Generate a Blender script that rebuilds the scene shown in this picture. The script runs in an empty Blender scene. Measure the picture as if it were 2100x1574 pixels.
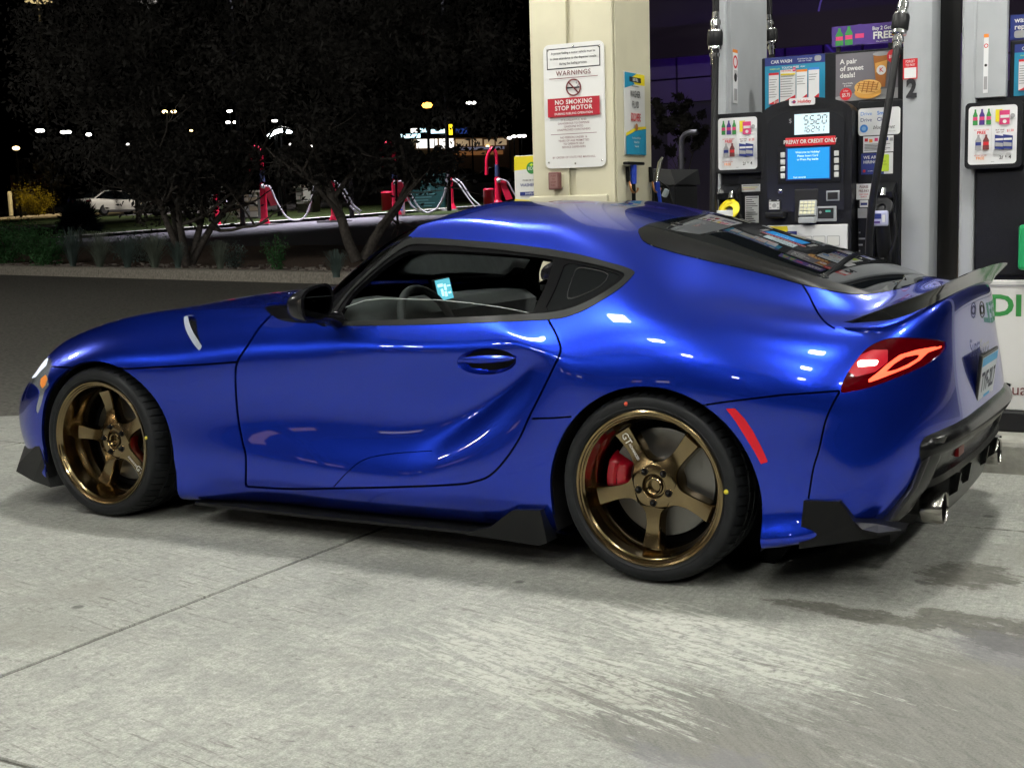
import bpy, bmesh, math, random
import numpy as np
from mathutils import Vector, Matrix

# ------------------------------------------------------------------ camera, world, exposure
SC = bpy.context.scene
COL = SC.collection
CAM_POS = np.array([1.68286, -4.78867, 1.22859])
YAW, PIT, ROLL, FPX = -0.510901, -0.130325, -0.027408, 2702.16      # focal length in pixels of a 2100 px wide frame
_F = np.array([math.sin(YAW)*math.cos(PIT), math.cos(YAW)*math.cos(PIT), math.sin(PIT)])
_R = np.array([math.cos(YAW), -math.sin(YAW), 0.0])
_U = np.cross(_R, _F)
_R2 = _R*math.cos(ROLL)+_U*math.sin(ROLL)
_U2 = -_R*math.sin(ROLL)+_U*math.cos(ROLL)
camd = bpy.data.cameras.new('camera')
camd.sensor_fit = 'HORIZONTAL'; camd.sensor_width = 36.0; camd.lens = 36.0*FPX/2100.0
camd.clip_start = 0.05; camd.clip_end = 1500.0
cam = bpy.data.objects.new('camera', camd); COL.objects.link(cam)
cam.matrix_world = Matrix(((_R2[0], _U2[0], -_F[0], CAM_POS[0]), (_R2[1], _U2[1], -_F[1], CAM_POS[1]),
                           (_R2[2], _U2[2], -_F[2], CAM_POS[2]), (0, 0, 0, 1)))
SC.camera = cam
world = bpy.data.worlds.new('World'); SC.world = world; world.use_nodes = True
_n = world.node_tree.nodes; _l = world.node_tree.links
_bg = _n['Background']
_sky = _n.new('ShaderNodeTexSky'); _sky.sky_type = 'NISHITA'; _sky.sun_disc = False
_sky.sun_elevation = math.radians(-6.0); _sky.sun_rotation = math.radians(200)
_l.new(_sky.outputs['Color'], _bg.inputs['Color'])
_bg.inputs['Strength'].default_value = 0.06
SC.view_settings.view_transform = 'Standard'; SC.view_settings.look = 'None'
SC.view_settings.gamma = 1.0; SC.view_settings.use_curve_mapping = False
SC.view_settings.exposure = 0.0
SC.cycles.max_bounces = 8; SC.cycles.caustics_reflective = False; SC.cycles.caustics_refractive = False
SC.cycles.sample_clamp_indirect = 4.0
SC.cycles.use_denoising = True

# measured from the photograph: turns a point of it into a direction, then into a place at a known plane
def ray(px, py):
    return _F+_R2*((px-1050.0)/FPX)-_U2*((py-787.0)/FPX)
def at(px, py, ax, v):
    d = ray(px, py); return CAM_POS+(v-CAM_POS[ax])/d[ax]*d
def dep(px, py, depth):
    return CAM_POS+ray(px, py)*depth
def pix(P):
    d = np.asarray(P, float)-CAM_POS; w = d@_F
    return np.stack([1050+FPX*(d@_R2)/w, 787-FPX*(d@_U2)/w], -1)

# ------------------------------------------------------------------ helpers
MATS = {}
def mat(name, col=(0.5, 0.5, 0.5), rough=0.5, metal=0.0, coat=0.0, emit=None, es=1.0, trans=0.0, ior=1.45, spec=0.5, coat_rough=0.03, alpha=1.0):
    if name in MATS: return MATS[name]
    m = bpy.data.materials.new(name); m.use_nodes = True
    b = m.node_tree.nodes['Principled BSDF']; I = b.inputs
    I['Base Color'].default_value = (*col, 1); I['Roughness'].default_value = rough; I['Metallic'].default_value = metal
    I['Coat Weight'].default_value = coat; I['Coat Roughness'].default_value = coat_rough
    I['Transmission Weight'].default_value = trans; I['IOR'].default_value = ior
    I['Specular IOR Level'].default_value = spec; I['Alpha'].default_value = alpha
    if emit: I['Emission Color'].default_value = (*emit, 1); I['Emission Strength'].default_value = es
    MATS[name] = m; return m
def nodes_of(m): return m.node_tree.nodes, m.node_tree.links, m.node_tree.nodes['Principled BSDF']
def vary(m, scale=8.0, amt=0.25, bump=0.0, bscale=60.0, detail=4.0, rough_amt=0.0):
    """fine procedural variation of colour, gloss and relief"""
    n, l, b = nodes_of(m)
    tc = n.new('ShaderNodeTexCoord')
    nz = n.new('ShaderNodeTexNoise'); nz.inputs['Scale'].default_value = scale; nz.inputs['Detail'].default_value = detail
    l.new(tc.outputs['Object'], nz.inputs['Vector'])
    c = b.inputs['Base Color'].default_value[:]
    mr = n.new('ShaderNodeMapRange'); mr.inputs[1].default_value = .3; mr.inputs[2].default_value = .7
    mr.inputs[3].default_value = 1-amt; mr.inputs[4].default_value = 1+amt; l.new(nz.outputs['Fac'], mr.inputs[0])
    mx = n.new('ShaderNodeMix'); mx.data_type = 'RGBA'; mx.blend_type = 'MULTIPLY'; mx.inputs[0].default_value = 1
    mx.inputs[6].default_value = c; l.new(mr.outputs[0], mx.inputs[7]); l.new(mx.outputs[2], b.inputs['Base Color'])
    if rough_amt:
        r0 = b.inputs['Roughness'].default_value
        m2 = n.new('ShaderNodeMapRange'); m2.inputs[1].default_value = .3; m2.inputs[2].default_value = .7
        m2.inputs[3].default_value = max(0, r0-rough_amt); m2.inputs[4].default_value = min(1, r0+rough_amt)
        l.new(nz.outputs['Fac'], m2.inputs[0]); l.new(m2.outputs[0], b.inputs['Roughness'])
    if bump:
        n2 = n.new('ShaderNodeTexNoise'); n2.inputs['Scale'].default_value = bscale; n2.inputs['Detail'].default_value = 3
        l.new(tc.outputs['Object'], n2.inputs['Vector'])
        bp = n.new('ShaderNodeBump'); bp.inputs['Strength'].default_value = bump; bp.inputs['Distance'].default_value = .01
        l.new(n2.outputs['Fac'], bp.inputs['Height']); l.new(bp.outputs['Normal'], b.inputs['Normal'])
    return m

def empty(name, label=None, cat=None, loc=(0, 0, 0), rz=0.0, group=None):
    o = bpy.data.objects.new(name, None); o.empty_display_size = .2; COL.objects.link(o)
    o.location = loc; o.rotation_euler = (0, 0, rz); tag(o, label, cat, group); return o
def tag(o, label=None, cat=None, group=None, kind=None):
    if label: o['label'] = label
    if cat: o['category'] = cat
    if group: o['group'] = group
    if kind: o['kind'] = kind
    return o
def link(name, me, parent=None):
    o = bpy.data.objects.new(name, me); COL.objects.link(o)
    if parent is not None: o.parent = parent
    return o

class MB:
    """collects shapes into ONE mesh object"""
    def __init__(s): s.v = []; s.f = []; s.m = []; s.mats = []; s.sm = []
    def mi(s, m):
        if m not in s.mats: s.mats.append(m)
        return s.mats.index(m)
    def add(s, V, Fs, m, smooth=False):
        o = len(s.v); s.v += [tuple(float(c) for c in p) for p in V]; k = s.mi(m)
        for f in Fs: s.f.append(tuple(i+o for i in f)); s.m.append(k); s.sm.append(smooth)
    def box(s, c, d, m, R=None, bev=0.0):
        """box by centre and size, edges optionally bevelled"""
        hx, hy, hz = d[0]/2, d[1]/2, d[2]/2
        if bev <= 0:
            V = [(sx*hx, sy*hy, sz*hz) for sx in (-1, 1) for sy in (-1, 1) for sz in (-1, 1)]
            Fs = [(0, 1, 3, 2), (4, 6, 7, 5), (0, 4, 5, 1), (2, 3, 7, 6), (0, 2, 6, 4), (1, 5, 7, 3)]
            sm = False
        else:
            b = min(bev, hx*.95, hy*.95, hz*.95)
            bm = bmesh.new(); bmesh.ops.create_cube(bm, size=1.0)
            for v in bm.verts: v.co = (v.co.x*d[0], v.co.y*d[1], v.co.z*d[2])
            bmesh.ops.bevel(bm, geom=bm.edges[:], offset=b, segments=2, profile=.5, affect='EDGES')
            bm.verts.index_update(); V = [v.co[:] for v in bm.verts]; Fs = [tuple(v.index for v in f.verts) for f in bm.faces]; bm.free(); sm = False
        V = [Vector(v) for v in V]
        if R is not None: V = [R @ v for v in V]
        C = Vector(c); s.add([v+C for v in V], Fs, m, sm)
    def bx(s, a, b, m, bev=0.0):
        s.box([(a[i]+b[i])/2 for i in range(3)], [abs(b[i]-a[i]) for i in range(3)], m, None, bev)
    def prism(s, poly, ax, a, b, m, smooth=False):
        """extrude a 2D polygon along axis ax from a to b (poly in the other two axes, in xyz order)"""
        n = len(poly)
        def P(q, t):
            r = [0, 0, 0]; o = [i for i in range(3) if i != ax]; r[o[0]], r[o[1]] = q; r[ax] = t; return r
        V = [P(q, a) for q in poly]+[P(q, b) for q in poly]
        Fs = [tuple(range(n))[::-1], tuple(range(n, 2*n))]+[(i, (i+1) % n, n+(i+1) % n, n+i) for i in range(n)]
        s.add(V, Fs, m, smooth)
    def tube(s, pts, r, m, n=8, cap=True):
        P = [Vector(p) for p in pts]; k = len(P); rr = r if hasattr(r, '__len__') else [r]*k
        V = []; up = None
        for i in range(k):
            t = (P[min(i+1, k-1)]-P[max(i-1, 0)]).normalized()
            if up is None:
                up = t.orthogonal().normalized()
            else:
                up = (up-t*up.dot(t))
                up = up.normalized() if up.length > 1e-6 else t.orthogonal().normalized()
            w = t.cross(up)
            for j in range(n):
                a = 2*math.pi*j/n; V.append(P[i]+(up*math.cos(a)+w*math.sin(a))*rr[i])
        Fs = [(i*n+j, i*n+(j+1) % n, (i+1)*n+(j+1) % n, (i+1)*n+j) for i in range(k-1) for j in range(n)]
        s.add(V, Fs, m, True)
        if cap:
            s.add(V[:n], [tuple(range(n))[::-1]], m); s.add(V[-n:], [tuple(range(n))], m)
    def lathe(s, prof, m, n=32, M=None, closed=False, smooth=True):
        """profile [(r, h)] turned about local z"""
        k = len(prof); V = []
        for r, h in prof:
            for j in range(n):
                a = 2*math.pi*j/n; V.append(Vector((r*math.cos(a), r*math.sin(a), h)))
        if M is not None: V = [M @ v for v in V]
        K = k if closed else k-1
        Fs = [(i*n+j, i*n+(j+1) % n, ((i+1) % k)*n+(j+1) % n, ((i+1) % k)*n+j) for i in range(K) for j in range(n)]
        s.add(V, Fs, m, smooth)
    def grid(s, G, m, smooth=True, closed_v=False):
        """G[i][j] points"""
        a, b = len(G), len(G[0]); V = [p for r in G for p in r]
        jb = b if closed_v else b-1
        s.add(V, [(i*b+j, i*b+(j+1) % b, (i+1)*b+(j+1) % b, (i+1)*b+j) for i in range(a-1) for j in range(jb)], m, smooth)
    def build(s, name, parent=None, sharp=None, M=None):
        me = bpy.data.meshes.new(name); me.from_pydata(s.v, [], s.f)
        for m in s.mats: me.materials.append(m)
        me.polygons.foreach_set('material_index', s.m); me.polygons.foreach_set('use_smooth', s.sm)
        me.update()
        if sharp: me.set_sharp_from_angle(angle=math.radians(sharp))
        if M is not None: me.transform(M)
        return link(name, me, parent)

def text_mesh(body, size, bold=0.0, shear=0.0, align='CENTER', spacing=1.0, sx=1.0):
    cu = bpy.data.curves.new('t', 'FONT'); cu.body = body; cu.size = size; cu.align_x = align; cu.align_y = 'CENTER'
    cu.offset = bold*size; cu.shear = shear; cu.space_character = spacing; cu.resolution_u = 3
    o = bpy.data.objects.new('t', cu); COL.objects.link(o)
    dg = bpy.context.evaluated_depsgraph_get(); dg.update()
    me = bpy.data.meshes.new_from_object(o.evaluated_get(dg))
    V = [(v.co.x*sx, v.co.y) for v in me.vertices]; Fs = [tuple(p.vertices) for p in me.polygons]
    bpy.data.objects.remove(o); bpy.data.curves.remove(cu); bpy.data.meshes.remove(me)
    return V, Fs

class Sheet(MB):
    """flat print: shapes and lettering laid on a plane (local x right, local z up, facing local -y)"""
    def __init__(s, y=0.0): super().__init__(); s.y = y; s.k = 0
    def lay(s): s.k += 1; return s.y-0.0006*s.k
    def rect(s, x0, z0, x1, z1, m):
        y = s.lay(); s.add([(x0, y, z0), (x1, y, z0), (x1, y, z1), (x0, y, z1)], [(0, 1, 2, 3)], m)
    def poly(s, pts, m):
        y = s.lay(); s.add([(a, y, b) for a, b in pts], [tuple(range(len(pts)))], m)
    def rrect(s, x0, z0, x1, z1, r, m, n=5):
        s.poly(rr_pts(x0, z0, x1, z1, r, n), m)
    def disc(s, x, z, r, m, n=24, rz=None):
        rz = rz or r; s.poly([(x+r*math.cos(2*math.pi*i/n), z+rz*math.sin(2*math.pi*i/n)) for i in range(n)], m)
    def ring(s, x, z, r0, r1, m, n=32):
        y = s.lay(); V = []
        for i in range(n):
            a = 2*math.pi*i/n; V += [(x+r0*math.cos(a), y, z+r0*math.sin(a)), (x+r1*math.cos(a), y, z+r1*math.sin(a))]
        s.add(V, [(2*i, 2*i+1, (2*i+3) % (2*n), (2*i+2) % (2*n)) for i in range(n)], m)
    def text(s, body, x, z, size, m, bold=0.0, shear=0.0, align='CENTER', spacing=1.0, sx=1.0):
        V, Fs = text_mesh(body, size, bold, shear, align, spacing, sx)
        y = s.lay(); s.add([(a+x, y, b+z) for a, b in V], Fs, m)
def rr_pts(x0, z0, x1, z1, r, n=5):
    P = []
    for cx_, cz_, a0 in ((x1-r, z1-r, 0), (x0+r, z1-r, 90), (x0+r, z0+r, 180), (x1-r, z0+r, 270)):
        for i in range(n+1):
            a = math.radians(a0+90*i/n); P.append((cx_+r*math.cos(a), cz_+r*math.sin(a)))
    return P
def rot(ax, deg): return Matrix.Rotation(math.radians(deg), 4, ax)
def T(*p): return Matrix.Translation(Vector(p))
# ------------------------------------------------------------------ canopy lights
M_WHITE = mat('canopy_white', (.62, .63, .61), .6)
CZ = 4.7
def canopy_light(x, y, lab, lens):
    t = empty('canopy_light', lab, 'ceiling light', (x, y, CZ), 0, 'lights under the canopy')
    b = MB(); b.bx((-.25, -.25, -.06), (.25, .25, -.002), M_WHITE, .01); b.build('housing', t)
    b = MB(); b.bx((-.19, -.19, -.135), (.19, .19, -.062), lens, .012); b.build('lens', t)
for y, row, pw in ((-8.2, 'nearest the lot entrance', 126), (-5.3, 'over the outer lane', 142), (-3.0, 'over the near side of the blue car', 120), (.5, 'over the roof of the blue car', 245), (4.6, 'beyond the fuel pumps', 150)):
    for x, where in ((-2.8, 'left'), (1.2, 'middle'), (5.2, 'right')):
        canopy_light(x, y, 'square canopy light, %s one %s' % (where, row), mat('led_lens_%d' % pw, (.9, .9, .9), .4, emit=(1.0, .985, .92), es=float(pw)))
b = MB(); b.bx((-5.2, -10.0, CZ), (8.0, 7.0, CZ+.5), M_WHITE)
o = b.build('canopy'); tag(o, 'flat white canopy roof over the fuel pumps', 'canopy')
# ------------------------------------------------------------------ ground
CURB_N = np.array([.24697, .96902]); CURB_D = np.array([.96902, -.24697]); CURB_S = 7.97      # direction square to the far kerb, along it, its offset
def sdist(x, y): return x*CURB_N[0]+y*CURB_N[1]-CURB_S
def gz(x, y):
    """height of the lot: level round the pumps, rising gently towards the far kerb and beyond"""
    s = sdist(x, y)+6.0
    t = max(0.0, s); return .047*(t-.7*(1-math.exp(-t/.7))) if t > 0 else 0.0
def gp(px, py, lift=0.0):
    """place on the ground seen at a point of the photograph"""
    d = ray(px, py); lo, hi = 1.0, 400.0
    f = lambda t: CAM_POS[2]+t*d[2]-gz(CAM_POS[0]+t*d[0], CAM_POS[1]+t*d[1])-lift
    t = 1.0
    while t < 300 and f(t) > 0: t += .5
    lo, hi = max(t-.5, .5), t
    for _ in range(30):
        m = (lo+hi)/2
        if f(m) > 0: lo = m
        else: hi = m
    p = CAM_POS+hi*d; return np.array([p[0], p[1], gz(p[0], p[1])]), float((p-CAM_POS)@_F)

def concrete_mat():
    m = bpy.data.materials.new('worn_concrete'); m.use_nodes = True; n, l, b = nodes_of(m)
    tc = n.new('ShaderNodeTexCoord'); gm = n.new('ShaderNodeNewGeometry')
    P = gm.outputs['Position']
    def mapp(sx, sy, rz, off=(0, 0, 0)):
        q = n.new('ShaderNodeMapping'); q.vector_type = 'TEXTURE'; q.inputs['Rotation'].default_value = (0, 0, math.radians(rz)); q.inputs['Scale'].default_value = (1/sx, 1/sy, 1); q.inputs['Location'].default_value = off
        l.new(P, q.inputs['Vector']); return q.outputs[0]
    def noise(vec, sc, det=5.0, rgh=.6):
        q = n.new('ShaderNodeTexNoise'); q.inputs['Scale'].default_value = sc; q.inputs['Detail'].default_value = det; q.inputs['Roughness'].default_value = rgh; l.new(vec, q.inputs['Vector']); return q.outputs['Fac']
    def rng(v, a, c, lo=0.0, hi=1.0):
        q = n.new('ShaderNodeMapRange'); q.inputs[1].default_value = a; q.inputs[2].default_value = c; q.inputs[3].default_value = lo; q.inputs[4].default_value = hi; l.new(v, q.inputs[0]); return q.outputs[0]
    def mix(f, a, c, mode='MIX'):
        q = n.new('ShaderNodeMix'); q.data_type = 'RGBA'; q.blend_type = mode
        for s_, v in ((0, f), (6, a), (7, c)):
            if isinstance(v, (tuple, float, int)): q.inputs[s_].default_value = v if not isinstance(v, tuple) else (*v, 1)
            else: l.new(v, q.inputs[s_])
        return q.outputs[2]
    def math_(op, a, c=0.0):
        q = n.new('ShaderNodeMath'); q.operation = op
        for i, v in enumerate((a, c)):
            if isinstance(v, (float, int)): q.inputs[i].default_value = v
            else: l.new(v, q.inputs[i])
        return q.outputs[0]
    def spot(x, y, rx, ry, rz=0):
        """soft mask round a place on the slab"""
        q = n.new('ShaderNodeMapping'); q.vector_type = 'TEXTURE'; q.inputs['Location'].default_value = (x, y, 0); q.inputs['Rotation'].default_value = (0, 0, math.radians(rz)); q.inputs['Scale'].default_value = (rx, ry, 1); l.new(P, q.inputs['Vector'])
        g = n.new('ShaderNodeVectorMath'); g.operation = 'LENGTH'; l.new(q.outputs[0], g.inputs[0]); return rng(g.outputs['Value'], 1.0, .35)
    big = noise(mapp(1, 1, 0), .8, 6); mid = noise(mapp(1, 1, 0), 7, 7, .7); fine = noise(mapp(1, 1, 0), 38, 6, .75); grit = noise(mapp(1, 1, 0), 150, 4, .75)
    broom = noise(mapp(70, 3.0, 2), 1.0, 4, .65); scrape = noise(mapp(3.6, 34, -22), 1.0, 7, .75); scrape2 = noise(mapp(5, 60, -12), 1.0, 6, .75); cross = noise(mapp(60, 6, 40), 1.0, 5, .7)
    def over(v, k, w): return math_('MULTIPLY', math_('SUBTRACT', v, .5), w) if k is None else math_('ADD', k, math_('MULTIPLY', math_('SUBTRACT', v, .5), w))
    col = mix(rng(mid, .36, .64), (.255, .262, .238), (.375, .382, .345))
    col = mix(rng(big, .42, .60, 0, .5), col, (.24, .245, .222))
    col = mix(1.0, col, rng(fine, .34, .66, .72, 1.22), 'MULTIPLY'); col = mix(1.0, col, rng(grit, .34, .66, .70, 1.26), 'MULTIPLY')
    col = mix(1.0, col, rng(broom, .32, .68, .90, 1.08), 'MULTIPLY')
    # tyre polished ground at the near right, its edge frayed along the scraping
    wz = math_('MAXIMUM', math_('MAXIMUM', spot(1.75, -1.65, 1.55, 1.15, 0), spot(1.25, -2.5, 1.05, .75, 0)), spot(.55, -1.95, .75, .32, -20))
    worn = rng(over(mid, over(scrape, wz, 1.7), .9), .34, .66)
    col = mix(math_('MULTIPLY', worn, .88), col, mix(rng(math_('ADD', math_('MULTIPLY', cross, .5), math_('MULTIPLY', grit, .5)), .36, .62), (.085, .085, .074), (.195, .194, .172)))
    pz = math_('MAXIMUM', spot(.42, -1.36, .95, .42, -24), spot(.05, -1.75, 1.0, .45, -20))
    pale = math_('MULTIPLY', rng(over(mid, over(scrape, pz, 3.4), 1.0), .78, 1.0), rng(fine, .36, .52))
    col = mix(math_('MULTIPLY', pale, .8), col, (.45, .46, .41))
    dz = math_('MAXIMUM', spot(.25, -1.55, 1.5, .8, -24), math_('MAXIMUM', spot(-.15, -2.7, 1.5, .42, 0), spot(-1.6, -1.6, 1.6, .9, 0)))
    dark = math_('MULTIPLY', math_('MULTIPLY', dz, rng(scrape2, .54, .60)), rng(mid, .40, .55))
    col = mix(math_('MULTIPLY', dark, .72), col, (.105, .103, .09))
    fleck = math_('MULTIPLY', rng(noise(mapp(13, 26, -12), 1.0, 5, .7), .60, .65), rng(noise(mapp(1, 1, 0), 1.7, 3), .42, .56))
    col = mix(math_('MULTIPLY', fleck, .6), col, (.11, .11, .096))
    stain = rng(noise(mapp(1, 1.3, 10), 1.35, 5, .6), .56, .66)
    col = mix(math_('MULTIPLY', stain, .35), col, (.17, .165, .14))
    oz = math_('MAXIMUM', math_('MAXIMUM', spot(.72, -.95, .36, .10, -8), spot(1.05, -.88, .34, .13, -6)), math_('MAXIMUM', spot(.92, -.39, .20, .22), spot(1.2, -1.05, .35, .12, -25)))
    oil = rng(over(fine, over(mid, over(scrape, oz, 1.6), 3.0), 1.6), .36, .66)
    col = mix(math_('MULTIPLY', oil, math_('MULTIPLY', rng(oz, 0, .1), .85)), col, mix(rng(fine, .35, .6), (.045, .043, .034), (.10, .096, .078)))
    bz = math_('MAXIMUM', spot(1.25, -1.12, .45, .22, -15), spot(.78, -2.2, .5, .2, 0))
    col = mix(math_('MULTIPLY', rng(over(scrape, over(mid, bz, 3.0), 1.4), .4, .8), .38), col, (.15, .15, .175))
    # gum spots and pits
    vo = n.new('ShaderNodeTexVoronoi'); vo.inputs['Scale'].default_value = 2.3; l.new(mapp(1, 1, 0), vo.inputs['Vector'])
    gum = rng(vo.outputs['Distance'], .062, .040); vo2 = n.new('ShaderNodeTexVoronoi'); vo2.inputs['Scale'].default_value = 11.0; l.new(mapp(1, 1.9, 20), vo2.inputs['Vector'])
    pit = math_('MULTIPLY', rng(vo2.outputs['Distance'], .16, .06), rng(noise(mapp(1, 1, 0), 2.4), .50, .56))
    col = mix(math_('MULTIPLY', math_('MAXIMUM', math_('MULTIPLY', gum, .9), math_('MULTIPLY', pit, .6)), rng(fine, .3, .6, .4, 1)), col, (.05, .049, .045))
    l.new(col, b.inputs['Base Color'])
    l.new(rng(mid, .3, .7, .62, .82), b.inputs['Roughness'])
    bp = n.new('ShaderNodeBump'); bp.inputs['Strength'].default_value = .55; bp.inputs['Distance'].default_value = .0025
    l.new(math_('ADD', math_('ADD', grit, math_('MULTIPLY', fine, .8)), math_('MULTIPLY', mid, .6)), bp.inputs['Height']); l.new(bp.outputs[0], b.inputs['Normal'])
    return m
M_CONC = concrete_mat()
M_ASPH = vary(mat('asphalt', (.092, .089, .077), .85), 26, .5, .8, 90, 8)
pad = MB(); pad.bx((-11, -11, -.20), (10, 10, -.012), mat('joint_filler', (.006, .006, .005), .95)); 
pad = pad.build('concrete_pad'); pad['kind'] = 'structure'
def clip_half(poly, p, d):
    """keep the part of a polygon to the right of the line through p along d"""
    out = []; f = lambda q: d[1]*(q[0]-p[0])-d[0]*(q[1]-p[1])
    for i in range(len(poly)):
        a, c = poly[i], poly[(i+1) % len(poly)]; fa, fc = f(a), f(c)
        if fa >= 0: out.append(a)
        if (fa >= 0) != (fc >= 0):
            t = fa/(fa-fc); out.append((a[0]+t*(c[0]-a[0]), a[1]+t*(c[1]-a[1])))
    return out
EDGE_P, EDGE_D = (-5.36, .97), (.872, .489)
pv = clip_half([(-11, -11), (10, -11), (10, 3.4), (-11, 3.4)], EDGE_P, EDGE_D)
me_ = MB(); me_.prism(pv, 2, -.20, -.03, mat('joint_filler')); _o = me_.build('tmp'); pad.data = _o.data; bpy.data.objects.remove(_o); pad.data.name = 'concrete_pad'
xs = [-11, -7.47, -4.37, -1.27, 1.83, 4.93, 10]; ys = [-11, -9.05, -5.94, -2.828, .29, 3.4]; random.seed(4)
for i in range(len(xs)-1):
    for j in range(len(ys)-1):
        g = .0085; q = clip_half([(xs[i]+g, ys[j]+g), (xs[i+1]-g, ys[j]+g), (xs[i+1]-g, ys[j+1]-g), (xs[i]+g, ys[j+1]-g)], EDGE_P, EDGE_D)
        if len(q) < 3: continue
        b = MB(); c = np.mean(q, axis=0); k = len(q)
        inner = [tuple(np.array(p)+(c-np.array(p))/np.linalg.norm(c-np.array(p))*.003) for p in q]
        V = [(*p, -.18) for p in q]+[(*p, -.004) for p in q]+[(*p, 0) for p in inner]
        b.add(V, [tuple(range(2*k, 3*k))]+[(o+a, o+(a+1) % k, o+k+(a+1) % k, o+k+a) for o in (0, k) for a in range(k)], M_CONC)
        b.build('slab', pad)
# asphalt lot as one rising sheet out to the horizon
def sheet(name, m, off, s0, s1, a0, a1, ns=40, na=30, rough=0.0):
    b = MB(); G = []
    for i in range(ns+1):
        s = s0+(s1-s0)*(i/ns); row = []
        for j in range(na+1):
            a = a0+(a1-a0)*j/na; x, y = CURB_N*(s+CURB_S)+CURB_D*a
            row.append((x, y, gz(x, y)+off+rough*random.uniform(-1, 1)))
        G.append(row)
    b.grid(G, m, True); o = b.build(name); o['kind'] = 'structure'; return o
sheet('asphalt_lot', M_ASPH, -.006, -60, -16.0, -60, 60, 8, 12)
b = MB(); G = []
for s in (-16.0, -12, -9, -6, -5.5, -5, -4, -3, -2, -1, 0.05):
    G.append([(*(CURB_N*(s+CURB_S)+CURB_D*a), gz(*(CURB_N*(s+CURB_S)+CURB_D*a))-.006) for a in np.linspace(-70, 45, 60)])
b.grid(G, M_ASPH); tag(b.build('asphalt_drive'), kind='structure')
M_KERB = vary(mat('kerb_concrete', (.29, .27, .23), .8), 25, .3, .3, 90)
M_MULCH = vary(mat('mulch', (.11, .075, .055), .95), 40, .6, 1.0, 60)
M_GRASS = vary(mat('lawn', (.022, .032, .010), .95, spec=.1), 30, .5, 1.0, 90)
kb = MB(); kb.bx((0, 0, 0), (.01, .01, .01), M_KERB); kb = kb.build('kerb'); kb['kind'] = 'structure'
random.seed(9); a = -40.0; P0 = None; first = True
while a < 30:
    L = 3.0+random.uniform(-.1, .1); b = MB()
    def KP(aa, s, h): x, y = CURB_N*(s+CURB_S)+CURB_D*aa; return (x, y, gz(*(CURB_N*CURB_S+CURB_D*aa))+h)
    G = [[KP(aa, s, h) for s, h in ((-.02, -.12), (0, .0), (.03, .145), (.055, .165), (.28, .17), (.29, -.05))] for aa in (a+.006, a+L-.006)]
    b.grid(G, M_KERB, False); 
    for g in G: b.add(g, [tuple(range(6))], M_KERB)
    if first: _o = b.build('tmp'); kb.data = _o.data; bpy.data.objects.remove(_o); first = False
    else: b.build('kerb_stone', kb)
    a += L
sheet('planting_bed', M_MULCH, .13, .27, 5.2, -60, 45, 14, 120, .02)
def strip(name, m, off, a0, a1, d0, d1, na=40, nd=8):
    # along the line of the vacuum posts: a runs with it, d away from the camera
    P0 = np.array([-28.16, 31.24]); e = np.array([.575, .818]); nn = np.array([-.818, .575]); b = MB(); G = []
    for i in range(nd+1):
        G.append([(lambda q: (q[0], q[1], gz(q[0], q[1])+off))(P0+e*(a0+(a1-a0)*j/na)+nn*(d0+(d1-d0)*i/nd)) for j in range(na+1)])
    b.grid(G, m, True); o = b.build(name); o['kind'] = 'structure'; return o
strip('road_kerb', vary(mat('far_kerb', (.40, .38, .36), .8), 12, .25), .12, -9, 45, .25, .75)
strip('road_verge', M_GRASS, .10, -9, 45, .75, 14)
sheet('far_road', vary(mat('road_asphalt', (.085, .08, .092), .8), 120, .3), .01, 5.0, 40.0, -90, 60, 20, 30)
sheet('far_lawn', M_GRASS, .03, 19.0, 27.5, -140, -30, 16, 40)
sheet('far_parking', mat('parking_asphalt', (.06, .05, .045), .85), .015, 40.0, 420.0, -400, 400, 40, 20)
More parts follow.
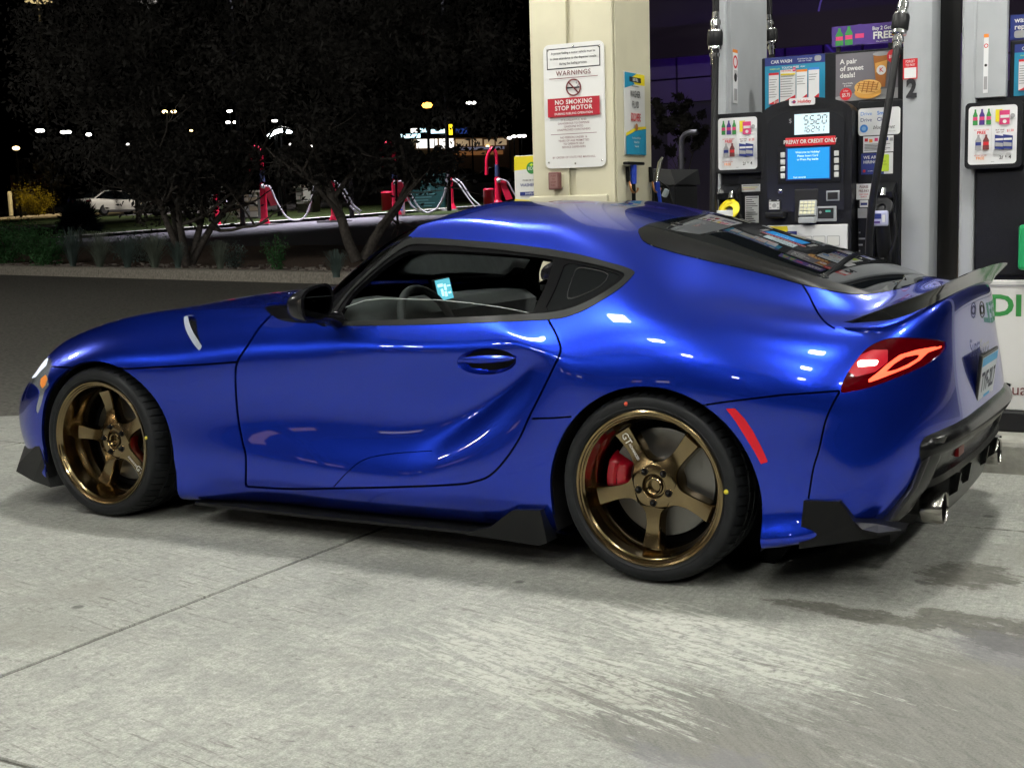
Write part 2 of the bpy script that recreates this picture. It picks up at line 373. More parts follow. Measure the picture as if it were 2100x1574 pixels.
# ------------------------------------------------------------------ the sports car: one smooth body surface, cut into panels
CAGE = [  # stations from the nose centre round the side to the tail centre; rows from the sill to the centre line: (x, half width, z)
 [(-3.20,0,.10),(-3.30,0,.13),(-3.34,0,.20),(-3.35,0,.30),(-3.35,0,.42),(-3.33,0,.52),(-3.27,0,.60),(-3.18,0,.665),(-3.08,0,.71),(-3.0,0,.745),(-2.93,0,.775)],
 [(-3.18,.25,.10),(-3.26,.33,.13),(-3.29,.35,.2),(-3.30,.37,.3),(-3.30,.38,.42),(-3.28,.38,.51),(-3.22,.36,.59),(-3.14,.28,.655),(-3.05,.2,.705),(-2.98,.1,.745),(-2.93,0,.775)],
 [(-3.08,.5,.10),(-3.12,.66,.13),(-3.13,.69,.2),(-3.13,.72,.3),(-3.13,.73,.40),(-3.11,.72,.49),(-3.06,.65,.585),(-3.02,.5,.645),(-2.98,.34,.70),(-2.95,.17,.745),(-2.93,0,.775)],
 [(-2.98,.6,.1),(-3.0,.80,.13),(-3.0,.82,.2),(-3.0,.84,.3),(-3.0,.845,.4),(-2.985,.82,.51),(-2.965,.71,.64),(-2.94,.56,.70),(-2.93,.38,.735),(-2.93,.19,.76),(-2.93,0,.775)],
 [(-2.82,.6,.1),(-2.82,.86,.12),(-2.82,.885,.2),(-2.82,.895,.3),(-2.82,.90,.42),(-2.82,.885,.57),(-2.82,.74,.712),(-2.82,.57,.755),(-2.82,.40,.775),(-2.82,.2,.79),(-2.82,0,.803)],
 [(-2.47,.6,.1),(-2.47,.87,.11),(-2.47,.90,.2),(-2.47,.91,.35),(-2.47,.915,.52),(-2.47,.905,.685),(-2.47,.76,.808),(-2.47,.58,.832),(-2.47,.4,.838),(-2.47,.2,.85),(-2.47,0,.858)],
 [(-2.1,.6,.1),(-2.1,.855,.10),(-2.1,.885,.19),(-2.1,.895,.31),(-2.1,.89,.5),(-2.1,.89,.68),(-2.1,.78,.83),(-2.1,.6,.868),(-2.1,.42,.88),(-2.1,.21,.893),(-2.1,0,.90)],
 [(-1.72,.6,.1),(-1.72,.772,.10),(-1.72,.86,.178),(-1.72,.88,.30),(-1.72,.862,.5),(-1.72,.875,.695),(-1.66,.795,.842),(-1.62,.64,.885),(-1.66,.46,.905),(-1.70,.23,.922),(-1.72,0,.93)],
 [(-1.35,.6,.1),(-1.35,.772,.10),(-1.35,.86,.182),(-1.35,.875,.30),(-1.35,.848,.5),(-1.35,.868,.70),(-1.40,.818,.832),(-1.36,.74,.925),(-1.44,.56,.985),(-1.50,.28,1.015),(-1.52,0,1.025)],
 [(-1.05,.6,.1),(-1.05,.772,.102),(-1.05,.86,.184),(-1.06,.872,.30),(-1.02,.842,.49),(-.97,.866,.70),(-1.08,.825,.838),(-1.12,.60,1.125),(-1.10,.50,1.185),(-1.06,.27,1.231),(-1.04,0,1.229)],
 [(-.78,.6,.1),(-.80,.774,.107),(-.81,.862,.187),(-.90,.874,.31),(-.745,.841,.505),(-.55,.862,.705),(-.75,.828,.846),(-.75,.622,1.118),(-.75,.525,1.205),(-.75,.30,1.261),(-.75,0,1.253)],
 [(-.58,.6,.1),(-.60,.78,.108),(-.63,.870,.195),(-.735,.885,.335),(-.59,.866,.53),(-.415,.882,.728),(-.58,.824,.853),(-.58,.640,1.103),(-.58,.532,1.195),(-.58,.30,1.256),(-.58,0,1.249)],
 [(-.40,.6,.1),(-.40,.795,.108),(-.42,.880,.195),(-.50,.900,.34),(-.40,.900,.525),(-.275,.903,.72),(-.42,.82,.86),(-.42,.658,1.085),(-.42,.54,1.182),(-.42,.30,1.245),(-.42,0,1.242)],
 [(-.12,.6,.1),(-.12,.86,.11),(-.12,.90,.2),(-.12,.91,.34),(-.12,.918,.52),(-.12,.91,.715),(-.12,.845,.873),(-.12,.735,1.01),(-.12,.58,1.115),(-.12,.40,1.168),(-.12,0,1.187)],
 [(.12,.6,.1),(.12,.88,.11),(.12,.91,.2),(.12,.92,.34),(.12,.925,.52),(.12,.92,.715),(.12,.85,.868),(.12,.72,.95),(.12,.585,1.035),(.12,.46,1.085),(.12,0,1.123)],
 [(.38,.6,.14),(.38,.905,.155),(.38,.915,.25),(.38,.92,.38),(.38,.92,.53),(.38,.91,.70),(.38,.825,.848),(.38,.69,.905),(.38,.585,.972),(.38,.48,1.01),(.38,0,1.045)],
 [(.52,.65,.19),(.54,.895,.195),(.57,.905,.27),(.59,.90,.42),(.61,.885,.56),(.62,.86,.70),(.61,.765,.835),(.60,.65,.872),(.60,.54,.915),(.60,.36,.945),(.62,0,.965)],
 [(.66,.66,.21),(.70,.785,.225),(.735,.82,.295),(.775,.80,.42),(.79,.755,.58),(.765,.715,.745),(.735,.655,.858),(.69,.5,.892),(.66,.33,.925),(.64,.16,.95),(.62,0,.965)],
 [(.76,.4,.2),(.80,.50,.22),(.845,.51,.30),(.88,.51,.44),(.872,.50,.60),(.845,.49,.775),(.82,.47,.90),(.755,.36,.915),(.71,.24,.935),(.665,.12,.955),(.62,0,.965)],
 [(.79,.2,.2),(.83,.22,.22),(.865,.22,.30),(.90,.22,.46),(.882,.22,.63),(.865,.22,.79),(.845,.22,.92),(.785,.16,.93),(.73,.1,.945),(.675,.05,.957),(.62,0,.965)],
 [(.80,0,.2),(.835,0,.22),(.867,0,.30),(.902,0,.46),(.884,0,.63),(.868,0,.79),(.85,0,.925),(.79,0,.935),(.735,0,.948),(.68,0,.958),(.62,0,.965)],
]
MSC, MRC = 16, 10
def _basis(nspan, sub):
    """uniform cubic B-spline weights on a padded control row"""
    rows = []
    for i in range(nspan):
        for k in range(sub+(1 if i == nspan-1 else 0)):
            t = k/sub; w = np.zeros(nspan+3)
            w[i:i+4] = ((1-t)**3/6, (3*t**3-6*t*t+4)/6, (-3*t**3+3*t*t+3*t+1)/6, t**3/6); rows.append(w)
    return np.array(rows)
def body_surface():
    P = np.array(CAGE, float); P[:, :, 1] *= -1                       # left side is -y
    ns, nr = P.shape[:2]
    def pad(C):
        mir = np.array([1, -1, 1])
        C = np.concatenate([C[1:2]*mir, C, C[-2:-1]*mir], 0)
        return np.concatenate([2*C[:, :1]-C[:, 1:2], C, C[:, -2:-1]*mir], 1)
    k1 = _basis(ns-1, 1); k2 = _basis(nr-1, 1)
    C = P.copy()
    for it in range(5):
        S = np.einsum('ai,bj,ijk->abk', k1, k2, pad(C)); C = C+(P-S)*(1.0 if it else .9)
        C[0, :, 1] = 0; C[-1, :, 1] = 0; C[:, -1, 1] = 0
    B1 = _basis(ns-1, MSC); B2 = _basis(nr-1, MRC)
    S = np.einsum('ai,bj,ijk->abk', B1, B2, pad(C))
    S[:, -1, 1] = 0; S[0, :, 1] = 0; S[-1, :, 1] = 0
    du = np.gradient(S, axis=0); dv = np.gradient(S, axis=1)
    # one-sided at the centre line: mirror so that normals stay in the plane of symmetry
    N = np.cross(du, dv); L = np.linalg.norm(N, axis=2, keepdims=True)
    bad = L[..., 0] < 1e-9
    N = N/np.maximum(L, 1e-9)
    for i, j in np.argwhere(bad): N[i, j] = (0, 0, 1)
    N[:, -1, 1] = 0; N[0, :, 1] = 0; N[-1, :, 1] = 0
    N /= np.maximum(np.linalg.norm(N, axis=2, keepdims=True), 1e-9)
    a, b = S.shape[:2]
    uu, vv = np.meshgrid(np.arange(a)/MSC, np.arange(b)/MRC, indexing='ij')
    A = np.concatenate([S.reshape(-1, 3), N.reshape(-1, 3), uu.reshape(-1, 1), vv.reshape(-1, 1)], 1)
    idx = np.arange(a*b).reshape(a, b)
    q = np.stack([idx[:-1, :-1], idx[1:, :-1], idx[1:, 1:], idx[:-1, 1:]], -1).reshape(-1, 4)
    Tt = np.concatenate([q[:, [0, 1, 2]], q[:, [0, 2, 3]]], 0)
    return A, Tt
def clip(M, f):
    """keep the part of a triangle mesh where the field f (a function of the vertex table) is positive"""
    A, Tt = M
    if len(Tt) == 0: return M
    v = f(A); ins = v > 0; c = ins[Tt].sum(1)
    out = [Tt[c == 3]]; new = []; key = {}; base = len(A); ext = []
    def cut(i, j):
        k = (i, j) if i < j else (j, i)
        if k not in key:
            t = v[k[0]]/(v[k[0]]-v[k[1]]); key[k] = base+len(new); new.append(A[k[0]]*(1-t)+A[k[1]]*t)
        return key[k]
    for t in Tt[(c == 1) | (c == 2)].tolist():
        for r in range(3):
            a, b, d = t[r], t[(r+1) % 3], t[(r+2) % 3]
            if ins[a] and not ins[b] and not ins[d]:
                ext.append((a, cut(a, b), cut(d, a))); break
            if not ins[a] and ins[b] and ins[d]:
                p, q = cut(a, b), cut(d, a); ext.append((p, b, d)); ext.append((p, d, q)); break
    if new: A = np.concatenate([A, np.array(new)], 0)
    if ext: out.append(np.array(ext))
    Tt = np.concatenate(out, 0)
    use = np.unique(Tt); mp = np.full(len(A), -1); mp[use] = np.arange(len(use))
    return A[use], mp[Tt]
def refine(M, f, grow_px=8.0, n_=2):
    """the patch round a small outline with its triangles quartered, so that fine shapes keep clean edges"""
    A, Tt = clip(M, lambda q: f(q)+grow_px)
    for _ in range(n_):
        e = np.sort(np.concatenate([Tt[:, [0, 1]], Tt[:, [1, 2]], Tt[:, [2, 0]]]), 1); ue, iv = np.unique(e, axis=0, return_inverse=True); iv = iv.reshape(-1); k = len(Tt)
        m = len(A)+iv; A = np.concatenate([A, (A[ue[:, 0]]+A[ue[:, 1]])/2]); ab, bc, ca = m[:k], m[k:2*k], m[2*k:]
        a, b, c = Tt.T; Tt = np.concatenate([np.stack(q, 1) for q in ((a, ab, ca), (ab, b, bc), (ca, bc, c), (ab, bc, ca))])
    return A, Tt
def spl(pts, sub=6):
    P = np.array(pts, float); P2 = np.concatenate([2*P[:1]-P[1:2], P, 2*P[-1:]-P[-2:-1]], 0); out = []
    for i in range(len(P)-1):
        p0, p1, p2, p3 = P2[i:i+4]
        for k in range(sub):
            t = k/sub; out.append(.5*((2*p1)+(-p0+p2)*t+(2*p0-5*p1+4*p2-p3)*t*t+(-p0+3*p1-3*p2+p3)*t**3))
    out.append(P[-1]); return [tuple(q) for q in out]
def seg_dist(Q, poly, closed):
    P = np.array(poly, float); a = P if closed else P[:-1]; b = np.roll(P, -1, 0) if closed else P[1:]
    d = np.full(len(Q), 1e9)
    for p, q in zip(a, b):
        e = q-p; L = e@e
        if L < 1e-12: continue
        t = np.clip(((Q-p)@e)/L, 0, 1); d = np.minimum(d, np.hypot(*(Q-p-t[:, None]*e).T))
    return d
def poly_sdf(Q, poly):
    """signed distance to a polygon, positive inside"""
    d = seg_dist(Q, poly, True); P = np.array(poly, float); ins = np.zeros(len(Q), bool); j = len(P)-1
    for i in range(len(P)):
        c = ((P[i, 1] > Q[:, 1]) != (P[j, 1] > Q[:, 1]))
        with np.errstate(divide='ignore', invalid='ignore'):
            xx = (P[j, 0]-P[i, 0])*(Q[:, 1]-P[i, 1])/(P[j, 1]-P[i, 1])+P[i, 0]
        ins ^= c & (Q[:, 0] < xx); j = i
    return np.where(ins, d, -d)
def inpoly(poly, u0=3.6, u1=20.1, v0=0.0, v1=10.1):
    """field: inside an outline traced on the photograph, on the visible flank only"""
    def f(A):
        s = poly_sdf(pix(A[:, :3]), poly)
        g = np.minimum(np.minimum(A[:, 6]-u0, u1-A[:, 6]), np.minimum(A[:, 7]-v0, v1-A[:, 7]))*40
        return np.minimum(s, g)
    return f
def near(line, w, u0=3.6, u1=20.1, v0=0.0, v1=10.1):
    def f(A):
        s = w-seg_dist(pix(A[:, :3]), line, False)
        g = np.minimum(np.minimum(A[:, 6]-u0, u1-A[:, 6]), np.minimum(A[:, 7]-v0, v1-A[:, 7]))*40
        return np.minimum(s, g)
    return f
def weld(Ms):
    A = np.concatenate([m[0] for m in Ms]); o = 0; Ts = []
    for m in Ms: Ts.append(m[1]+o); o += len(m[0])
    Tt = np.concatenate(Ts); _, first, invx = np.unique(np.round(A[:, :3], 7), axis=0, return_index=True, return_inverse=True)
    Tt = invx.reshape(-1)[Tt]; A = A[first]
    ok = (Tt[:, 0] != Tt[:, 1]) & (Tt[:, 1] != Tt[:, 2]) & (Tt[:, 2] != Tt[:, 0])
    return A, Tt[ok]
def slit(M, line, w, u0, u1, v0, v1, band=14.0):
    """a shut line: the sheet is split along a traced line and both edges drawn back by w pixels"""
    P = np.array(line, float); L = np.concatenate([[0], np.cumsum(np.hypot(*np.diff(P, axis=0).T))])
    def info(A):
        Q = pix(A[:, :3]); best = np.full(len(Q), 1e9); sg = np.zeros(len(Q)); al = np.zeros(len(Q))
        for i in range(len(P)-1):
            e = P[i+1]-P[i]; l2 = e@e; r = Q-P[i]; t = (r@e)/l2
            tc = np.clip(t, 0, 1); d = np.hypot(*(r-tc[:, None]*e).T); k = d < best
            tt = t if len(P) == 2 else (np.minimum(t, 1) if i == 0 else (np.maximum(t, 0) if i == len(P)-2 else tc))
            cr = (e[0]*r[:, 1]-e[1]*r[:, 0])/math.sqrt(l2)
            best = np.where(k, d, best); sg = np.where(k, cr, sg); al = np.where(k, L[i]+tt*math.sqrt(l2), al)
        g = np.minimum(np.minimum(A[:, 6]-u0, u1-A[:, 6]), np.minimum(A[:, 7]-v0, v1-A[:, 7]))*40
        return np.minimum(np.minimum(band-best, np.minimum(al, L[-1]-al)), g), sg
    Min = clip(M, lambda A: info(A)[0]); Mout = clip(M, lambda A: -info(A)[0])
    return weld([Mout, clip(Min, lambda A: info(A)[1]-w), clip(Min, lambda A: -info(A)[1]-w)])
def inv(f, off=0.0): return lambda A: -f(A)-off
def grow(f, off): return lambda A: f(A)+off
def panel(name, M, m, parent, off=0.0, sides=(1, -1), thick=0.0):
    """both sides of the car as one mesh, moved along the surface normal by off"""
    A, Tt = M
    if len(Tt) == 0: print('EMPTY', name); return None
    Vs, Ns, Fs = [], [], []; o = 0
    for s in sides:
        X = A[:, :3]+A[:, 3:6]*off; N = A[:, 3:6].copy(); X = X.copy(); X[:, 1] *= s; N[:, 1] *= s
        Vs.append(X); Ns.append(N); Fs.append((Tt if s == 1 else Tt[:, ::-1])+o); o += len(X)
    V = np.concatenate(Vs); N = np.concatenate(Ns); F = np.concatenate(Fs)
    N /= np.maximum(np.linalg.norm(N, axis=1, keepdims=True), 1e-9)
    nv = len(V)
    F = F.tolist()
    if thick:                                                          # folded edge so that the panel has a real thickness
        e = {}
        for f in F:
            for a, b in ((f[0], f[1]), (f[1], f[2]), (f[2], f[0])):
                if (b, a) in e: del e[(b, a)]
                else: e[(a, b)] = 1
        ids = {}; V2 = []; N2 = []
        for a, b in e:
            q = []
            for i in (b, a):
                for k, dd in ((0, 0.0), (1, thick)):
                    if (i, k) not in ids:
                        ids[(i, k)] = nv+len(V2); V2.append(V[i]-N[i]*dd); N2.append(N[i])
            F.append((ids[(b, 0)], ids[(a, 0)], ids[(a, 1)], ids[(b, 1)]))
        V = np.concatenate([V, np.array(V2)]); 
    me = bpy.data.meshes.new(name); me.from_pydata(V.tolist(), [], F); me.materials.append(m)
    me.polygons.foreach_set('use_smooth', [True]*len(F)); me.update()
    if thick:
        me.calc_loop_triangles()
        nl = [None]*len(me.loops)
        # flat sides keep their own normal, the skin keeps the normal of the fair surface
        ln = np.zeros((len(me.loops), 3)); vi = np.zeros(len(me.loops), int); me.loops.foreach_get('vertex_index', vi)
        ls = np.zeros(len(me.polygons), int); lt = np.zeros(len(me.polygons), int)
        me.polygons.foreach_get('loop_start', ls); me.polygons.foreach_get('loop_total', lt)
        fn = np.zeros(len(me.polygons)*3); me.polygons.foreach_get('normal', fn); fn = fn.reshape(-1, 3)
        fi = np.repeat(np.arange(len(me.polygons)), lt)
        skin = vi < nv
        ln[skin] = N[vi[skin]]; ln[~skin] = fn[fi[~skin]]
        me.normals_split_custom_set(ln.tolist())
    else:
        me.normals_split_custom_set_from_vertices(N.tolist())
    return link(name, me, parent)
# ---- materials of the car
M_PAINT = mat('blue_metallic_paint', (.009, .041, .57), .27, .90, coat=1.0, coat_rough=.015)
M_BLACKGLOSS = mat('gloss_black', (.005, .005, .006), .08, spec=.32)
M_DARK = mat('matt_black', (.006, .006, .0065), .8, spec=.15)
M_SATIN = mat('satin_black_plastic', (.006, .0062, .0066), .34, spec=.18)
M_TRIM = mat('satin_grey_trim', (.014, .0145, .0145), .28, spec=.25)
M_TINT = mat('tinted_glass', (.004, .005, .006), .02, spec=.42)
def glass_mat(name, tint, rough=0.0):
    if name in MATS: return MATS[name]
    m = bpy.data.materials.new(name); m.use_nodes = True; n = m.node_tree.nodes; l = m.node_tree.links; n.clear()
    o = n.new('ShaderNodeOutputMaterial'); mx = n.new('ShaderNodeMixShader'); fr = n.new('ShaderNodeFresnel'); fr.inputs['IOR'].default_value = 1.5
    tr = n.new('ShaderNodeBsdfTransparent'); tr.inputs['Color'].default_value = (*tint, 1)
    gl = n.new('ShaderNodeBsdfGlossy'); gl.inputs['Roughness'].default_value = rough
    l.new(fr.outputs[0], mx.inputs[0]); l.new(tr.outputs[0], mx.inputs[1]); l.new(gl.outputs[0], mx.inputs[2]); l.new(mx.outputs[0], o.inputs['Surface'])
    MATS[name] = m; return m
M_GLASS = glass_mat('clear_glass', (.75, .8, .78))
M_WSGLASS = glass_mat('windscreen_glass', (.5, .55, .55))

car = empty('sports_car', 'low blue two-door sports coupe with bronze wheels parked beside the fuel pumps', 'car')
SURF = body_surface()

# ---- outlines traced on the photograph (pixels of the 2100 px frame)
DOOR = spl([(553,649),(530,674),(512,702),(489,736)])[:-1]+spl([(489,736),(483,759),(484,809),(489,862),(498,909),(504,937),(504,997)])[:-1] \
     + spl([(504,997),(592,1002),(684,1001),(821,998),(935,993),(973,987),(1004,975),(1034,945),(1065,899),(1084,857),(1107,811),(1133,758),(1147,728)])[:-1] \
     + spl([(1147,728),(1150,714),(1141,686),(1121,650)])[:-1]+[(1121,640),(680,640),(560,640)]
DLO = spl([(664,668),(700,614),(745,566),(790,525),(825,496),(845,487)])[:-1]+spl([(845,487),(900,489),(980,495),(1060,502),(1140,513),(1200,525),(1240,536),(1280,547),(1304,557)])[:-1] \
    + spl([(1304,557),(1294,569),(1276,587),(1240,612),(1200,635),(1160,650),(1120,656)])[:-1]+spl([(1120,656),(980,662),(860,666),(740,668),(664,668)])[:-1]
DLO2 = spl([(676,660),(712,606),(757,562),(800,526),(832,505),(850,500)])[:-1]+spl([(850,500),(900,502),(980,508),(1060,516),(1140,527),(1200,538),(1240,547),(1268,555),(1284,562)])[:-1] \
    + spl([(1284,562),(1270,578),(1236,601),(1196,622),(1156,636),(1117,642)])[:-1]+spl([(1117,642),(980,649),(860,654),(740,658),(676,660)])[:-1]
WIN = spl([(690,655),(722,603),(765,562),(806,530),(834,515),(850,513)])[:-1]+spl([(850,513),(930,514),(1028,520),(1090,526),(1136,532)])[:-1]+spl([(1136,532),(1120,580),(1092,640)])[:-1]+spl([(1092,640),(980,648),(860,653),(740,657),(690,655)])[:-1]
QWIN = spl([(1158,537),(1210,546),(1250,556),(1272,562)])[:-1]+spl([(1272,562),(1258,577),(1226,598),(1188,617),(1150,631),(1114,638)])[:-1]+spl([(1114,638),(1138,590),(1158,537)])[:-1]
QDOT = spl([(1166,585),(1180,550),(1200,547),(1240,556),(1246,565),(1230,585),(1190,605),(1165,612),(1162,600),(1166,585)],4)[:-1]
GLASSLINE = [(676,660),(706,626),(745,612),(780,608),(840,609),(900,611),(960,617),(1020,625),(1060,632),(1094,641),(1094,670),(676,670)]
HATCH = spl([(1307,472),(1323,497),(1373,515),(1440,532),(1507,547),(1573,563),(1640,582),(1707,597),(1773,604),(1840,593),(1892,575)])
HSTRIP = spl([(1307,470),(1330,465),(1373,476),(1440,496),(1507,516),(1573,537),(1640,557),(1707,578),(1750,590),(1790,604)])
TAIL = spl([(1722,803),(1732,776),(1752,744),(1780,712),(1824,693),(1880,693),(1925,697),(1944,702)])[:-1]+spl([(1944,702),(1938,717),(1915,738),(1880,757),(1824,780),(1776,796),(1727,806)])
MARK = [(1490,838),(1507,838),(1526,858),(1543,883),(1561,917),(1574,946),(1561,950),(1548,925),(1530,896),(1510,864)]
HANDLE = [(998+61*math.cos(a), 741+27*math.sin(a)-.02*61*math.cos(a)) for a in np.linspace(0, 2*math.pi, 41)[:-1]]
VENT = spl([(377,650),(388,647),(401,650),(404,672),(409,695),(414,710),(409,719)])[:-1]+spl([(409,719),(398,706),(386,686),(379,668),(377,650)],4)[:-1]
S_FENDER = [(487,742),(420,747),(330,752),(262,756),(235,754)]
S_FRONT = [(60,750),(103,751),(150,754)]
S_ROCK = [(1090,858),(1130,857),(1172,854)]
S_BUMP = [(1440,831),(1486,824),(1600,810),(1722,801)]
S_HATCH = spl([(1645,583),(1658,604),(1667,622),(1677,641),(1692,660),(1712,674)])
S_GROOVE = spl([(1722,803),(1706,832),(1692,866),(1680,920),(1668,960),(1658,1022)])
S_INS = spl([(886,924),(821,928),(771,935),(741,945),(714,966),(684,998)])
COWL = spl([(541,632),(556,615),(600,602),(640,590),(690,560)])[:-1]+spl([(690,560),(700,606),(676,662)])[:-1]+spl([(676,662),(640,663),(596,660),(568,653),(541,632)])[:-1]
HEAD = spl([(56,782),(62,765),(72,752),(84,741),(101,729)])[:-1]+spl([(101,729),(107,745),(102,760),(97,775),(101,790),(92,800),(84,830),(76,850),(73,835),(80,805),(72,790),(56,782)],3)[:-1]

def ws_field(A):
    """windscreen: between the cowl and the front edge of the roof, inside the pillars (plan view)"""
    x, y = A[:, 0], np.abs(A[:, 1])
    P = spl([(-1.70, 0), (-1.67, .25), (-1.60, .45), (-1.48, .62), (-1.40, .715), (-1.34, .745)])[:-1]+spl([(-1.34, .745), (-1.22, .665), (-1.10, .575), (-1.085, .545)])[:-1]+spl([(-1.085, .545), (-1.05, .40), (-1.02, .2), (-1.01, 0)])[:-1]
    P = P+[(-1.01, -.5), (-1.70, -.5)]
    s = poly_sdf(np.stack([x, y], 1), P)
    return np.minimum(s, np.minimum(A[:, 7]-6.2, np.minimum(A[:, 6]-6.3, 10.0-A[:, 6]))*.3)
def wind_all(A): return ws_field(A)
def arch_field(cx, cz, r, side):
    def f(A):
        x, y, z = A[:, 0], A[:, 1], A[:, 2]
        d = np.minimum(r-np.hypot(x-cx, z-cz), 9)
        box = np.minimum(r*1.0-np.abs(x-cx-.0), cz-z)
        return np.minimum(np.maximum(d, box), -.45-y)
    return f
ARCH_R = arch_field(.016, .285, .375, 0); ARCH_F = arch_field(-2.45, .285, .378, 0)
def hatch_field(A):
    # traced lower edge of the black tail glass: everything above it up to the centre line
    p = HATCH+[(1900, 380), (1462, 400), (1440, 441), (1400, 445), (1373, 450), (1327, 460)]
    f = inpoly(p, 11.9, 20.1, 6.3, 10.1)
    return f(A)
f_dlo = inpoly(DLO, 6.5, 15, 4.5, 8.6); f_dlo2 = inpoly(DLO2, 6.5, 15, 4.5, 8.6)
f_win = inpoly(WIN, 6.5, 15, 4.5, 8.6); f_q = inpoly(QWIN, 6.5, 15, 4.5, 8.6)
f_door = inpoly(DOOR, 5.5, 14, 0, 6.9); f_tail = inpoly(TAIL, 14.6, 20.1, 3, 6.4)
APIL = [(836,480),(848,489),(825,500),(790,530),(745,572),(700,620),(668,672),(630,655),(668,574),(740,526)]
f_apil = inpoly(APIL, 6.9, 9.9, 5.5, 8.5)
f_cowl = inpoly(COWL, 6.0, 8.7, 4.5, 7.3); f_head = inpoly(HEAD, 1.5, 4.6, 3, 7)
f_mark = inpoly(MARK, 13, 16.9, 1, 5.5); f_handle = inpoly(HANDLE, 8, 14, 3.5, 6.5); f_vent = inpoly(VENT, 4.5, 7.5, 4, 7.5)

def f_diff(A):
    # the black lower middle of the tail, between the blue bumper corners
    x, y, z = A[:, 0], np.abs(A[:, 1]), A[:, 2]
    yb = .68+(.473-z)*.56
    return np.minimum(np.minimum(yb-y, .492-z), x-.70)
B0 = clip(clip(clip(SURF, inv(ARCH_R)), inv(ARCH_F)), lambda A: A[:, 2]-.178+.014*np.clip((.5-A[:, 0])/.12, 0, 1)+np.maximum(0, .3-A[:, 0])*10)
LINER = clip(clip(clip(clip(B0, inv(f_diff)), inv(grow(f_dlo, -6))), inv(ws_field)), inv(hatch_field))
B1 = clip(clip(clip(B0, inv(f_dlo)), inv(ws_field)), inv(hatch_field))
B1 = clip(B1, inv(f_tail)); B1 = clip(B1, inv(f_vent)); B1 = clip(B1, inv(f_cowl)); B1 = clip(B1, inv(f_apil)); B1 = clip(B1, inv(f_diff)); B1 = clip(B1, inv(f_mark)); B1 = clip(B1, inv(f_head))
for ln, u0, u1, v0, v1 in ((S_FENDER, 4, 8, 3, 7), (S_FRONT, 2.5, 5, 3, 7), (S_ROCK, 9, 14, 1, 5), (S_BUMP, 13, 17.5, 3, 7), (S_HATCH, 14, 19, 4.8, 8.6), (S_GROOVE, 14.5, 18.5, .5, 5.6)):
    B1 = slit(B1, ln, 1.9, u0, u1, v0, v1)
DOORM = clip(B1, grow(f_door, -2.2)); BODY = clip(B1, inv(f_door, 2.2))
DOORM = clip(DOORM, inv(f_handle)); DOORM = slit(DOORM, S_INS, .9, 6, 13, 1, 5)
panel('body_shell', BODY, M_PAINT, car, thick=.012)
panel('inner_liner', LINER, M_DARK, car, -.02)
door_l = panel('door', DOORM, M_PAINT, car, sides=(1,), thick=.012)
door_r = panel('door', DOORM, M_PAINT, car, sides=(-1,), thick=.012)
# windows
TRIM = clip(clip(B0, f_dlo), inv(f_dlo2)); FRAME = clip(clip(clip(B0, f_dlo2), inv(f_win)), inv(f_q))
for sd in (1, -1): panel('window_trim', TRIM, M_TRIM, car, .002, thick=.015, sides=(sd,))
for sd in (1, -1): panel('window_frame', FRAME, M_BLACKGLOSS, car, -.002, thick=.02, sides=(sd,))
for sd in (1, -1): panel('quarter_window', clip(B0, f_q), M_TINT, car, -.005, sides=(sd,))
for sd in (1, -1): panel('window_band', clip(clip(clip(refine(B0, f_q, 4, 1), f_q), inpoly(QDOT, 6.5, 15, 4.5, 8.6)), inv(inpoly([(1204+(x-1204)*.96, 578+(y-578)*.93) for x, y in QDOT], 6.5, 15, 4.5, 8.6))), mat('band_grey', (.007, .0075, .0075), .35, spec=.25), car, -.004, sides=(sd,))
for sd in (1, -1): panel('door_glass', clip(clip(B0, f_win), inpoly(GLASSLINE, 6.5, 15, 4.5, 8.6)), M_GLASS, car, -.012, sides=(sd,))
GL2 = [(x, y+1.4) for x, y in GLASSLINE[:10]]+[(1094, 672), (676, 672)]
for sd in (1, -1): panel('glass_edge', clip(clip(clip(refine(B0, f_win, 4, 1), f_win), inpoly(GLASSLINE, 6.5, 15, 4.5, 8.6)), inv(inpoly(GL2, 6.5, 15, 4.5, 8.6))), mat('glass_edge', (.34, .38, .36), .2), car, -.0105, sides=(sd,))
for sd in (1, -1): panel('pillar_cover', clip(clip(clip(B0, f_apil), inv(f_dlo)), inv(ws_field)), M_BLACKGLOSS, car, -.001, sides=(sd,))
panel('windscreen', clip(B0, ws_field), M_WSGLASS, car, -.003)
HM = clip(B0, hatch_field)
panel('rear_glass', clip(HM, inpoly(HSTRIP+[(1900, 604), (1900, 380), (1300, 380)], 11.9, 20.1, 6.3, 10.1)), M_TINT, car, .001)
for sd in (1, -1): panel('rear_glass_surround', clip(HM, inv(inpoly(HSTRIP+[(1900, 604), (1900, 380), (1300, 380)], 11.9, 20.1, 6.3, 10.1))), M_SATIN, car, .002, sides=(sd,))
# ---- parts fitted to the shell
for sd in (1, -1): panel('cowl_corner', clip(clip(B0, f_cowl), inv(f_dlo)), M_BLACKGLOSS, car, -.006, sides=(sd,))
M_RED = mat('red_lens', (.045, .0, .002), .05, spec=.5, emit=(1, .008, .014), es=.03)
for sd in (1, -1): panel('side_marker', clip(refine(B0, f_mark), grow(f_mark, .8)), mat('red_reflector', (.62, .008, .02), .18), car, .0015, thick=.01, sides=(sd,))
M_LED_R = mat('tail_led', (.9, .1, .03), .4, emit=(1.0, .06, .03), es=3.4)
M_LED_H = mat('tail_led_hot', (.9, .2, .1), .4, emit=(1.0, .36, .32), es=8.0)
TL = clip(refine(B0, f_tail, 8, 1), f_tail)
LEDRING = [(1780,779),(1800,764),(1820,746),(1846,727),(1880,717),(1932,708),(1934,712),(1905,722),(1888,738),(1866,752),(1836,764),(1800,778),(1781,784)]
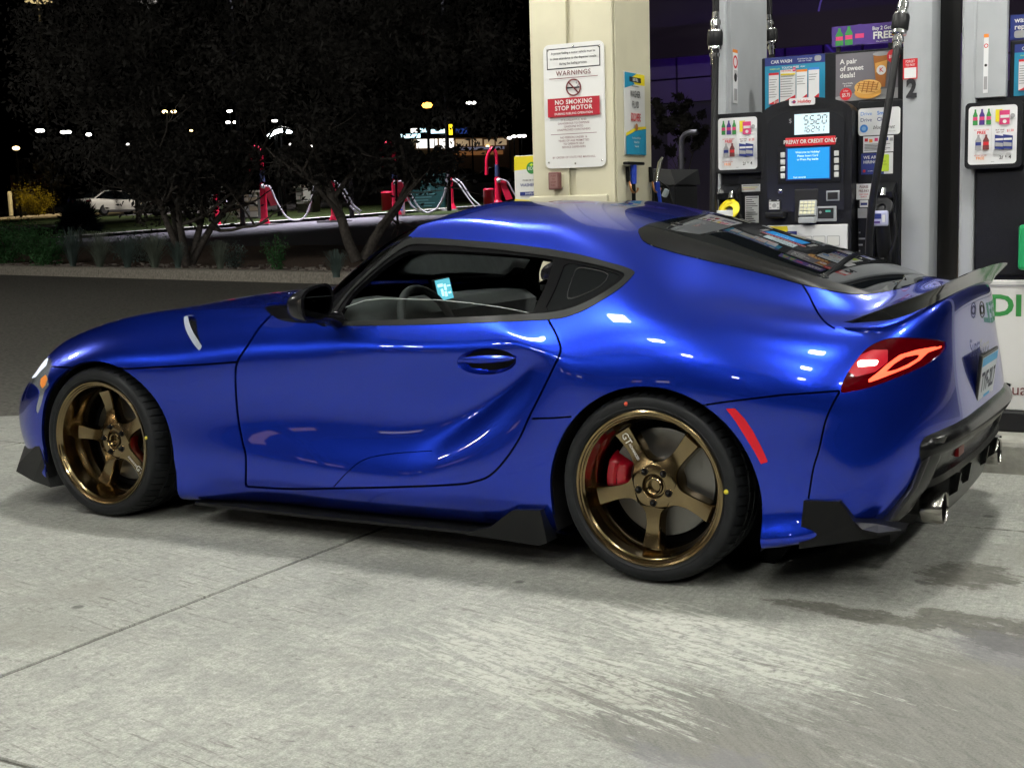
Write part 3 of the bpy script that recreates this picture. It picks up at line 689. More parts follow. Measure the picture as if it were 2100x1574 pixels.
LEDHOLE = [(1816,763),(1834,746),(1856,732),(1889,725),(1884,734),(1862,747),(1840,757)]
HOT = [(1758,741),(1766,737),(1800,737),(1803,741),(1798,749),(1760,752)]
fl, fh, fhot = inpoly(LEDRING, 14.6, 20.1, 3, 6.4), inpoly(LEDHOLE, 14.6, 20.1, 3, 6.4), inpoly(HOT, 14.6, 20.1, 3, 6.4)
for s in (1, -1):
    tl = panel('tail_light', TL, M_RED, car, -.004, sides=(s,), thick=.02)
    panel('red_reflector', clip(clip(clip(TL, inpoly([(1738,760),(1762,728),(1790,716),(1822,716),(1822,742),(1796,762),(1756,772)], 14.6, 20.1, 3, 6.4)), inv(fl)), inv(fhot)), mat('led_halo', (.3, 0, .01), .3, emit=(1, .012, .035), es=.24), tl, -.0032, sides=(s,))  # glowing patch put in for the red halo round the hot LED
    panel('light_guide', clip(clip(TL, fl), inv(fh)), M_LED_R, tl, -.0025, sides=(s,))
    panel('brake_led', clip(TL, fhot), M_LED_H, tl, -.0025, sides=(s,))
HD = clip(refine(B0, f_head), f_head)
for s in (1, -1):
    hl = panel('headlight', HD, mat('headlight_lens', (.62, .66, .72), .12, .7, coat=1), car, -.002, sides=(s,), thick=.02)
    panel('headlight_beam', clip(HD, inpoly([(60,776),(70,756),(82,744),(98,733),(94,748),(82,760),(72,772)], 1.5, 4.6, 3, 7)), mat('headlight_glow', (.9, .92, .95), .2, emit=(.82, .88, 1), es=.75), hl, -.0005, sides=(s,))
    panel('turn_signal', clip(HD, inpoly([(83,776),(93,768),(97,776),(92,790),(86,796),(82,788)], 1.5, 4.6, 3, 7)), mat('amber_lens', (.9, .30, .06), .15, emit=(1, .35, .1), es=.12), hl, -.0005, sides=(s,))
# fender vent: a dark hollow; the fin's pale paint stands in for its glint
for s in (1, -1):
    VT = refine(B0, f_vent); vt = panel('fender_vent', clip(VT, grow(f_vent, 1.5)), mat('vent_black', (.01, .01, .011), .2, coat=1), car, -.012, sides=(s,), thick=-.012)
    panel('vent_fin', clip(clip(VT, f_vent), inv(inpoly(spl([(385,648),(406,650),(410,672),(415,695),(418,714)])[:-1]+spl([(418,714),(407,698),(396,680),(389,663),(385,648)],4)[:-1], 4.5, 7.5, 4, 7.5))), mat('vent_glint', (.55, .60, .70), .25, .4, coat=1), vt, .0015, sides=(s,))
# door handles: an oval dish with a bar across it
def dish(sd, door):
    A, Tt = clip(B0, f_handle); A = A.copy()
    q = pix(A[:, :3]); d = np.clip(1-((q[:, 0]-998)/61)**2-((q[:, 1]-741)/27)**2, 0, 1)
    X = A[:, :3]-A[:, 3:6]*(.040*d**.55)[:, None]; X[:, 1] *= sd
    me = bpy.data.meshes.new('handle_dish'); F = Tt if sd == 1 else Tt[:, ::-1]
    me.from_pydata(X.tolist(), [], F.tolist()); me.materials.append(M_PAINT); me.polygons.foreach_set('use_smooth', [True]*len(F)); me.update()
    link('handle_dish', me, door)
    a = at(940, 738, 1, -.872); bb = at(1056, 734, 1, -.876); G = []
    for i in range(21):
        t = i/20; c = a*(1-t)+bb*t; k = math.sin(math.pi*min(max(t, .0), 1))**.45
        G.append([(c[0], sd*(c[1]-.004*k+(.017*math.cos(an)*max(k, .15)*-1)), c[2]+.0145*math.sin(an)*max(k, .1)) for an in np.linspace(0, 2*math.pi, 17)[:-1]])
    b = MB(); b.grid(G, M_PAINT, True, True); b.build('door_handle', door)
dish(1, door_l); dish(-1, door_r)

# floor pan and wheel housings
b = MB(); b.bx((-3.05, -.55, .12), (.70, .55, .20), M_DARK); b.bx((-2.0, -.78, .115), (-.42, .78, .20), M_DARK); b.build('floor_pan', car)
for wx in (.016, -2.45):
    for s in (1, -1):
        b = MB(); G = []
        for i in range(25):
            a = math.pi*(-.12+1.24*i/24); G.append([(wx+.385*math.cos(a), s*-y, .285+.385*math.sin(a)) for y in (.50, .86, .888)])
        b.grid(G, M_DARK)
        b.prism([(wx+.40*math.cos(t), .285+.40*math.sin(t)) for t in np.linspace(0, 2*math.pi, 33)[:-1]], 1, s*-.46, s*-.50, M_DARK)
        b.build('wheel_housing', car)
# side skirts
M_SKIRT = mat('skirt_black', (.008, .0085, .009), .40, spec=.22)
for s in (1, -1):
    b = MB(); G = []
    for x, y, z in ((-2.0, .865, .088), (-1.9, .868, .088), (-1.44, .872, .088), (-1.0, .872, .092), (-.68, .88, .096), (-.40, .905, .096)):
        G.append([(x, -s*(y-.14), z+.014), (x, -s*y, z+.010), (x, -s*(y+.002), z), (x, -s*(y-.14), z-.004)])
    b.grid(G, M_SKIRT, False, True)
    P = [(-.72, .095), (-.60, .135), (-.515, .200), (-.50, .205), (-.392, .216), (-.368, .106), (-.40, .092)]
    n = len(P); V = [(x, -s*(.886+.03*max(0, (x+.72)/.35)), z) for x, z in P]+[(x, -s*.84, z) for x, z in P]
    b.add(V, [tuple(range(n)), tuple(range(n, 2*n))[::-1]]+[(i, (i+1) % n, n+(i+1) % n, n+i) for i in range(n)], M_SKIRT)
    b.build('side_skirt', car)
# front corner splitters and lip
for s in (1, -1):
    b = MB()
    A_ = [at(50, 914, 1, -.80), at(79, 908, 1, -.885), at(86, 940, 1, -.885), at(104, 999, 1, -.885), at(68, 986, 1, -.885), at(33, 966, 1, -.845), at(38, 950, 1, -.835)]
    V = [(p[0], s*p[1], p[2]) for p in A_]+[(p[0]+.03, s*(p[1]+.10), p[2]) for p in A_]; n = 7
    b.add(V, [tuple(range(n)), tuple(range(n, 2*n))[::-1]]+[(i, (i+1) % n, n+(i+1) % n, n+i) for i in range(n)], mat('splitter_grey', (.022, .023, .023), .5, spec=.25))
    b.build('front_splitter', car)
# rear canards
for s in (1, -1):
    b = MB()
    q = lambda px, py, y: (lambda p: (p[0], s*p[1], p[2]))(at(px, py, 1, y))
    O = [q(1648,1026,-.917), q(1722,1028,-.914), q(1735,1045,-.912), q(1750,1068,-.910), q(1800,1080,-.905), q(1856,1086,-.875), q(1805,1101,-.90), q(1720,1115,-.915), q(1638,1125,-.92)]
    I = [(p[0]-.004, p[1]+s*.075, p[2]+.004) for p in O]; n = len(O)
    b.add(O+I, [tuple(range(n)), tuple(range(n, 2*n))[::-1]]+[(i, (i+1) % n, n+(i+1) % n, n+i) for i in range(n)], M_SATIN)
    O2 = [q(1752,1069,-.912), q(1800,1074,-.895), q(1858,1086,-.87), q(1800,1092,-.935), q(1768,1085,-.935)]
    I2 = [(p[0], p[1], p[2]-.008) for p in O2]; n = 5
    b.add(O2+I2, [tuple(range(n)), tuple(range(n, 2*n))[::-1]]+[(i, (i+1) % n, n+(i+1) % n, n+i) for i in range(n)], M_SATIN)
    b.build('rear_canard', car)

# spoiler on the tail edge
M_CARBON = mat('gloss_carbon', (.007, .0075, .0085), .09, spec=.30)
def sym(P): return P+[(x, -y, z) for x, y, z in P[-2::-1]]
TOP = sym(spl([(.618, -.754, .864), (.75, -.705, .915), (.85, -.62, .957), (.888, -.48, .982), (.905, -.25, .995), (.91, 0, 1.0)], 5))
BOT = sym(spl([(.625, -.745, .858), (.735, -.69, .868), (.80, -.60, .892), (.838, -.46, .915), (.855, -.25, .93), (.858, 0, .935)], 5))
b = MB(); G = []
for p, q in zip(TOP, BOT):
    p, q = Vector(p), Vector(q); d = p-q
    m_ = q+d*.5+Vector((-.012*d.length/.08, 0, -.006*d.length/.08))
    i0 = p+Vector((-.010, 0, -.001)); im = m_+Vector((-.014, 0, .004)); i1 = q+Vector((-.03, 0, .004))
    G.append([q, m_, p, i0, im, i1])
b.grid(G, M_CARBON, True, True); b.build('spoiler', car, sharp=50)

# rear bumper lower part
M_DIFF = mat('diffuser_black', (.006, .0062, .0066), .22, spec=.28)
PER = sym(spl([(.800, -.71, 0), (.838, -.655, 0), (.868, -.55, 0), (.880, -.45, 0), (.886, -.38, 0), (.892, -.2, 0), (.895, 0, 0)], 6))
prof = [(-.05, .530), (-.012, .526), (.012, .519), (.028, .506), (.036, .488), (.036, .468), (.026, .450), (.004, .440), (-.018, .432), (-.026, .40), (-.030, .372), (-.012, .366), (-.008, .345), (-.030, .335), (-.034, .27), (-.060, .192), (-.25, .185)]
def outward(i):
    a = PER[max(i-1, 0)]; c = PER[min(i+1, len(PER)-1)]; t = Vector((c[0]-a[0], c[1]-a[1], 0)).normalized(); return Vector((t.y*-1, t.x, 0))*-1
b = MB(); G = []
for i, (x, y, _) in enumerate(PER):
    k = abs(i-(len(PER)-1)/2)/((len(PER)-1)/2); n_ = outward(i); sc_ = 1-.55*max(0, (k-.9)/.1)
    e_ = min(1, max(0, (abs(y)-.40)/.05)); row = [Vector((x, y, z-.020*k**4))+n_*(o*sc_ if o > 0 else o) for o, z in prof]
    for q in (-4, -3, -2, -1): row[q] = row[q]-n_*.11*e_+Vector((0, 0, .04*e_))
    G.append(row)
b.grid(G, M_DIFF, True)
b.build('rear_diffuser', car, sharp=40)
for s in (1, -1):
    b = MB(); G = []                                                     # legs of the diffuser beside the blue bumper corners
    for (x, y, z), w_ in (((.848, .672, .502), .05), ((.839, .681, .473), .065), ((.827, .707, .425), .08), ((.802, .735, .351), .09), ((.774, .770, .308), .10), ((.752, .793, .27), .12), ((.728, .824, .246), .16)):
        G.append([(x-.05, -s*(y-.02), z), (x+.002, -s*(y+.004), z), (x+.020, -s*(y+.002), z), (x+.040, -s*(y-.012-w_*.45), z), (x+.040, -s*(y-.012-w_*.9), z), (x+.030, -s*(y-.012-w_), z), (x-.08, -s*(y-.03-w_), z)])
    b.grid(G, M_DIFF, True); b.build('diffuser_leg', car, sharp=45)
for y in (-.36, -.17, .17, .36):
    b = MB(); b.prism([(.66, .19), (.76, .195), (.875, .275), (.885, .335), (.80, .34), (.66, .30)], 1, y-.007, y+.007, M_DIFF); b.build('diffuser_fin', car)
b = MB(); b.bx((.55, -.62, .20), (.70, .62, .46), M_DARK); b.bx((.70, -.60, .30), (.80, .60, .46), M_DARK); b.build('rear_valance', car)
b = MB(); b.bx((.850, -.34, .385), (.872, -.25, .415), M_RED); b.build('fog_lamp', car)
M_STEEL = mat('brushed_steel', (.62, .60, .55), .22, 1.0)
for s in (1, -1):
    b = MB(); M_ = T(.715, -s*.525, .252) @ rot('Y', 90) @ Matrix.Diagonal((1, 1.12, 1, 1))
    b.lathe([(.0455, .146), (.047, .150), (.049, .152), (.052, .148), (.052, .088), (.045, .08)], M_STEEL, 28, M_)
    b.lathe([(.0, .10), (.0395, .10), (.0445, .147)], M_DARK, 28, M_); b.build('exhaust_tip', car, sharp=50)
# number plate
M_PLATE = mat('plate_white', (.72, .76, .80), .4); M_INK = mat('plate_ink', (.015, .02, .06), .5); M_PBLUE = mat('plate_blue', (.10, .42, .72), .5)
b = MB(); b.box((0, 0, 0), (.325, .012, .172), mat('plate_frame', (.01, .01, .01), .35), bev=.004)
sh = Sheet(-.0065); sh.rect(-.152, -.076, .152, .076, M_PLATE); sh.rect(-.150, .045, .150, .074, M_PBLUE)
sh.text('TYF-2L7', 0, -.015, .094, M_INK, .02, sx=.82); sh.rect(-.06, -.070, .06, -.060, M_PBLUE)
MP = T(.897, 0, .617) @ rot('Y', 6) @ rot('Z', 90)
pl = b.build('number_plate', car, M=MP); sh.build('plate_print', pl, M=MP)
# emblem and script on the tail
b = MB(); M_ = T(.879, 0, .845) @ rot('Y', 84)
b.lathe([(.030, 0), (.033, .002), (.035, .002), (.037, 0)], M_SATIN, 28, M_ @ Matrix.Diagonal((.8, 1.3, 1, 1)))
b.lathe([(.012, 0), (.014, .003), (.017, .003), (.019, 0)], M_SATIN, 24, M_ @ Matrix.Diagonal((.9, 2.0, 1, 1))); b.build('tail_emblem', car)
sh = Sheet(); sh.text('Supra', 0, 0, .085, mat('badge_chrome', (.35, .36, .38), .2, 1.0), .01, .3)
sh.build('badge', car, M=T(.888, 0, .715) @ rot('Z', 90))

# door mirrors
M_CAP = mat('mirror_cap', (.014, .0145, .016), .2, spec=.5)
for s in (1, -1):
    b = MB(); G = []
    c = Vector(at(646, 618, 1, -.985)); c.y *= s
    for i in range(13):
        t = i/12; k = max(.02, 1-(1-t)**2.0)**.5; row = []
        for j in range(32):
            a = 2*math.pi*j/32; ca, sa = math.cos(a), math.sin(a); e = .66
            u = math.copysign(abs(ca)**e, ca); v = math.copysign(abs(sa)**e, sa)          # u > 0 towards the car
            zz = v*.066*(1-.16*(1-u)*.5) if v > 0 else v*.066
            row.append((c.x-.115+.125*t+.018*u*t, c.y+s*.072*k*u*1.0, c.z+zz*k+.010*(u-.2)*k-.012*(1-t)))
        G.append(row)
    b.grid(G, M_CAP, True, True); b.add(G[-1], [tuple(range(32))], M_BLACKGLOSS)
    mr = b.build('door_mirror', car, sharp=40)
    cc = Vector((sum(p[0] for p in G[-1])/32, sum(p[1] for p in G[-1])/32, sum(p[2] for p in G[-1])/32))
    b = MB(); b.add([tuple(cc+(Vector(p)-cc)*.84+Vector((.003, 0, 0))) for p in G[-1]], [tuple(range(32))], mat('mirror_glass', (.03, .033, .036), .02, 1.0)); b.build('mirror_glass', mr)
    b = MB(); b.tube([(c.x-.02, c.y, c.z-.055), (c.x-.02, s*-.90, .862), (c.x-.02, s*-.83, .845)], [.022, .024, .034], M_BLACKGLOSS, 12); b.build('mirror_foot', mr)

# wheels
M_BRONZE = mat('bronze_wheel', (.225, .165, .082), .20, 1.0, coat=.6, coat_rough=.03)
M_RUBBER = vary(mat('tyre_rubber', (.011, .012, .0135), .55, spec=.28), 30, .2)
M_DISC = mat('brake_iron', (.21, .205, .195), .30, .95); M_CAL = mat('red_caliper', (.34, .004, .015), .25, coat=.8); _n2, _l2, _b2 = nodes_of(M_DISC); _tg = _n2.new('ShaderNodeTangent'); _tg.direction_type = 'RADIAL'; _tg.axis = 'Y'; _l2.new(_tg.outputs[0], _b2.inputs['Tangent']); _b2.inputs['Anisotropic'].default_value = .85
M_NUT = mat('black_nut', (.012, .012, .013), .25, .6)
def wheel(cx, cz, depth, ang, cal_ang):
    """turned about local z, z outwards; lip edge at z = 0"""
    ML = T(cx, -.905, cz) @ rot('X', 90)
    R0 = .2595
    b = MB()
    b.lathe([(.243, -.020), (R0-.006, -.016), (R0, -.008), (R0, -.001), (R0-.004, .001), (R0-.010, -.001), (R0-.013, -.006), (R0-.018, -.007), (R0-.021, -.013), (R0-.025, -.016),
             (R0-.027, -.030), (R0-.030, -depth+.012), (R0-.034, -depth-.004), (R0-.040, -depth-.012), (R0-.043, -depth-.03), (R0-.046, -.15), (R0-.03, -.23)], M_BRONZE, 96, ML)
    b.lathe([(.0, -depth-.012), (.020, -depth-.012), (.021, -depth+.004), (.026, -depth+.007), (.029, -depth+.005), (.031, -depth-.006), (.036, -depth-.007), (.039, -depth+.003), (.042, -depth+.006), (.070, -depth+.005),
             (.078, -depth+.002), (.084, -depth-.006), (.085, -depth-.04), (.085, -.16)], M_BRONZE, 64, ML)
    for k in range(5):
        a0 = math.radians(ang+72*k); G = []
        for r in (.070, .076, .082, .090, .100, .115, .135, .155, .175, .195, .208, .214, .216):
            w = .0235+.024*math.exp(-(r-.070)/.015)+.007*max(0, (r-.14)/.075)
            h = -depth+.006-.012*math.sin(math.pi*min(max((r-.07)/.14, 0), 1))+(.0 if r < .208 else -(r-.208)*2.4)
            row = []
            for u, dz in ((-1.18, -.045), (-1.06, -.010), (-1.0, -.003), (-.92, 0), (0, .0015), (.92, 0), (1.0, -.003), (1.06, -.010), (1.18, -.045)):
                row.append(ML @ Vector((r*math.cos(a0)-u*w*math.sin(a0), r*math.sin(a0)+u*w*math.cos(a0), h+dz)))
            G.append(row)
        b.grid(G, M_BRONZE, True)
    w_ = b.build('wheel', car, sharp=38)
    # tyre: sidewall and a tread of blocks
    prof = [(.240, -.022), (.250, -.012), (.262, -.003), (.270, .003), (.272, .0015), (.282, .004), (.295, .002), (.303, -.003), (.3045, -.006), (.311, -.018), (.3145, -.030), (.3165, -.045), (.318, -.062),
            (.3185, -.075), (.3120, -.077), (.3120, -.085), (.3190, -.087), (.3195, -.125), (.3130, -.127), (.3130, -.136), (.3195, -.138), (.3190, -.178), (.3125, -.180), (.3125, -.188), (.3185, -.190), (.317, -.22), (.311, -.25), (.29, -.268), (.25, -.25)]
    n = 420; b = MB(); V = []
    for j in range(n):
        for i, (r, h) in enumerate(prof):
            a = 2*math.pi*(j+(h*24 if h < -.01 else 0))/n; rr = r
            if 9 <= i <= 13 and j % 7 == 0: rr -= .0055
            if 16 <= i <= 17 and j % 14 == 3: rr -= .005
            V.append(ML @ Vector((rr*math.cos(a), rr*math.sin(a), h)))
    m_ = len(prof); b.add(V, [(j*m_+i, ((j+1) % n)*m_+i, ((j+1) % n)*m_+i+1, j*m_+i+1) for j in range(n) for i in range(m_-1)], M_RUBBER, True)
    b.build('tyre', w_, sharp=35)
    for k in range(5):
        a0 = math.radians(ang+72*k+2); bn = MB()
        bn.lathe([(.0125, -depth+.0065), (.0150, -depth+.0072), (.0152, -depth+.005)], M_BRONZE, 14, ML @ T(.056*math.cos(a0), .056*math.sin(a0), 0)); bn.lathe([(.0, -depth+.0064), (.0128, -depth+.0064)], M_DARK, 14, ML @ T(.056*math.cos(a0), .056*math.sin(a0), 0)); bn.lathe([(0, -depth+.022), (.0055, -depth+.022), (.0075, -depth+.018), (.0095, -depth-.014)], M_NUT, 10, ML @ T(.056*math.cos(a0), .056*math.sin(a0), 0)); bn.build('lug_nut', w_)
    b = MB(); b.lathe([(.075, -depth-.05), (.078, -depth-.075), (.085, -depth-.078), (.182, -depth-.08), (.184, -depth-.083), (.184, -depth-.108), (.08, -depth-.108)], M_DISC, 72, ML); b.build('brake_disc', w_, sharp=40)
    b = MB(); G = []
    for i in range(15):
        a = math.radians(cal_ang-27+54*i/14); e = min(1, min(i, 14-i)/2.0+.35)
        G.append([ML @ Vector((r*math.cos(a), r*math.sin(a), -depth-.115+hh*e)) for r, hh in ((.118, .02), (.120, .066), (.126, .076), (.150, .080), (.158, .072), (.166, .080), (.188, .078), (.196, .066), (.197, .02))])
    b.grid(G, M_CAL, True); b.build('brake_caliper', w_, sharp=50)
    b = MB(); b.lathe([(.215, -.18), (.03, -.185)], M_DARK, 40, ML); b.build('brake_backing', w_)
    return w_
WH = [wheel(0.0, .3185, .058, 50, 178), wheel(-2.47, .3185, .085, 30, 2)]
def decal(w_, cx, depth, ang, txt, size, r0, r1, flip):
    sh = Sheet(); 
    sh.text(txt, 0, 0, size, mat('decal_white', (.8, .8, .8), .5), .01, sx=.9)
    a = math.radians(ang); rm = (r0+r1)/2
    M_ = T(cx, -.905, .3185) @ rot('X', 90) @ T(rm*math.cos(a), rm*math.sin(a), -depth+.0035) @ rot('Z', ang+(180 if flip else 0)) @ rot('X', -90)
    sh.build('spoke_lettering', w_, M=M_)
decal(WH[0], 0, .058, 122, 'GT', .034, .16, .20, 1); decal(WH[0], 0, .058, 122, 'ADVANCED', .0125, .11, .15, 1)
decal(WH[1], -2.47, .085, 318, 'GT', .034, .16, .20, 0); decal(WH[1], -2.47, .085, 318, 'ADVANCED', .0125, .11, .15, 0)
def dot(w_, cx, ang, r, rad, m):
    b = MB(); a = math.radians(ang); b.lathe([(0, .0062), (rad, .006), (rad+.001, .002)], m, 14, T(cx, -.905, .3185) @ rot('X', 90) @ T(r*math.cos(a), r*math.sin(a), 0)); b.build('tyre_mark', w_)
M_YDOT = mat('yellow_paint_dot', (.75, .65, .05), .5); M_RDOT = mat('red_paint_dot', (.65, .08, .04), .5)
dot(WH[0], 0, 104, .287, .006, M_RDOT); dot(WH[0], 0, 3, .272, .0075, M_YDOT); dot(WH[1], -2.47, 8, .270, .006, M_YDOT)
def mirrored(w_, cx):
    """the wheels of the far side: copies turned half round"""
    c = w_.copy(); COL.objects.link(c); c.parent = car; Mx = T(cx, 0, 0) @ rot('Z', 180) @ T(-cx, 0, 0); c.matrix_local = Mx
    for ch in w_.children:
        d = ch.copy(); COL.objects.link(d); d.parent = c
mirrored(WH[0], 0.0); mirrored(WH[1], -2.47)

# interior
M_DASH = vary(mat('dash_plastic', (.05, .055, .055), .7), 60, .15); M_SEAT = mat('seat_black', (.02, .02, .021), .6); M_STITCH = mat('seat_piping', (.35, .35, .34), .6)
b = MB(); G = []
for y in np.linspace(-.74, .74, 15):
    hump = .035*math.exp(-((y+.37)/.14)**2)
    G.append([(x, y, z+(hump if k in (2, 3) else 0)) for k, (x, z) in enumerate(((-1.74, .80), (-1.62, .858), (-1.45, .868), (-1.33, .860), (-1.27, .82), (-1.29, .70), (-1.22, .55), (-1.3, .40)))])
b.grid(G, M_DASH); b.build('dashboard', car, sharp=60)
b = MB(); c = at(908, 594, 1, -.06); R_ = Matrix.Rotation(math.radians(16), 3, 'Z') @ Matrix.Rotation(math.radians(-12), 3, 'Y')
b.box(c, (.012, .235, .10), M_SEAT, R_, .004)
M_SCR = mat('screen_glow', (.02, .1, .12), .2, emit=(.10, .42, .50), es=1.5); M_SCR2 = mat('screen_pale', (.4, .6, .6), .2, emit=(.5, .85, .85), es=1.5)
sc = b.build('centre_screen', car)
b = MB(); X = lambda u, v: c+np.array(R_ @ Vector((.0075, u*.5*.22, v*.5*.088)))
X2 = lambda u, v: c+np.array(R_ @ Vector((.0085, u*.5*.22, v*.5*.088)))
b.add([X(-1, -1), X(1, -1), X(1, 1), X(-1, 1)], [(0, 1, 2, 3)], M_SCR)
for u0, v0, u1, v1 in ((-.8, .3, -.1, .6), (-.5, -.6, -.2, .1), (-.1, -.7, .25, -.2), (.0, -.1, .3, .5), (.4, -.5, .8, -.3), (.4, .2, .9, .35)):
    b.add([X2(u0, v0), X2(u1, v0), X2(u1, v1), X2(u0, v1)], [(0, 1, 2, 3)], M_SCR2)
b.build('screen_picture', sc)
b = MB(); ctr = Vector((-1.155, -.37, .765)); Rw = Matrix.Rotation(math.radians(-24), 3, 'Y')
b.tube([ctr+Rw @ Vector((0, .182*math.cos(t), .182*math.sin(t))) for t in np.linspace(0, 2*math.pi, 33)], .0165, M_DASH, 10, False)
for t in (200, 340, 270):
    a = math.radians(t); b.tube([ctr, ctr+Rw @ Vector((0, .178*math.cos(a), .178*math.sin(a)))], [.022, .014], M_SEAT, 8)
b.lathe([(0, .02), (.05, .015), (.06, -.03), (0, -.04)], M_SEAT, 20, T(*ctr) @ rot('Y', 66)); b.build('steering_wheel', car)
for y in (-.37, .37):
    b = MB(); Gs = []
    for z, hw, th, xo in ((.30, .24, .12, -.42), (.45, .26, .10, -.38), (.62, .25, .09, -.33), (.78, .20, .085, -.29), (.86, .13, .08, -.27), (.92, .125, .075, -.25), (1.0, .13, .07, -.235), (1.04, .10, .05, -.23)):
        Gs.append([(xo+th*.6*math.sin(a)-.0, y+hw*math.copysign(abs(math.cos(a))**.6, math.cos(a)), z) for a in np.linspace(0, 2*math.pi, 21)[:-1]])
    b.grid(Gs, M_SEAT, True, True); b.add(Gs[-1], [tuple(range(20))], M_SEAT)
    b.bx((-1.0, y-.24, .20), (-.38, y+.24, .36), M_SEAT, .05); st = b.build('seat', car, sharp=70)
    b = MB()
    for e in (-1, 1): b.tube([(-.345, y+e*.20, .70), (-.335, y+e*.16, .80), (-.325, y+e*.105, .88), (-.30, y+e*.09, .96), (-.285, y+e*.07, 1.02)], .004, M_STITCH, 6)
    b.build('piping', st)
b = MB(); b.bx((-1.1, -.10, .25), (-.35, .10, .52), M_SEAT, .03); b.build('centre_console', car)
b = MB(); b.bx((-.36, -.70, .30), (-.28, .70, .82), M_SEAT); b.build('rear_bulkhead', car)
for s in (1, -1):
    b = MB(); b.bx((-1.62, s*-.80, .22), (-.42, s*-.755, .80), M_DASH, .01); b.build('door_card', car)
# ------------------------------------------------------------------ pump island, pillar and signs
def RC(l, t, r, bt, y):
    """a rectangle of the photograph on the plane y: (x0, z0, x1, z1)"""
    return (at(l, (t+bt)/2, 1, y)[0], at((l+r)/2, bt, 1, y)[2], at(r, (t+bt)/2, 1, y)[0], at((l+r)/2, t, 1, y)[2])
M_CREAM = vary(mat('cream_paint', (.62, .585, .43), .45), 2.2, .10, .05, 30, 6)
M_SIGNW = mat('sign_white', (.74, .74, .72), .4); M_SIGNR = mat('sign_red', (.42, .015, .03), .4); M_MAROON = mat('sign_maroon', (.16, .035, .035), .5)
M_BLK = mat('print_black', (.015, .015, .018), .5); M_YEL = mat('print_yellow', (.80, .66, .02), .45); M_TEAL = mat('print_teal', (.02, .27, .45), .45)
M_NAVY = mat('print_navy', (.02, .035, .20), .45); M_GRN = mat('print_green', (.04, .26, .06), .45); M_LIME = mat('print_lime', (.55, .75, .05), .45)
M_PRED = mat('print_red', (.62, .02, .03), .45); M_ORG = mat('print_orange', (.80, .25, .03), .45); M_PBL = mat('print_blue', (.05, .25, .70), .45); M_GREY = mat('print_grey', (.35, .35, .36), .5)
M_PURP = mat('print_purple', (.07, .03, .22), .45); M_PGRY = mat('print_dusk', (.16, .15, .17), .45); M_WAFF = mat('print_waffle', (.72, .36, .07), .5); M_WAFD = mat('print_waffle_dark', (.38, .13, .02), .5); M_PINK = mat('print_pink', (.65, .05, .18), .5)
isl = MB(); isl.bx((-3.2, 1.35, -.05), (6.5, 3.2, .15), vary(mat('island_concrete', (.30, .295, .26), .75), 14, .25, .3, 80), .025)
tag(isl.build('pump_island'), kind='structure')

PX0, PX1, PY0, PY1 = -1.888, -1.388, 1.90, 2.42
pil = empty('canopy_pillar', 'square cream painted pillar carrying the canopy, with a warning sign on its front', 'pillar', ((PX0+PX1)/2, (PY0+PY1)/2, .15))
MO = T(-(PX0+PX1)/2, -(PY0+PY1)/2, -.15)
b = MB(); xm = (PX0+PX1)/2-.005
b.bx((PX0, PY0+.02, .15), (PX1, PY1, CZ), M_CREAM); b.build('core', pil, M=MO)
for x0, x1 in ((PX0-.003, xm-.021), (xm+.021, PX1+.003)):
    b = MB(); b.bx((x0, PY0, .15), (x1, PY0+.018, CZ-.002), M_CREAM, .004); b.build('cladding', pil, M=MO)
b = MB(); b.bx((PX1+.002, PY0+.02, .15), (PX1+.012, PY1-.02, CZ-.002), M_CREAM, .003); b.build('cladding', pil, M=MO)
zt = at(1190, 400, 1, PY0)[2]
b = MB(); b.bx((PX0-.02, PY0-.03, .15), (PX1-.03, PY0-.002, zt), M_CREAM, .008); b.build('base_casing', pil, M=MO)

def print_thing(name, lab, cat, base, group=None): return empty(name, lab, cat, base, 0, group)
# warning sign
x0, z0, x1, z1 = RC(1118, 88, 1242, 344, PY0)
sg = empty('warning_sign', 'white no smoking warning sign with red and maroon lettering screwed to the cream pillar', 'sign', ((x0+x1)/2, PY0-.004, z0))
w, h = x1-x0, z1-z0
b = MB(); b.prism(rr_pts(-w/2, 0, w/2, h, .035), 1, 0, -.006, M_SIGNW); b.build('plate', sg)
s = Sheet(-.0065)
s.rect(-w*.44, h*.80, w*.44, h*.965, M_BLK); s.rect(-w*.425, h*.808, w*.425, h*.957, M_SIGNW)
for i, t in enumerate(('A person fueling a motor vehicle must be', 'in close attendance to the dispenser nozzle', 'during the fueling process.')): s.text(t, 0, h*(.925-.042*i), h*.026, M_BLK, .012, sx=.92)
s.text('WARNINGS', 0, h*.762, h*.054, M_MAROON, .004, spacing=1.15); s.rect(-w*.40, h*.722, w*.40, h*.727, M_MAROON)
s.ring(0, h*.645, h*.057, h*.070, M_MAROON); s.rect(-w*.11, h*.637, w*.10, h*.650, M_BLK)
a_ = math.radians(-45); c_, s_ = math.cos(a_), math.sin(a_); L_, t_ = h*.060, h*.006
s.poly([(x*c_-z*s_, h*.645+x*s_+z*c_) for x, z in ((-L_, -t_), (L_, -t_), (L_, t_), (-L_, t_))], M_MAROON)
for i in range(4): s.disc(w*(.07+.02*math.sin(i*2.)), h*(.655+.012*i), h*.007, M_GREY, 10)
s.rect(-w*.43, h*.415, w*.43, h*.565, M_SIGNR); s.text('NO SMOKING', 0, h*.530, h*.050, M_SIGNW, .022, spacing=1.1); s.text('STOP MOTOR', 0, h*.482, h*.050, M_SIGNW, .022, spacing=1.1); s.text('DURING FUELING OPERATION', 0, h*.438, h*.024, M_SIGNW, .02, spacing=1.05)
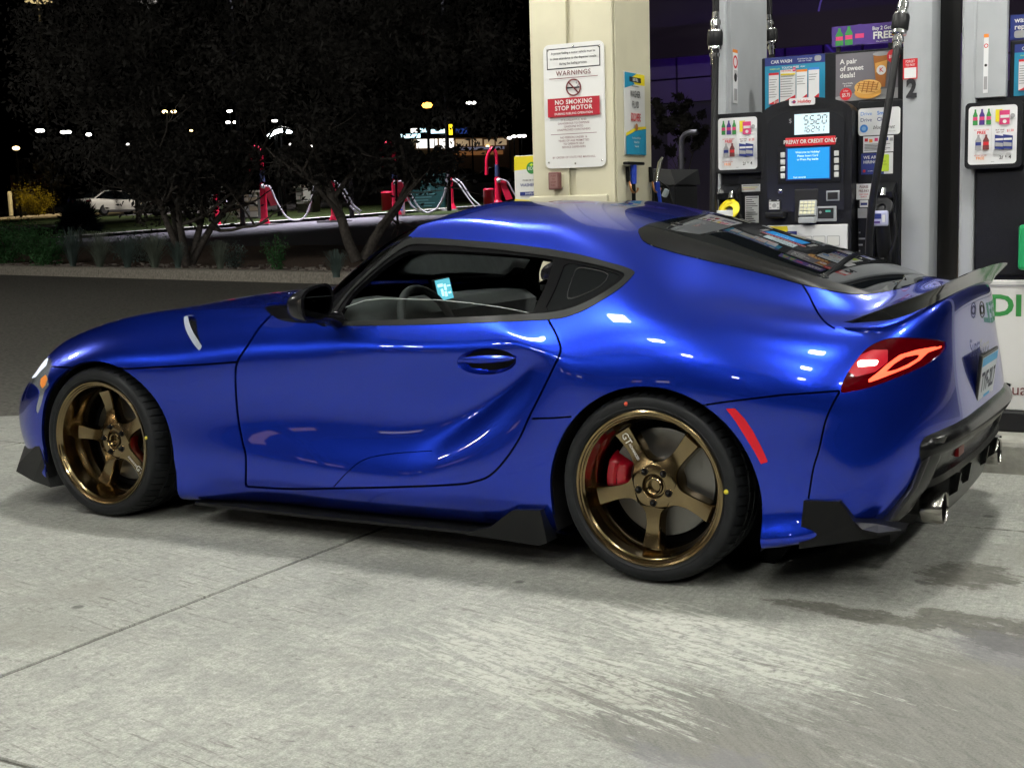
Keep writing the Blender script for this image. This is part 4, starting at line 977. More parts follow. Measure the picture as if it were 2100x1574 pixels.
for i, t in enumerate(('IT IS UNLAWFUL AND', 'DANGEROUS TO DISPENSE', 'GASOLINE INTO', 'UNAPPROVED CONTAINERS')): s.text(t, 0, h*(.385-.026*i), h*.0235, M_MAROON, .004)
s.rect(-w*.38, h*.272, w*.38, h*.276, M_MAROON)
for i, t in enumerate(('NO PERSON UNDER 16', 'YEARS OF AGE PERMITTED', 'TO OPERATE SELF', 'SERVICE DISPENSERS')): s.text(t, 0, h*(.245-.026*i), h*.0235, M_MAROON, .004)
s.text('BY ORDER OF STATE FIRE MARSHALL', 0, h*.085, h*.0235, M_MAROON, .004); s.build('lettering', sg)
for u, v in ((-.42, .955), (0, .975), (.42, .955), (-.44, .05), (0, .035), (.44, .05)):
    b = MB(); b.lathe([(0, .004), (.005, .003), (.006, 0)], M_STEEL, 10, T(w*u, -.0065, h*v) @ rot('X', 90)); b.build('screw', sg)
# stop button box
x0, z0, x1, z1 = RC(1124, 353, 1146, 389, PY0-.05)
bx_ = empty('switch_box', 'small faded maroon switch box below the warning sign on the pillar', 'switch box', ((x0+x1)/2, PY0, z0))
b = MB(); w, h = x1-x0, z1-z0; b.bx((-w/2, -.05, 0), (w/2, -.012, h), mat('faded_maroon', (.17, .07, .065), .6), .006); b.bx((-w*.4, -.012, .01), (w*.55, -.001, h-.01), M_CREAM); b.build('case', bx_)
s = Sheet(-.0505); s.rect(-w*.38, h*.1, w*.38, h*.9, mat('pale_maroon', (.27, .15, .13), .6))
for i in range(4): s.text(('PUSH', 'TO', 'STOP', 'FUEL')[i], 0, h*(.78-.18*i), h*.14, M_MAROON, .01)
s.build('plate', bx_)
# washer fluid sign on the side of the pillar
xs_ = PX1+.013
ya, yb = at(1279, 230, 0, xs_)[1], at(1321, 240, 0, xs_)[1]; za, zb = at(1300, 318, 0, xs_)[2], at(1300, 150, 0, xs_)[2]
w, h = yb-ya, zb-za
fs = empty('washer_fluid_sign', 'yellow, white and teal washer fluid sign on the right side of the pillar', 'sign', (xs_, (ya+yb)/2, za), math.radians(90))
b = MB(); b.bx((-w/2, -.006, 0), (w/2, 0, h), M_SIGNW, .002); b.build('plate', fs)
s = Sheet(-.0065); s.rect(-w/2+.003, h*.86, w/2-.003, h-.003, M_YEL); s.poly([(-w/2+.003, h-.003), (-w/2+.003, h*.80), (0, h*.86), (-w*.2, h*.93), (w*.1, h-.003)], M_TEAL); s.rect(-w*.26, h*.885, w*.30, h*.945, M_BLK); s.text('EASY-FILL', .02*w, h*.913, h*.048, M_SIGNW, .02, sx=.8)
s.text('PREMIUM WINDSHIELD', 0, h*.835, h*.022, M_BLK, .01, sx=.95); s.text('WASHER', 0, h*.735, h*.115, M_BLK, .006, sx=.66); s.text('FLUID', 0, h*.61, h*.115, M_BLK, .006, sx=.66); s.text('SOLD HERE', 0, h*.455, h*.135, M_PRED, .02, sx=.42)
s.poly([(-w/2+.003, h*.003), (w/2-.003, h*.003), (w/2-.003, h*.33), (0, h*.30), (-w/2+.003, h*.22)], M_TEAL); s.poly([(-w/2+.003, h*.22), (0, h*.30), (w/2-.003, h*.33), (w/2-.003, h*.36), (0, h*.34), (-w/2+.003, h*.26)], M_YEL)
for i, t in enumerate(('See How to Fill Your', 'Washer Fluid', 'Reservoir')): s.text(t, 0, h*(.205-.05*i), h*.036, M_SIGNW, .005, sx=.85)
s.disc(0, h*.34, h*.045, mat('print_copper', (.40, .17, .06), .4), 14); s.build('print', fs)
# squeegees on copper hooks
M_COPPER = mat('copper_hook', (.55, .27, .12), .3, .9); M_SQB = mat('squeegee_blue', (.02, .06, .50), .4)
for k, (px, lab) in enumerate(((1289, 'blue handled squeegee hanging on the copper hook nearer the sign'), (1336, 'blue handled squeegee hanging on the outer copper hook beside the dark bin'))):
    yy = at(px, 360, 0, xs_)[1]; zt_ = at(px, 335, 0, xs_)[2]; zb_ = at(px, 412, 0, xs_)[2]
    q = empty('squeegee', lab, 'squeegee', (xs_+.03, yy, zb_), 0, 'squeegees on the pillar')
    H = zt_-zb_
    b = MB(); b.tube([(0, 0, -.18), (0, 0, H*.45)], [.011, .012], M_SATIN, 10); b.build('shaft', q)
    b = MB(); b.tube([(0, 0, H*.45), (0, 0, H*.95)] if k == 0 else [(.01, .02, -.05), (0, .0, H*.5)], [.017, .019], M_SQB, 12); b.build('grip', q)
    b = MB(); b.bx((-.02, -.10, H*.95), (.02, .12, H*1.03), M_SATIN, .006) if k == 0 else b.tube([(0, 0, H*.5), (.01, .03, H*1.0), (.02, .05, H*1.15)], [.012, .016, .008], M_STEEL, 8); b.build('head', q)
    hk = MB(); hk.tube([(xs_, yy, zb_+H*.55), (xs_+.02, yy-.035, zb_+H*.50)]+[(xs_+.035+.0*t, yy+.05*math.sin(t-1.2), zb_+H*.36-.03*math.cos(t-1.2)) for t in np.linspace(0, 2.6, 9)], .006, M_COPPER, 8)
    hk.tube([(xs_+.005, yy-.03, zb_+H*.9), (xs_+.012, yy-.03, zb_+H*.5)], .012, M_SATIN, 8)
    tag(hk.build('squeegee_hook'), 'copper hook %s on the side of the pillar' % ('nearer the sign' if k == 0 else 'farther from the sign'), 'hook', 'squeegee hooks')
# washer fluid cabinet left of the pillar
x0, z0, x1, z1 = RC(1055, 318, 1128, 416, 2.05)
cb = empty('washer_fluid_cabinet', 'yellow and white washer fluid cabinet half hidden behind the cream pillar', 'cabinet', ((x0+x1)/2, 2.05, .15))
w = x1-x0; Z0, Z1 = z0-.15, z1-.15
b = MB(); b.bx((-w/2, 0, 0), (w/2, .12, Z1), M_SIGNW, .01); b.build('case', cb)
s = Sheet(-.001); H = Z1-Z0; X = lambda u: -w/2+w*u
s.rect(X(.01), Z0, X(.99), Z1-.004, M_SIGNW); s.poly([(X(.01), Z1-.004), (X(.99), Z1-.004), (X(.99), Z0+H*.86), (X(.6), Z0+H*.72), (X(.01), Z0+H*.69)], M_YEL)
s.disc(X(.5), Z0+H*.73, H*.125, M_GRN, 28); s.text('ECO', X(.5), Z0+H*.72, H*.09, M_SIGNW, .015); s.poly([(X(.44), Z0+H*.79), (X(.5), Z0+H*.77), (X(.56), Z0+H*.80), (X(.5), Z0+H*.83)], M_LIME)
s.text('PREMIUM WINDSHIELD', X(.55), Z0+H*.475, H*.044, M_BLK, .008, sx=1.15); s.text('WASHER FLUID', X(.53), Z0+H*.375, H*.092, M_NAVY, .01, sx=.95); s.rect(X(.16), Z0+H*.155, X(.92), Z0+H*.235, M_NAVY); s.text('SWIPE-FILL-GO', X(.54), Z0+H*.193, H*.062, M_SIGNW, .01, sx=.95)
s.poly([(X(.01), Z0+H*.01), (X(.99), Z0+H*.01), (X(.99), Z0+H*.03), (X(.4), Z0+H*.06), (X(.01), Z0+H*.09)], M_YEL); s.rect(X(.05), .05, X(.95), Z0-.02, M_SIGNW)
s.build('print', cb)
# bin behind the pillar
x0, z0, x1, z1 = RC(1338, 345, 1383, 420, 2.75)
bn = empty('waste_bin', 'dark grey forecourt waste bin with a pale lid behind the pillar', 'bin', (x1-.20, 2.95, .15))
b = MB(); b.bx((-.20, -.20, 0), (.20, .20, z1-.15-.10), mat('bin_grey', (.014, .015, .017), .5, spec=.25), .02); b.build('body', bn)
b = MB(); V = [(-.21, -.21, z1-.25), (.21, -.21, z1-.25), (.21, .21, z1-.25), (-.21, .21, z1-.25), (-.20, -.12, z1-.155), (.14, -.12, z1-.155), (.20, .2, z1-.155), (-.20, .2, z1-.155)]
b.add(V, [(0, 1, 2, 3), (4, 5, 6, 7), (0, 1, 5, 4), (1, 2, 6, 5), (2, 3, 7, 6), (3, 0, 4, 7)], mat('bin_lid', (.022, .023, .025), .45, spec=.25)); b.build('lid', bn)
b = MB(); b.bx((-.18, -.10, z1-.152), (.02, .16, z1-.147), M_GREY); b.build('paper_towel', bn)
b = MB(); b.tube([(.1, -.215, z1-.22), (.17, -.225, z1-.27), (.20, -.23, z1-.36), (.205, -.225, z1-.5)], .005, M_SATIN, 6); b.box((.155, -.23, z1-.30), (.03, .03, .05), mat('pale_clip', (.55, .65, .72), .4), Matrix.Rotation(.5, 3, 'Y'), .005); b.build('hose_clip', bn)
b = MB(); b.tube([(-.62, 4.2, .0), (-.62, 4.2, at(1394, 285, 1, 4.2)[2])]+[tuple(at(*p, 1, 4.2)) for p in ((1398, 278), (1404, 274), (1412, 272), (1430, 272))], .022, M_STEEL, 10); M_ = Matrix.Identity(4)
for i in range(2): pass
hx = at(1397, 300, 1, 4.2)[0]; b = MB(); b.tube([(hx, 4.2, .0), tuple(at(1397, 300, 1, 4.2)), tuple(at(1398, 285, 1, 4.2)), tuple(at(1404, 276, 1, 4.2)), tuple(at(1414, 272, 1, 4.2)), tuple(at(1430, 271, 1, 4.2))], .02, mat('rail_steel', (.10, .10, .12), .35, .9), 10)
tag(b.build('guard_rail'), 'bent steel guard tube in the dark between the pillar and the pump', 'rail')

# ---- fuel pumps
M_PGREY = vary(mat('pump_grey', (.42, .44, .46), .4, .15), 6, .05); M_PBLK = vary(mat('pump_black', (.010, .0105, .0125), .42, spec=.24), 90, .15, .15, 200); M_PBLK2 = mat('pump_dark_recess', (.008, .008, .009), .55)
M_HOSE = mat('hose_rubber', (.009, .009, .010), .42, spec=.35); M_CHROME = mat('chrome', (.75, .75, .74), .15, 1.0)
M_LCD = mat('lcd_backlight', (.5, .6, .62), .3, emit=(.62, .80, .86), es=.62); M_LCDI = mat('lcd_ink', (.03, .05, .06), .5); M_SCRB = mat('pump_screen', (.02, .2, .5), .2, emit=(.02, .30, .72), es=.7)
M_BACK = mat('sign_paper', (.78, .79, .80), .4)  # plain pale paper
def bottle(s, x, z, w, h, m, lab=None):
    s.poly([(x-w*.5, z), (x+w*.5, z), (x+w*.5, z+h*.25), (x+w*.42, z+h*.45), (x+w*.5, z+h*.6), (x+w*.18, z+h*.85), (x+w*.18, z+h), (x-w*.18, z+h), (x-w*.18, z+h*.85), (x-w*.5, z+h*.6), (x-w*.42, z+h*.45), (x-w*.5, z+h*.25)], m)
    if lab: s.rect(x-w*.46, z+h*.3, x+w*.46, z+h*.52, lab)
class Placed:
    """a pump's own frame: rectangles measured on the photograph become local coordinates"""
    def __init__(s, o): s.o = o
    def r(s, l, t, rr, bt, y=None):
        q = RC(l, t, rr, bt, PF if y is None else y); return (q[0]-s.o[0], q[1]-s.o[2], q[2]-s.o[0], q[3]-s.o[2])
PF = 1.75
def ad_panel(L, fr, inn, parent):
    x0, z0, x1, z1 = fr
    b = MB(); b.prism(rr_pts(x0, z0, x1, z1, .02), 1, -.05, .02, M_PBLK); b.build('ad_frame', parent)
    s = Sheet(-.0505); x0, z0, x1, z1 = inn; w, h = x1-x0, z1-z0; X = lambda u: x0+w*u; Z = lambda v: z0+h*v
    s.rrect(x0, z0, x1, z1, .016, M_BACK)
    bottle(s, X(.14), Z(.68), w*.10, h*.27, M_GRN, M_PINK); bottle(s, X(.28), Z(.68), w*.115, h*.27, M_PURP, M_PINK); bottle(s, X(.42), Z(.68), w*.10, h*.27, M_GRN, M_PINK)
    s.rect(X(.56), Z(.72), X(.70), Z(.93), M_YEL); s.rect(X(.64), Z(.67), X(.85), Z(.91), M_PINK); s.rect(X(.66), Z(.78), X(.84), Z(.83), M_SIGNW); s.disc(X(.75), Z(.72), w*.04, M_SIGNW, 12); s.disc(X(.91), Z(.81), w*.05, M_GREY, 12)
    s.text('BUY TWO, GET ONE', X(.28), Z(.592), h*.026, M_PRED, .01); s.text('FREE', X(.28), Z(.545), h*.072, M_PRED, .03); s.text('BUY ONE', X(.66), Z(.578), h*.034, M_MAROON, .02); s.text('GET 1ST', X(.66), Z(.538), h*.034, M_MAROON, .02); s.text('$1.50', X(.87), Z(.56), h*.058, M_PRED, .02, sx=.85)
    bottle(s, X(.22), Z(.25), w*.13, h*.26, M_GREY, M_NAVY); bottle(s, X(.38), Z(.25), w*.13, h*.26, M_MAROON, M_PRED)
    for u, m_ in ((.66, M_NAVY), (.83, M_PBL)):
        s.poly([(X(u-.10), Z(.26)), (X(u+.09), Z(.24)), (X(u+.10), Z(.47)), (X(u-.10), Z(.50))], M_NAVY); s.rect(X(u-.09), Z(.40), X(u+.08), Z(.435), M_SIGNW); s.poly([(X(u-.09), Z(.30)), (X(u+.08), Z(.29)), (X(u+.08), Z(.35)), (X(u-.09), Z(.37))], M_GREY)
    s.text('BUY TWO, GET ONE', X(.27), Z(.152), h*.022, M_PRED, .01); s.text('FREE', X(.27), Z(.105), h*.066, M_ORG, .03); s.text('2/', X(.70), Z(.105), h*.085, M_BLK, .012); s.text('$', X(.795), Z(.125), h*.045, M_BLK, .012); s.text('4', X(.88), Z(.108), h*.085, M_BLK, .02); s.text('limit 2', X(.53), Z(.04), h*.02, M_BLK, .01)
    s.rect(X(.495), Z(.2), X(.498), Z(.95), M_GREY)
    s.build('ad_print', parent)
def wash_menu(s, x0, z0, x1, z1):
    w, h = x1-x0, z1-z0; X = lambda u: x0+w*u; Z = lambda v: z0+h*v
    s.rect(x0, z0, x1, z1, M_TEAL); s.rect(x0, Z(.84), x1, z1, M_NAVY); s.text('CAR WASH', X(.28), Z(.91), h*.088, M_SIGNW, .02, sx=.95); s.text('Download the App', X(.67), Z(.935), h*.038, M_SIGNW, .005); s.text('new user Today!', X(.67), Z(.895), h*.038, M_SIGNW, .005); s.rrect(X(.83), Z(.87), X(.94), Z(.975), .01, M_GREY)
    s.text('WASH with', X(.17), Z(.775), h*.042, M_LIME, .01); s.text('TOUCH FREE', X(.43), Z(.785), h*.058, M_SIGNW, .02); s.text('dryer', X(.64), Z(.79), h*.042, M_SIGNW, .01)
    for k, (u0, u1, zt, mm, n_, pr) in enumerate(((.07, .24, .66, M_PRED, 8, '15'), (.27, .53, .70, M_SIGNW, 9, '12'), (.55, .73, .68, M_ORG, 4, '10'), (.755, .93, .70, M_PBL, 3, '7'))):
        s.rect(X(u0), Z(.10), X(u1), Z(zt), M_BACK); s.rect(X(u0), Z(zt), X(u1), Z(zt+.045), mm)
        if k == 1: s.text('THE WORKS', X(.37), Z(zt+.022), h*.035, M_PRED, .015); s.rect(X(.48), Z(zt), X(.53), Z(zt+.08), M_PINK); s.text('$3', X(.505), Z(zt+.04), h*.04, M_SIGNW, .01); s.rect(X(u0+.01), Z(zt-.06), X(u1-.01), Z(zt-.03), M_YEL)
        for i in range(n_): s.rect(X(u0+.012), Z(zt-.09-.048*i), X(u1-.03-.02*((i*7) % 3)), Z(zt-.082-.048*i), M_BLK)
        s.poly([(X(u0), Z(.10)), (X(u1), Z(.10)), (X(u1), Z(.25 if k else .2))], M_PRED); s.text('$'+pr, X(u1-.045), Z(.135), h*.062, M_SIGNW, .02, sx=.9)
def nozzle(L, cx, cz, disc_m, disc_r, parent, tag_m):
    b = MB(); M_ = T(cx, -.115, cz) @ rot('X', 90) @ rot('Y', 0)
    b.lathe([(.02, .0), (disc_r*.8, .002), (disc_r, .012), (disc_r*.98, .018), (disc_r*.7, .012), (.02, .014)], disc_m, 28, M_ @ rot('X', -28)); nz = b.build('nozzle_guard', parent)
    b = MB(); b.tube([(cx, -.105, cz+.005), (cx, -.12, cz-.02), (cx+.005, -.13, cz-.07), (cx+.01, -.10, cz-.20), (cx+.005, -.055, cz-.26)], [.020, .028, .034, .034, .026], M_PBLK, 12); b.build('nozzle', parent)
    b = MB(); b.tube([(cx, -.085, cz+.095), (cx, -.10, cz+.06)], [.012, .016], M_CHROME, 10); b.build('nozzle_spout', parent)
    b = MB(); b.tube([(cx+.06, -.13, cz-.02), (cx+.075, -.14, cz-.12), (cx+.04, -.12, cz-.22)], .008, M_PBLK2, 8); b.build('trigger_guard', parent)
def hose_run(name, parent, pts, L, couplers):
    P = [Vector((p[0]-L.o[0], p[1]-L.o[1], p[2]-L.o[2])) for p in pts]; Q = [Vector(q) for q in spl([tuple(p) for p in P], 6)]
    b = MB(); b.tube(Q, .0175, M_HOSE, 12); h = b.build(name, parent)
    for (a_, c_) in couplers:
        a_, c_ = (Vector((p[0]-L.o[0], p[1]-L.o[1], p[2]-L.o[2])) for p in (a_, c_)); d = c_-a_
        b = MB(); pr = [(.0, .0185), (.14, .0185), (.15, .025), (.25, .027), (.26, .022), (.33, .022), (.34, .035), (.40, .038), (.62, .038), (.64, .032), (.66, .034), (.72, .034), (.73, .020), (.78, .020), (.79, .027), (.86, .027), (.87, .0195), (1.0, .0195)]
        b.tube([a_+d*t for t, r in pr], [r for t, r in pr], M_CHROME, 14); b.tube([a_+d*.345, a_+d*.40, a_+d*.62, a_+d*.655], [.034, .0395, .0395, .034], M_HOSE, 14); b.build('coupler', h, sharp=35)

X0, X1 = at(1470, 300, 1, PF)[0], at(1914, 300, 1, PF)[0]
base = ((X0+X1)/2, PF, .15); L = Placed(base)
p1 = empty('fuel_pump', 'black and grey fuel pump number 2 with a blue pay screen, nearer the pillar', 'fuel pump', base, 0, 'fuel pumps on the island')
W2 = (X1-X0)/2; DEPTH = .62; TOPZ = 2.45
lz = lambda px, py, y=PF: at(px, py, 1, y)[2]-base[2]
lx = lambda px, py, y=PF: at(px, py, 1, y)[0]-base[0]
b = MB(); b.bx((-W2, 0, 0), (-W2+.05, DEPTH, TOPZ), M_PGREY, .012); b.build('column', p1)
b = MB(); b.bx((-W2+.002, .022, lz(1520, 238)), (-W2+.07, DEPTH-.02, TOPZ-.01), M_PGREY); b.build('column_inner_face', p1)
cr0 = lx(1850, 350); b = MB()
b.prism([(cr0, .0), (W2-.045, -.012), (W2-.015, .004), (W2, .04), (W2, .12), (W2-.06, DEPTH), (cr0, DEPTH)], 2, 0, TOPZ, M_PGREY); b.build('column', p1, sharp=35)
b = MB(); b.bx((W2-.055, .125, 0), (W2+.004, DEPTH+.004, TOPZ-.002), M_PBLK2, .01); b.build('column_side', p1)
za, zb, zc = lz(1640, 545), lz(1660, 232), lz(1660, 222)
b = MB(); b.bx((-W2+.052, .03, .02), (cr0-.002, DEPTH-.03, zb-.01), M_PBLK); b.build('cabinet', p1)
q = L.r(1478, 236, 1571, 560); b = MB(); b.bx((q[0], -.006, .05), (q[2]-.004, .03, q[3]), M_PBLK, .008); b.build('left_door', p1)
q2 = L.r(1757, 206, 1848, 560); b = MB(); b.bx((q2[0]+.004, -.006, .05), (cr0-.004, .03, q2[3]), M_PBLK, .008); b.build('right_door', p1)
ad_panel(L, L.r(1471, 233, 1571, 355), L.r(1480, 242, 1559.5, 348), p1)
# centre bezel with an arched head
x0, z0, x1, z1 = L.r(1572, 202, 1756, 458); zs = lz(1664, 236)
arch = [(x1, z0-.9 if 0 else .05), (x1, zs)]+[(x0+(x1-x0)*(.5+.5*math.cos(t)), zs+(z1-zs)*math.sin(t)) for t in np.linspace(0.12, math.pi-.12, 17)]+[(x0, zs), (x0, .05)]
b = MB(); b.prism(arch, 1, -.085, .03, M_PBLK); b.build('bezel', p1)
xi0, xi1 = x0+.035, x1-.035; zi = z1-.055; zis = zs-.05
arch2 = [(xi1, z0+.06), (xi1, zis)]+[(xi0+(xi1-xi0)*(.5+.5*math.cos(t)), zis+(zi-zis)*math.sin(t)) for t in np.linspace(0.12, math.pi-.12, 15)]+[(xi0, zis), (xi0, z0+.06)]
b = MB(); b.prism(arch2, 1, -.092, -.0855, mat('bezel_inner', (.014, .015, .018), .25)); b.build('bezel_inset', p1)
q = L.r(1630, 203, 1682, 218); b = MB(); b.prism(rr_pts(*q, .008), 1, -.094, -.0862, M_BACK); bd = b.build('brand_plate', p1)
s = Sheet(-.0945); s.text('Holiday', q[0]+(q[2]-q[0])*.60, (q[1]+q[3])/2, (q[3]-q[1])*.62, M_PRED, .02); s.disc(q[0]+(q[2]-q[0])*.2, (q[1]+q[3])/2, (q[3]-q[1])*.24, M_PRED, 14); s.rect(q[0]+(q[2]-q[0])*.1, (q[1]+q[3])/2-.003, q[0]+(q[2]-q[0])*.27, (q[1]+q[3])/2+.002, M_NAVY); s.build('brand_print', bd)
q = L.r(1630, 233, 1701, 275, PF-.09); b = MB(); b.bx((q[0], -.098, q[1]), (q[2], -.0925, q[3]), M_LCD); lc = b.build('price_display', p1)
SEG = {'0': 'abcdef', '1': 'bc', '2': 'abged', '4': 'fgbc', '5': 'afgcd', '6': 'afgedc'}
s = Sheet(-.0985)
def digits(txt, xr, zb_, hh, gap):
    ww = hh*.52; t = hh*.115; y = s.lay()
    for k, ch in enumerate(reversed(txt)):
        xo = xr-ww-(ww+gap)*k; sl = .10
        S_ = {'a': (0, hh, ww, hh), 'd': (0, 0, ww, 0), 'g': (0, hh/2, ww, hh/2), 'f': (0, hh/2, 0, hh), 'b': (ww, hh/2, ww, hh), 'e': (0, 0, 0, hh/2), 'c': (ww, 0, ww, hh/2)}
        for c in SEG[ch]:
            ax, az, bx2, bz = S_[c]; hz = az == bz; g = t*.7
            R = [(ax+g, az-t/2), (bx2-g, az-t/2), (bx2-g, az+t/2), (ax+g, az+t/2)] if hz else [(ax-t/2, az+g), (ax+t/2, az+g), (ax+t/2, bz-g), (ax-t/2, bz-g)]
            s.add([(xo+u+sl*v, y, zb_+v) for u, v in R], [(0, 1, 2, 3)], M_LCDI)
W_, H_ = q[2]-q[0], q[3]-q[1]
digits('5520', q[2]-W_*.08, q[1]+H_*.49, H_*.40, H_*.10); digits('16241', q[2]-W_*.15, q[1]+H_*.10, H_*.29, H_*.085); s.build('display_digits', lc)
s = Sheet(-.0925); s.text('$', q[0]-.022, q[3]-.03, .03, M_GREY); s.build('bezel_print', p1)
q = L.r(1612, 281, 1714, 299, PF-.09); b = MB(); b.bx((q[0], -.1, q[1]), (q[2], -.0925, q[3]), M_PRED, .002); rs = b.build('notice_strip', p1)
s = Sheet(-.1005); s.text('PREPAY OR CREDIT ONLY', (q[0]+q[2])/2, (q[1]+q[3])/2, (q[3]-q[1])*.62, M_SIGNW, .025, sx=.86); s.build('notice_print', rs)
q = L.r(1596, 297, 1724, 375, PF-.09); b = MB(); b.bx((q[0], -.097, q[1]), (q[2], -.0925, q[3]), M_PBLK, .002); b.build('screen_surround', p1)
q = L.r(1613, 302, 1704, 369, PF-.09); b = MB(); b.bx((q[0], -.102, q[1]), (q[2], -.0975, q[3]), M_NAVY); b.bx((q[0]+.010, -.1035, q[1]+.006), (q[2]-.004, -.1022, q[3]-.004), M_SCRB); sc_ = b.build('pay_screen', p1)
M_SCT = mat('screen_text', (.6, .8, .9), .4, emit=(.6, .85, 1), es=.8); s = Sheet(-.104); H_ = q[3]-q[1]; xm_ = (q[0]+q[2])/2
for i, t in enumerate(('Welcome to Holiday!', 'Please Insert Card', 'or Press Pay Inside')): s.text(t, xm_, q[3]-H_*(.15+.11*i), H_*.088, M_SCT, .01)
s.text('Fuel rewards', xm_-.04, q[1]+H_*.09, H_*.075, M_SCT, .01); s.build('screen_print', sc_)
M_KEY = mat('key_white', (.66, .67, .66), .4)
for px, ys_ in ((1606, (318, 332.5, 346.5, 361)), (1716, (314.5, 329, 344, 358))):
    for py in ys_:
        c = at(px, py, 1, PF-.095); b = MB(); b.box((c[0]-base[0], -.1, c[2]-base[2]), (.022, .012, .026), M_KEY, None, .003); b.build('soft_key', p1)
b = MB(); c = at(1600.5, 392.5, 1, PF-.09); b.lathe([(0, .006), (.007, .006), (.012, .005), (.013, 0)], M_CHROME, 16, T(c[0]-base[0], -.093, c[2]-base[2]) @ rot('X', 90)); b.build('lock', p1)
q = L.r(1576, 411, 1602, 432, PF-.09); b = MB(); b.bx((q[0], -.098, q[1]), (q[2], -.0862, q[3]), M_PBLK2, .002); cl_ = b.build('tap_reader', p1)
s = Sheet(-.0985); s.rect(q[0]+.006, q[1]+.006, q[2]-.006, q[3]-.006, M_KEY); s.disc((q[0]+q[2])/2, (q[1]+q[3])/2, .011, M_GREY, 14)
for i in range(3): s.rect(q[0]+.008, q[1]+.012+.018*i, q[0]+.018, q[1]+.018+.018*i, M_GREY); s.rect(q[2]-.018, q[1]+.012+.018*i, q[2]-.008, q[1]+.018+.018*i, M_GREY)
s.build('tap_print', cl_)
q = L.r(1576, 434, 1614, 447, PF-.09); b = MB(); b.bx((q[0], -.15, q[1]), (q[2], -.0862, q[3]), M_PBLK, .008); b.build('receipt_shelf', p1)
q = L.r(1630, 388, 1678, 456, PF-.09); b = MB(); b.bx((q[0], -.096, q[1]), (q[2], -.0862, q[3]), M_PBLK2, .004); b.build('keypad_recess', p1)
q = L.r(1641, 412, 1673, 442, PF-.11); b = MB(); R_ = Matrix.Rotation(math.radians(-18), 3, 'X'); cx_, cz_ = (q[0]+q[2])/2, (q[1]+q[3])/2; kw, kh = q[2]-q[0], q[3]-q[1]
b.box((cx_, -.112, cz_), (kw*1.08, .018, kh*1.1), M_PGREY, R_, .003); kp = b.build('keypad', p1)
for i in range(4):
    for j in range(4):
        b = MB(); v = R_ @ Vector(((i-1.5)*kw*.245, -.011, (j-1.5)*kh*.245)); b.box(Vector((cx_, -.112, cz_))+v, (kw*.20, .008, kh*.19), mat('key_cream', (.72, .70, .50), .4), R_, .002); b.build('key', kp)
b = MB(); b.box((cx_, -.118, q[1]-.022), (kw*1.05, .04, .03), M_PGREY, None, .005); b.build('keypad_ledge', p1)
q = L.r(1674, 423, 1716, 454, PF-.09); b = MB(); b.bx((q[0], -.103, q[1]), (q[2], -.0862, q[3]), M_PGREY, .003); cr_ = b.build('card_reader', p1)
b = MB(); b.bx((q[0]+.012, -.1045, q[1]+.014), (q[2]-.012, -.1035, q[3]-.008), M_PBLK2); b.build('card_slot', cr_)
s = Sheet(-.1052); s.rect(q[0]+.05, q[1]+.045, q[0]+.075, q[1]+.055, mat('reader_green', (.1, .5, .4), .4)); s.disc(q[0]+.025, q[1]+.045, .007, M_GREY, 10); s.build('reader_print', cr_)
q = L.r(1695, 391, 1722, 412, PF-.09); b = MB(); b.bx((q[0], -.097, q[1]), (q[2], -.0862, q[3]), M_PGREY, .003); fr_ = b.build('reader_window', p1)
b = MB(); b.bx((q[0]+.007, -.0985, q[1]+.008), (q[2]-.007, -.0975, q[3]-.008), M_PBLK2); b.build('dark_pane', fr_)
# grade panel
x0, z0, x1, z1 = L.r(1574, 461, 1739, 545, PF-.09); b = MB(); b.bx((x0, -.1, z0), (x1, -.0862, z1), M_BACK, .003); gp_ = b.build('grade_panel', p1)
s = Sheet(-.1005); w = x1-x0; s.poly([(x0+.004, z1-.004), (x0+w*.26, z1-.004), (x0+w*.30, z1-.13), (x0+.004, z1-.09)], M_YEL); s.rect(x0+w*.25, z1-.05, x0+w*.38, z1-.03, M_NAVY); s.build('grade_banner', gp_)
for k, u in enumerate((.18, .49, .655, .83)):
    s = Sheet(-.1015); cx_ = x0+w*u; s.rrect(cx_-.032, z1-.105, cx_+.032, z1-.055, .005, M_GREY); s.rrect(cx_-.029, z1-.102, cx_+.029, z1-.058, .004, M_SIGNW); s.text(('E85', 'Regular', 'Plus', 'Premium')[k], cx_-.006, z1-.135, .019, M_PRED, .01, .2); s.disc(cx_+.03, z1-.135, .009, M_PBL, 10); s.rect(cx_-.02, z1-.195, cx_+.02, z1-.19, M_BLK); s.disc(cx_, z1-.24, .03, M_YEL if k > 2 else M_GREY, 16, .02)
    s.build('grade_print', gp_)
# right door labels
q = L.r(1761, 221, 1847, 277); s = Sheet(-.0065); w, h = q[2]-q[0], q[3]-q[1]
s.rrect(*q, .014, M_BACK); s.text('Drive ', q[0]+w*.05, q[3]-h*.20, h*.19, M_PBL, .0, align='LEFT'); s.text('Smart', q[0]+w*.45, q[3]-h*.20, h*.19, M_PBL, .02, align='LEFT'); s.text('Drive ', q[0]+w*.05, q[3]-h*.43, h*.19, M_NAVY, .0, align='LEFT'); s.text('Clean', q[0]+w*.45, q[3]-h*.43, h*.19, M_NAVY, .02, align='LEFT')
s.disc(q[0]+w*.14, q[1]+h*.26, h*.15, M_PBL, 20); s.disc(q[0]+w*.14, q[1]+h*.26, h*.08, mat('print_sky', (.25, .50, .80), .4), 12); s.text('blue planet', q[0]+w*.61, q[1]+h*.28, h*.20, M_BLK, .0, .35, sx=.9); s.text('GASOLINE', q[0]+w*.8, q[1]+h*.12, h*.06, M_GREY)
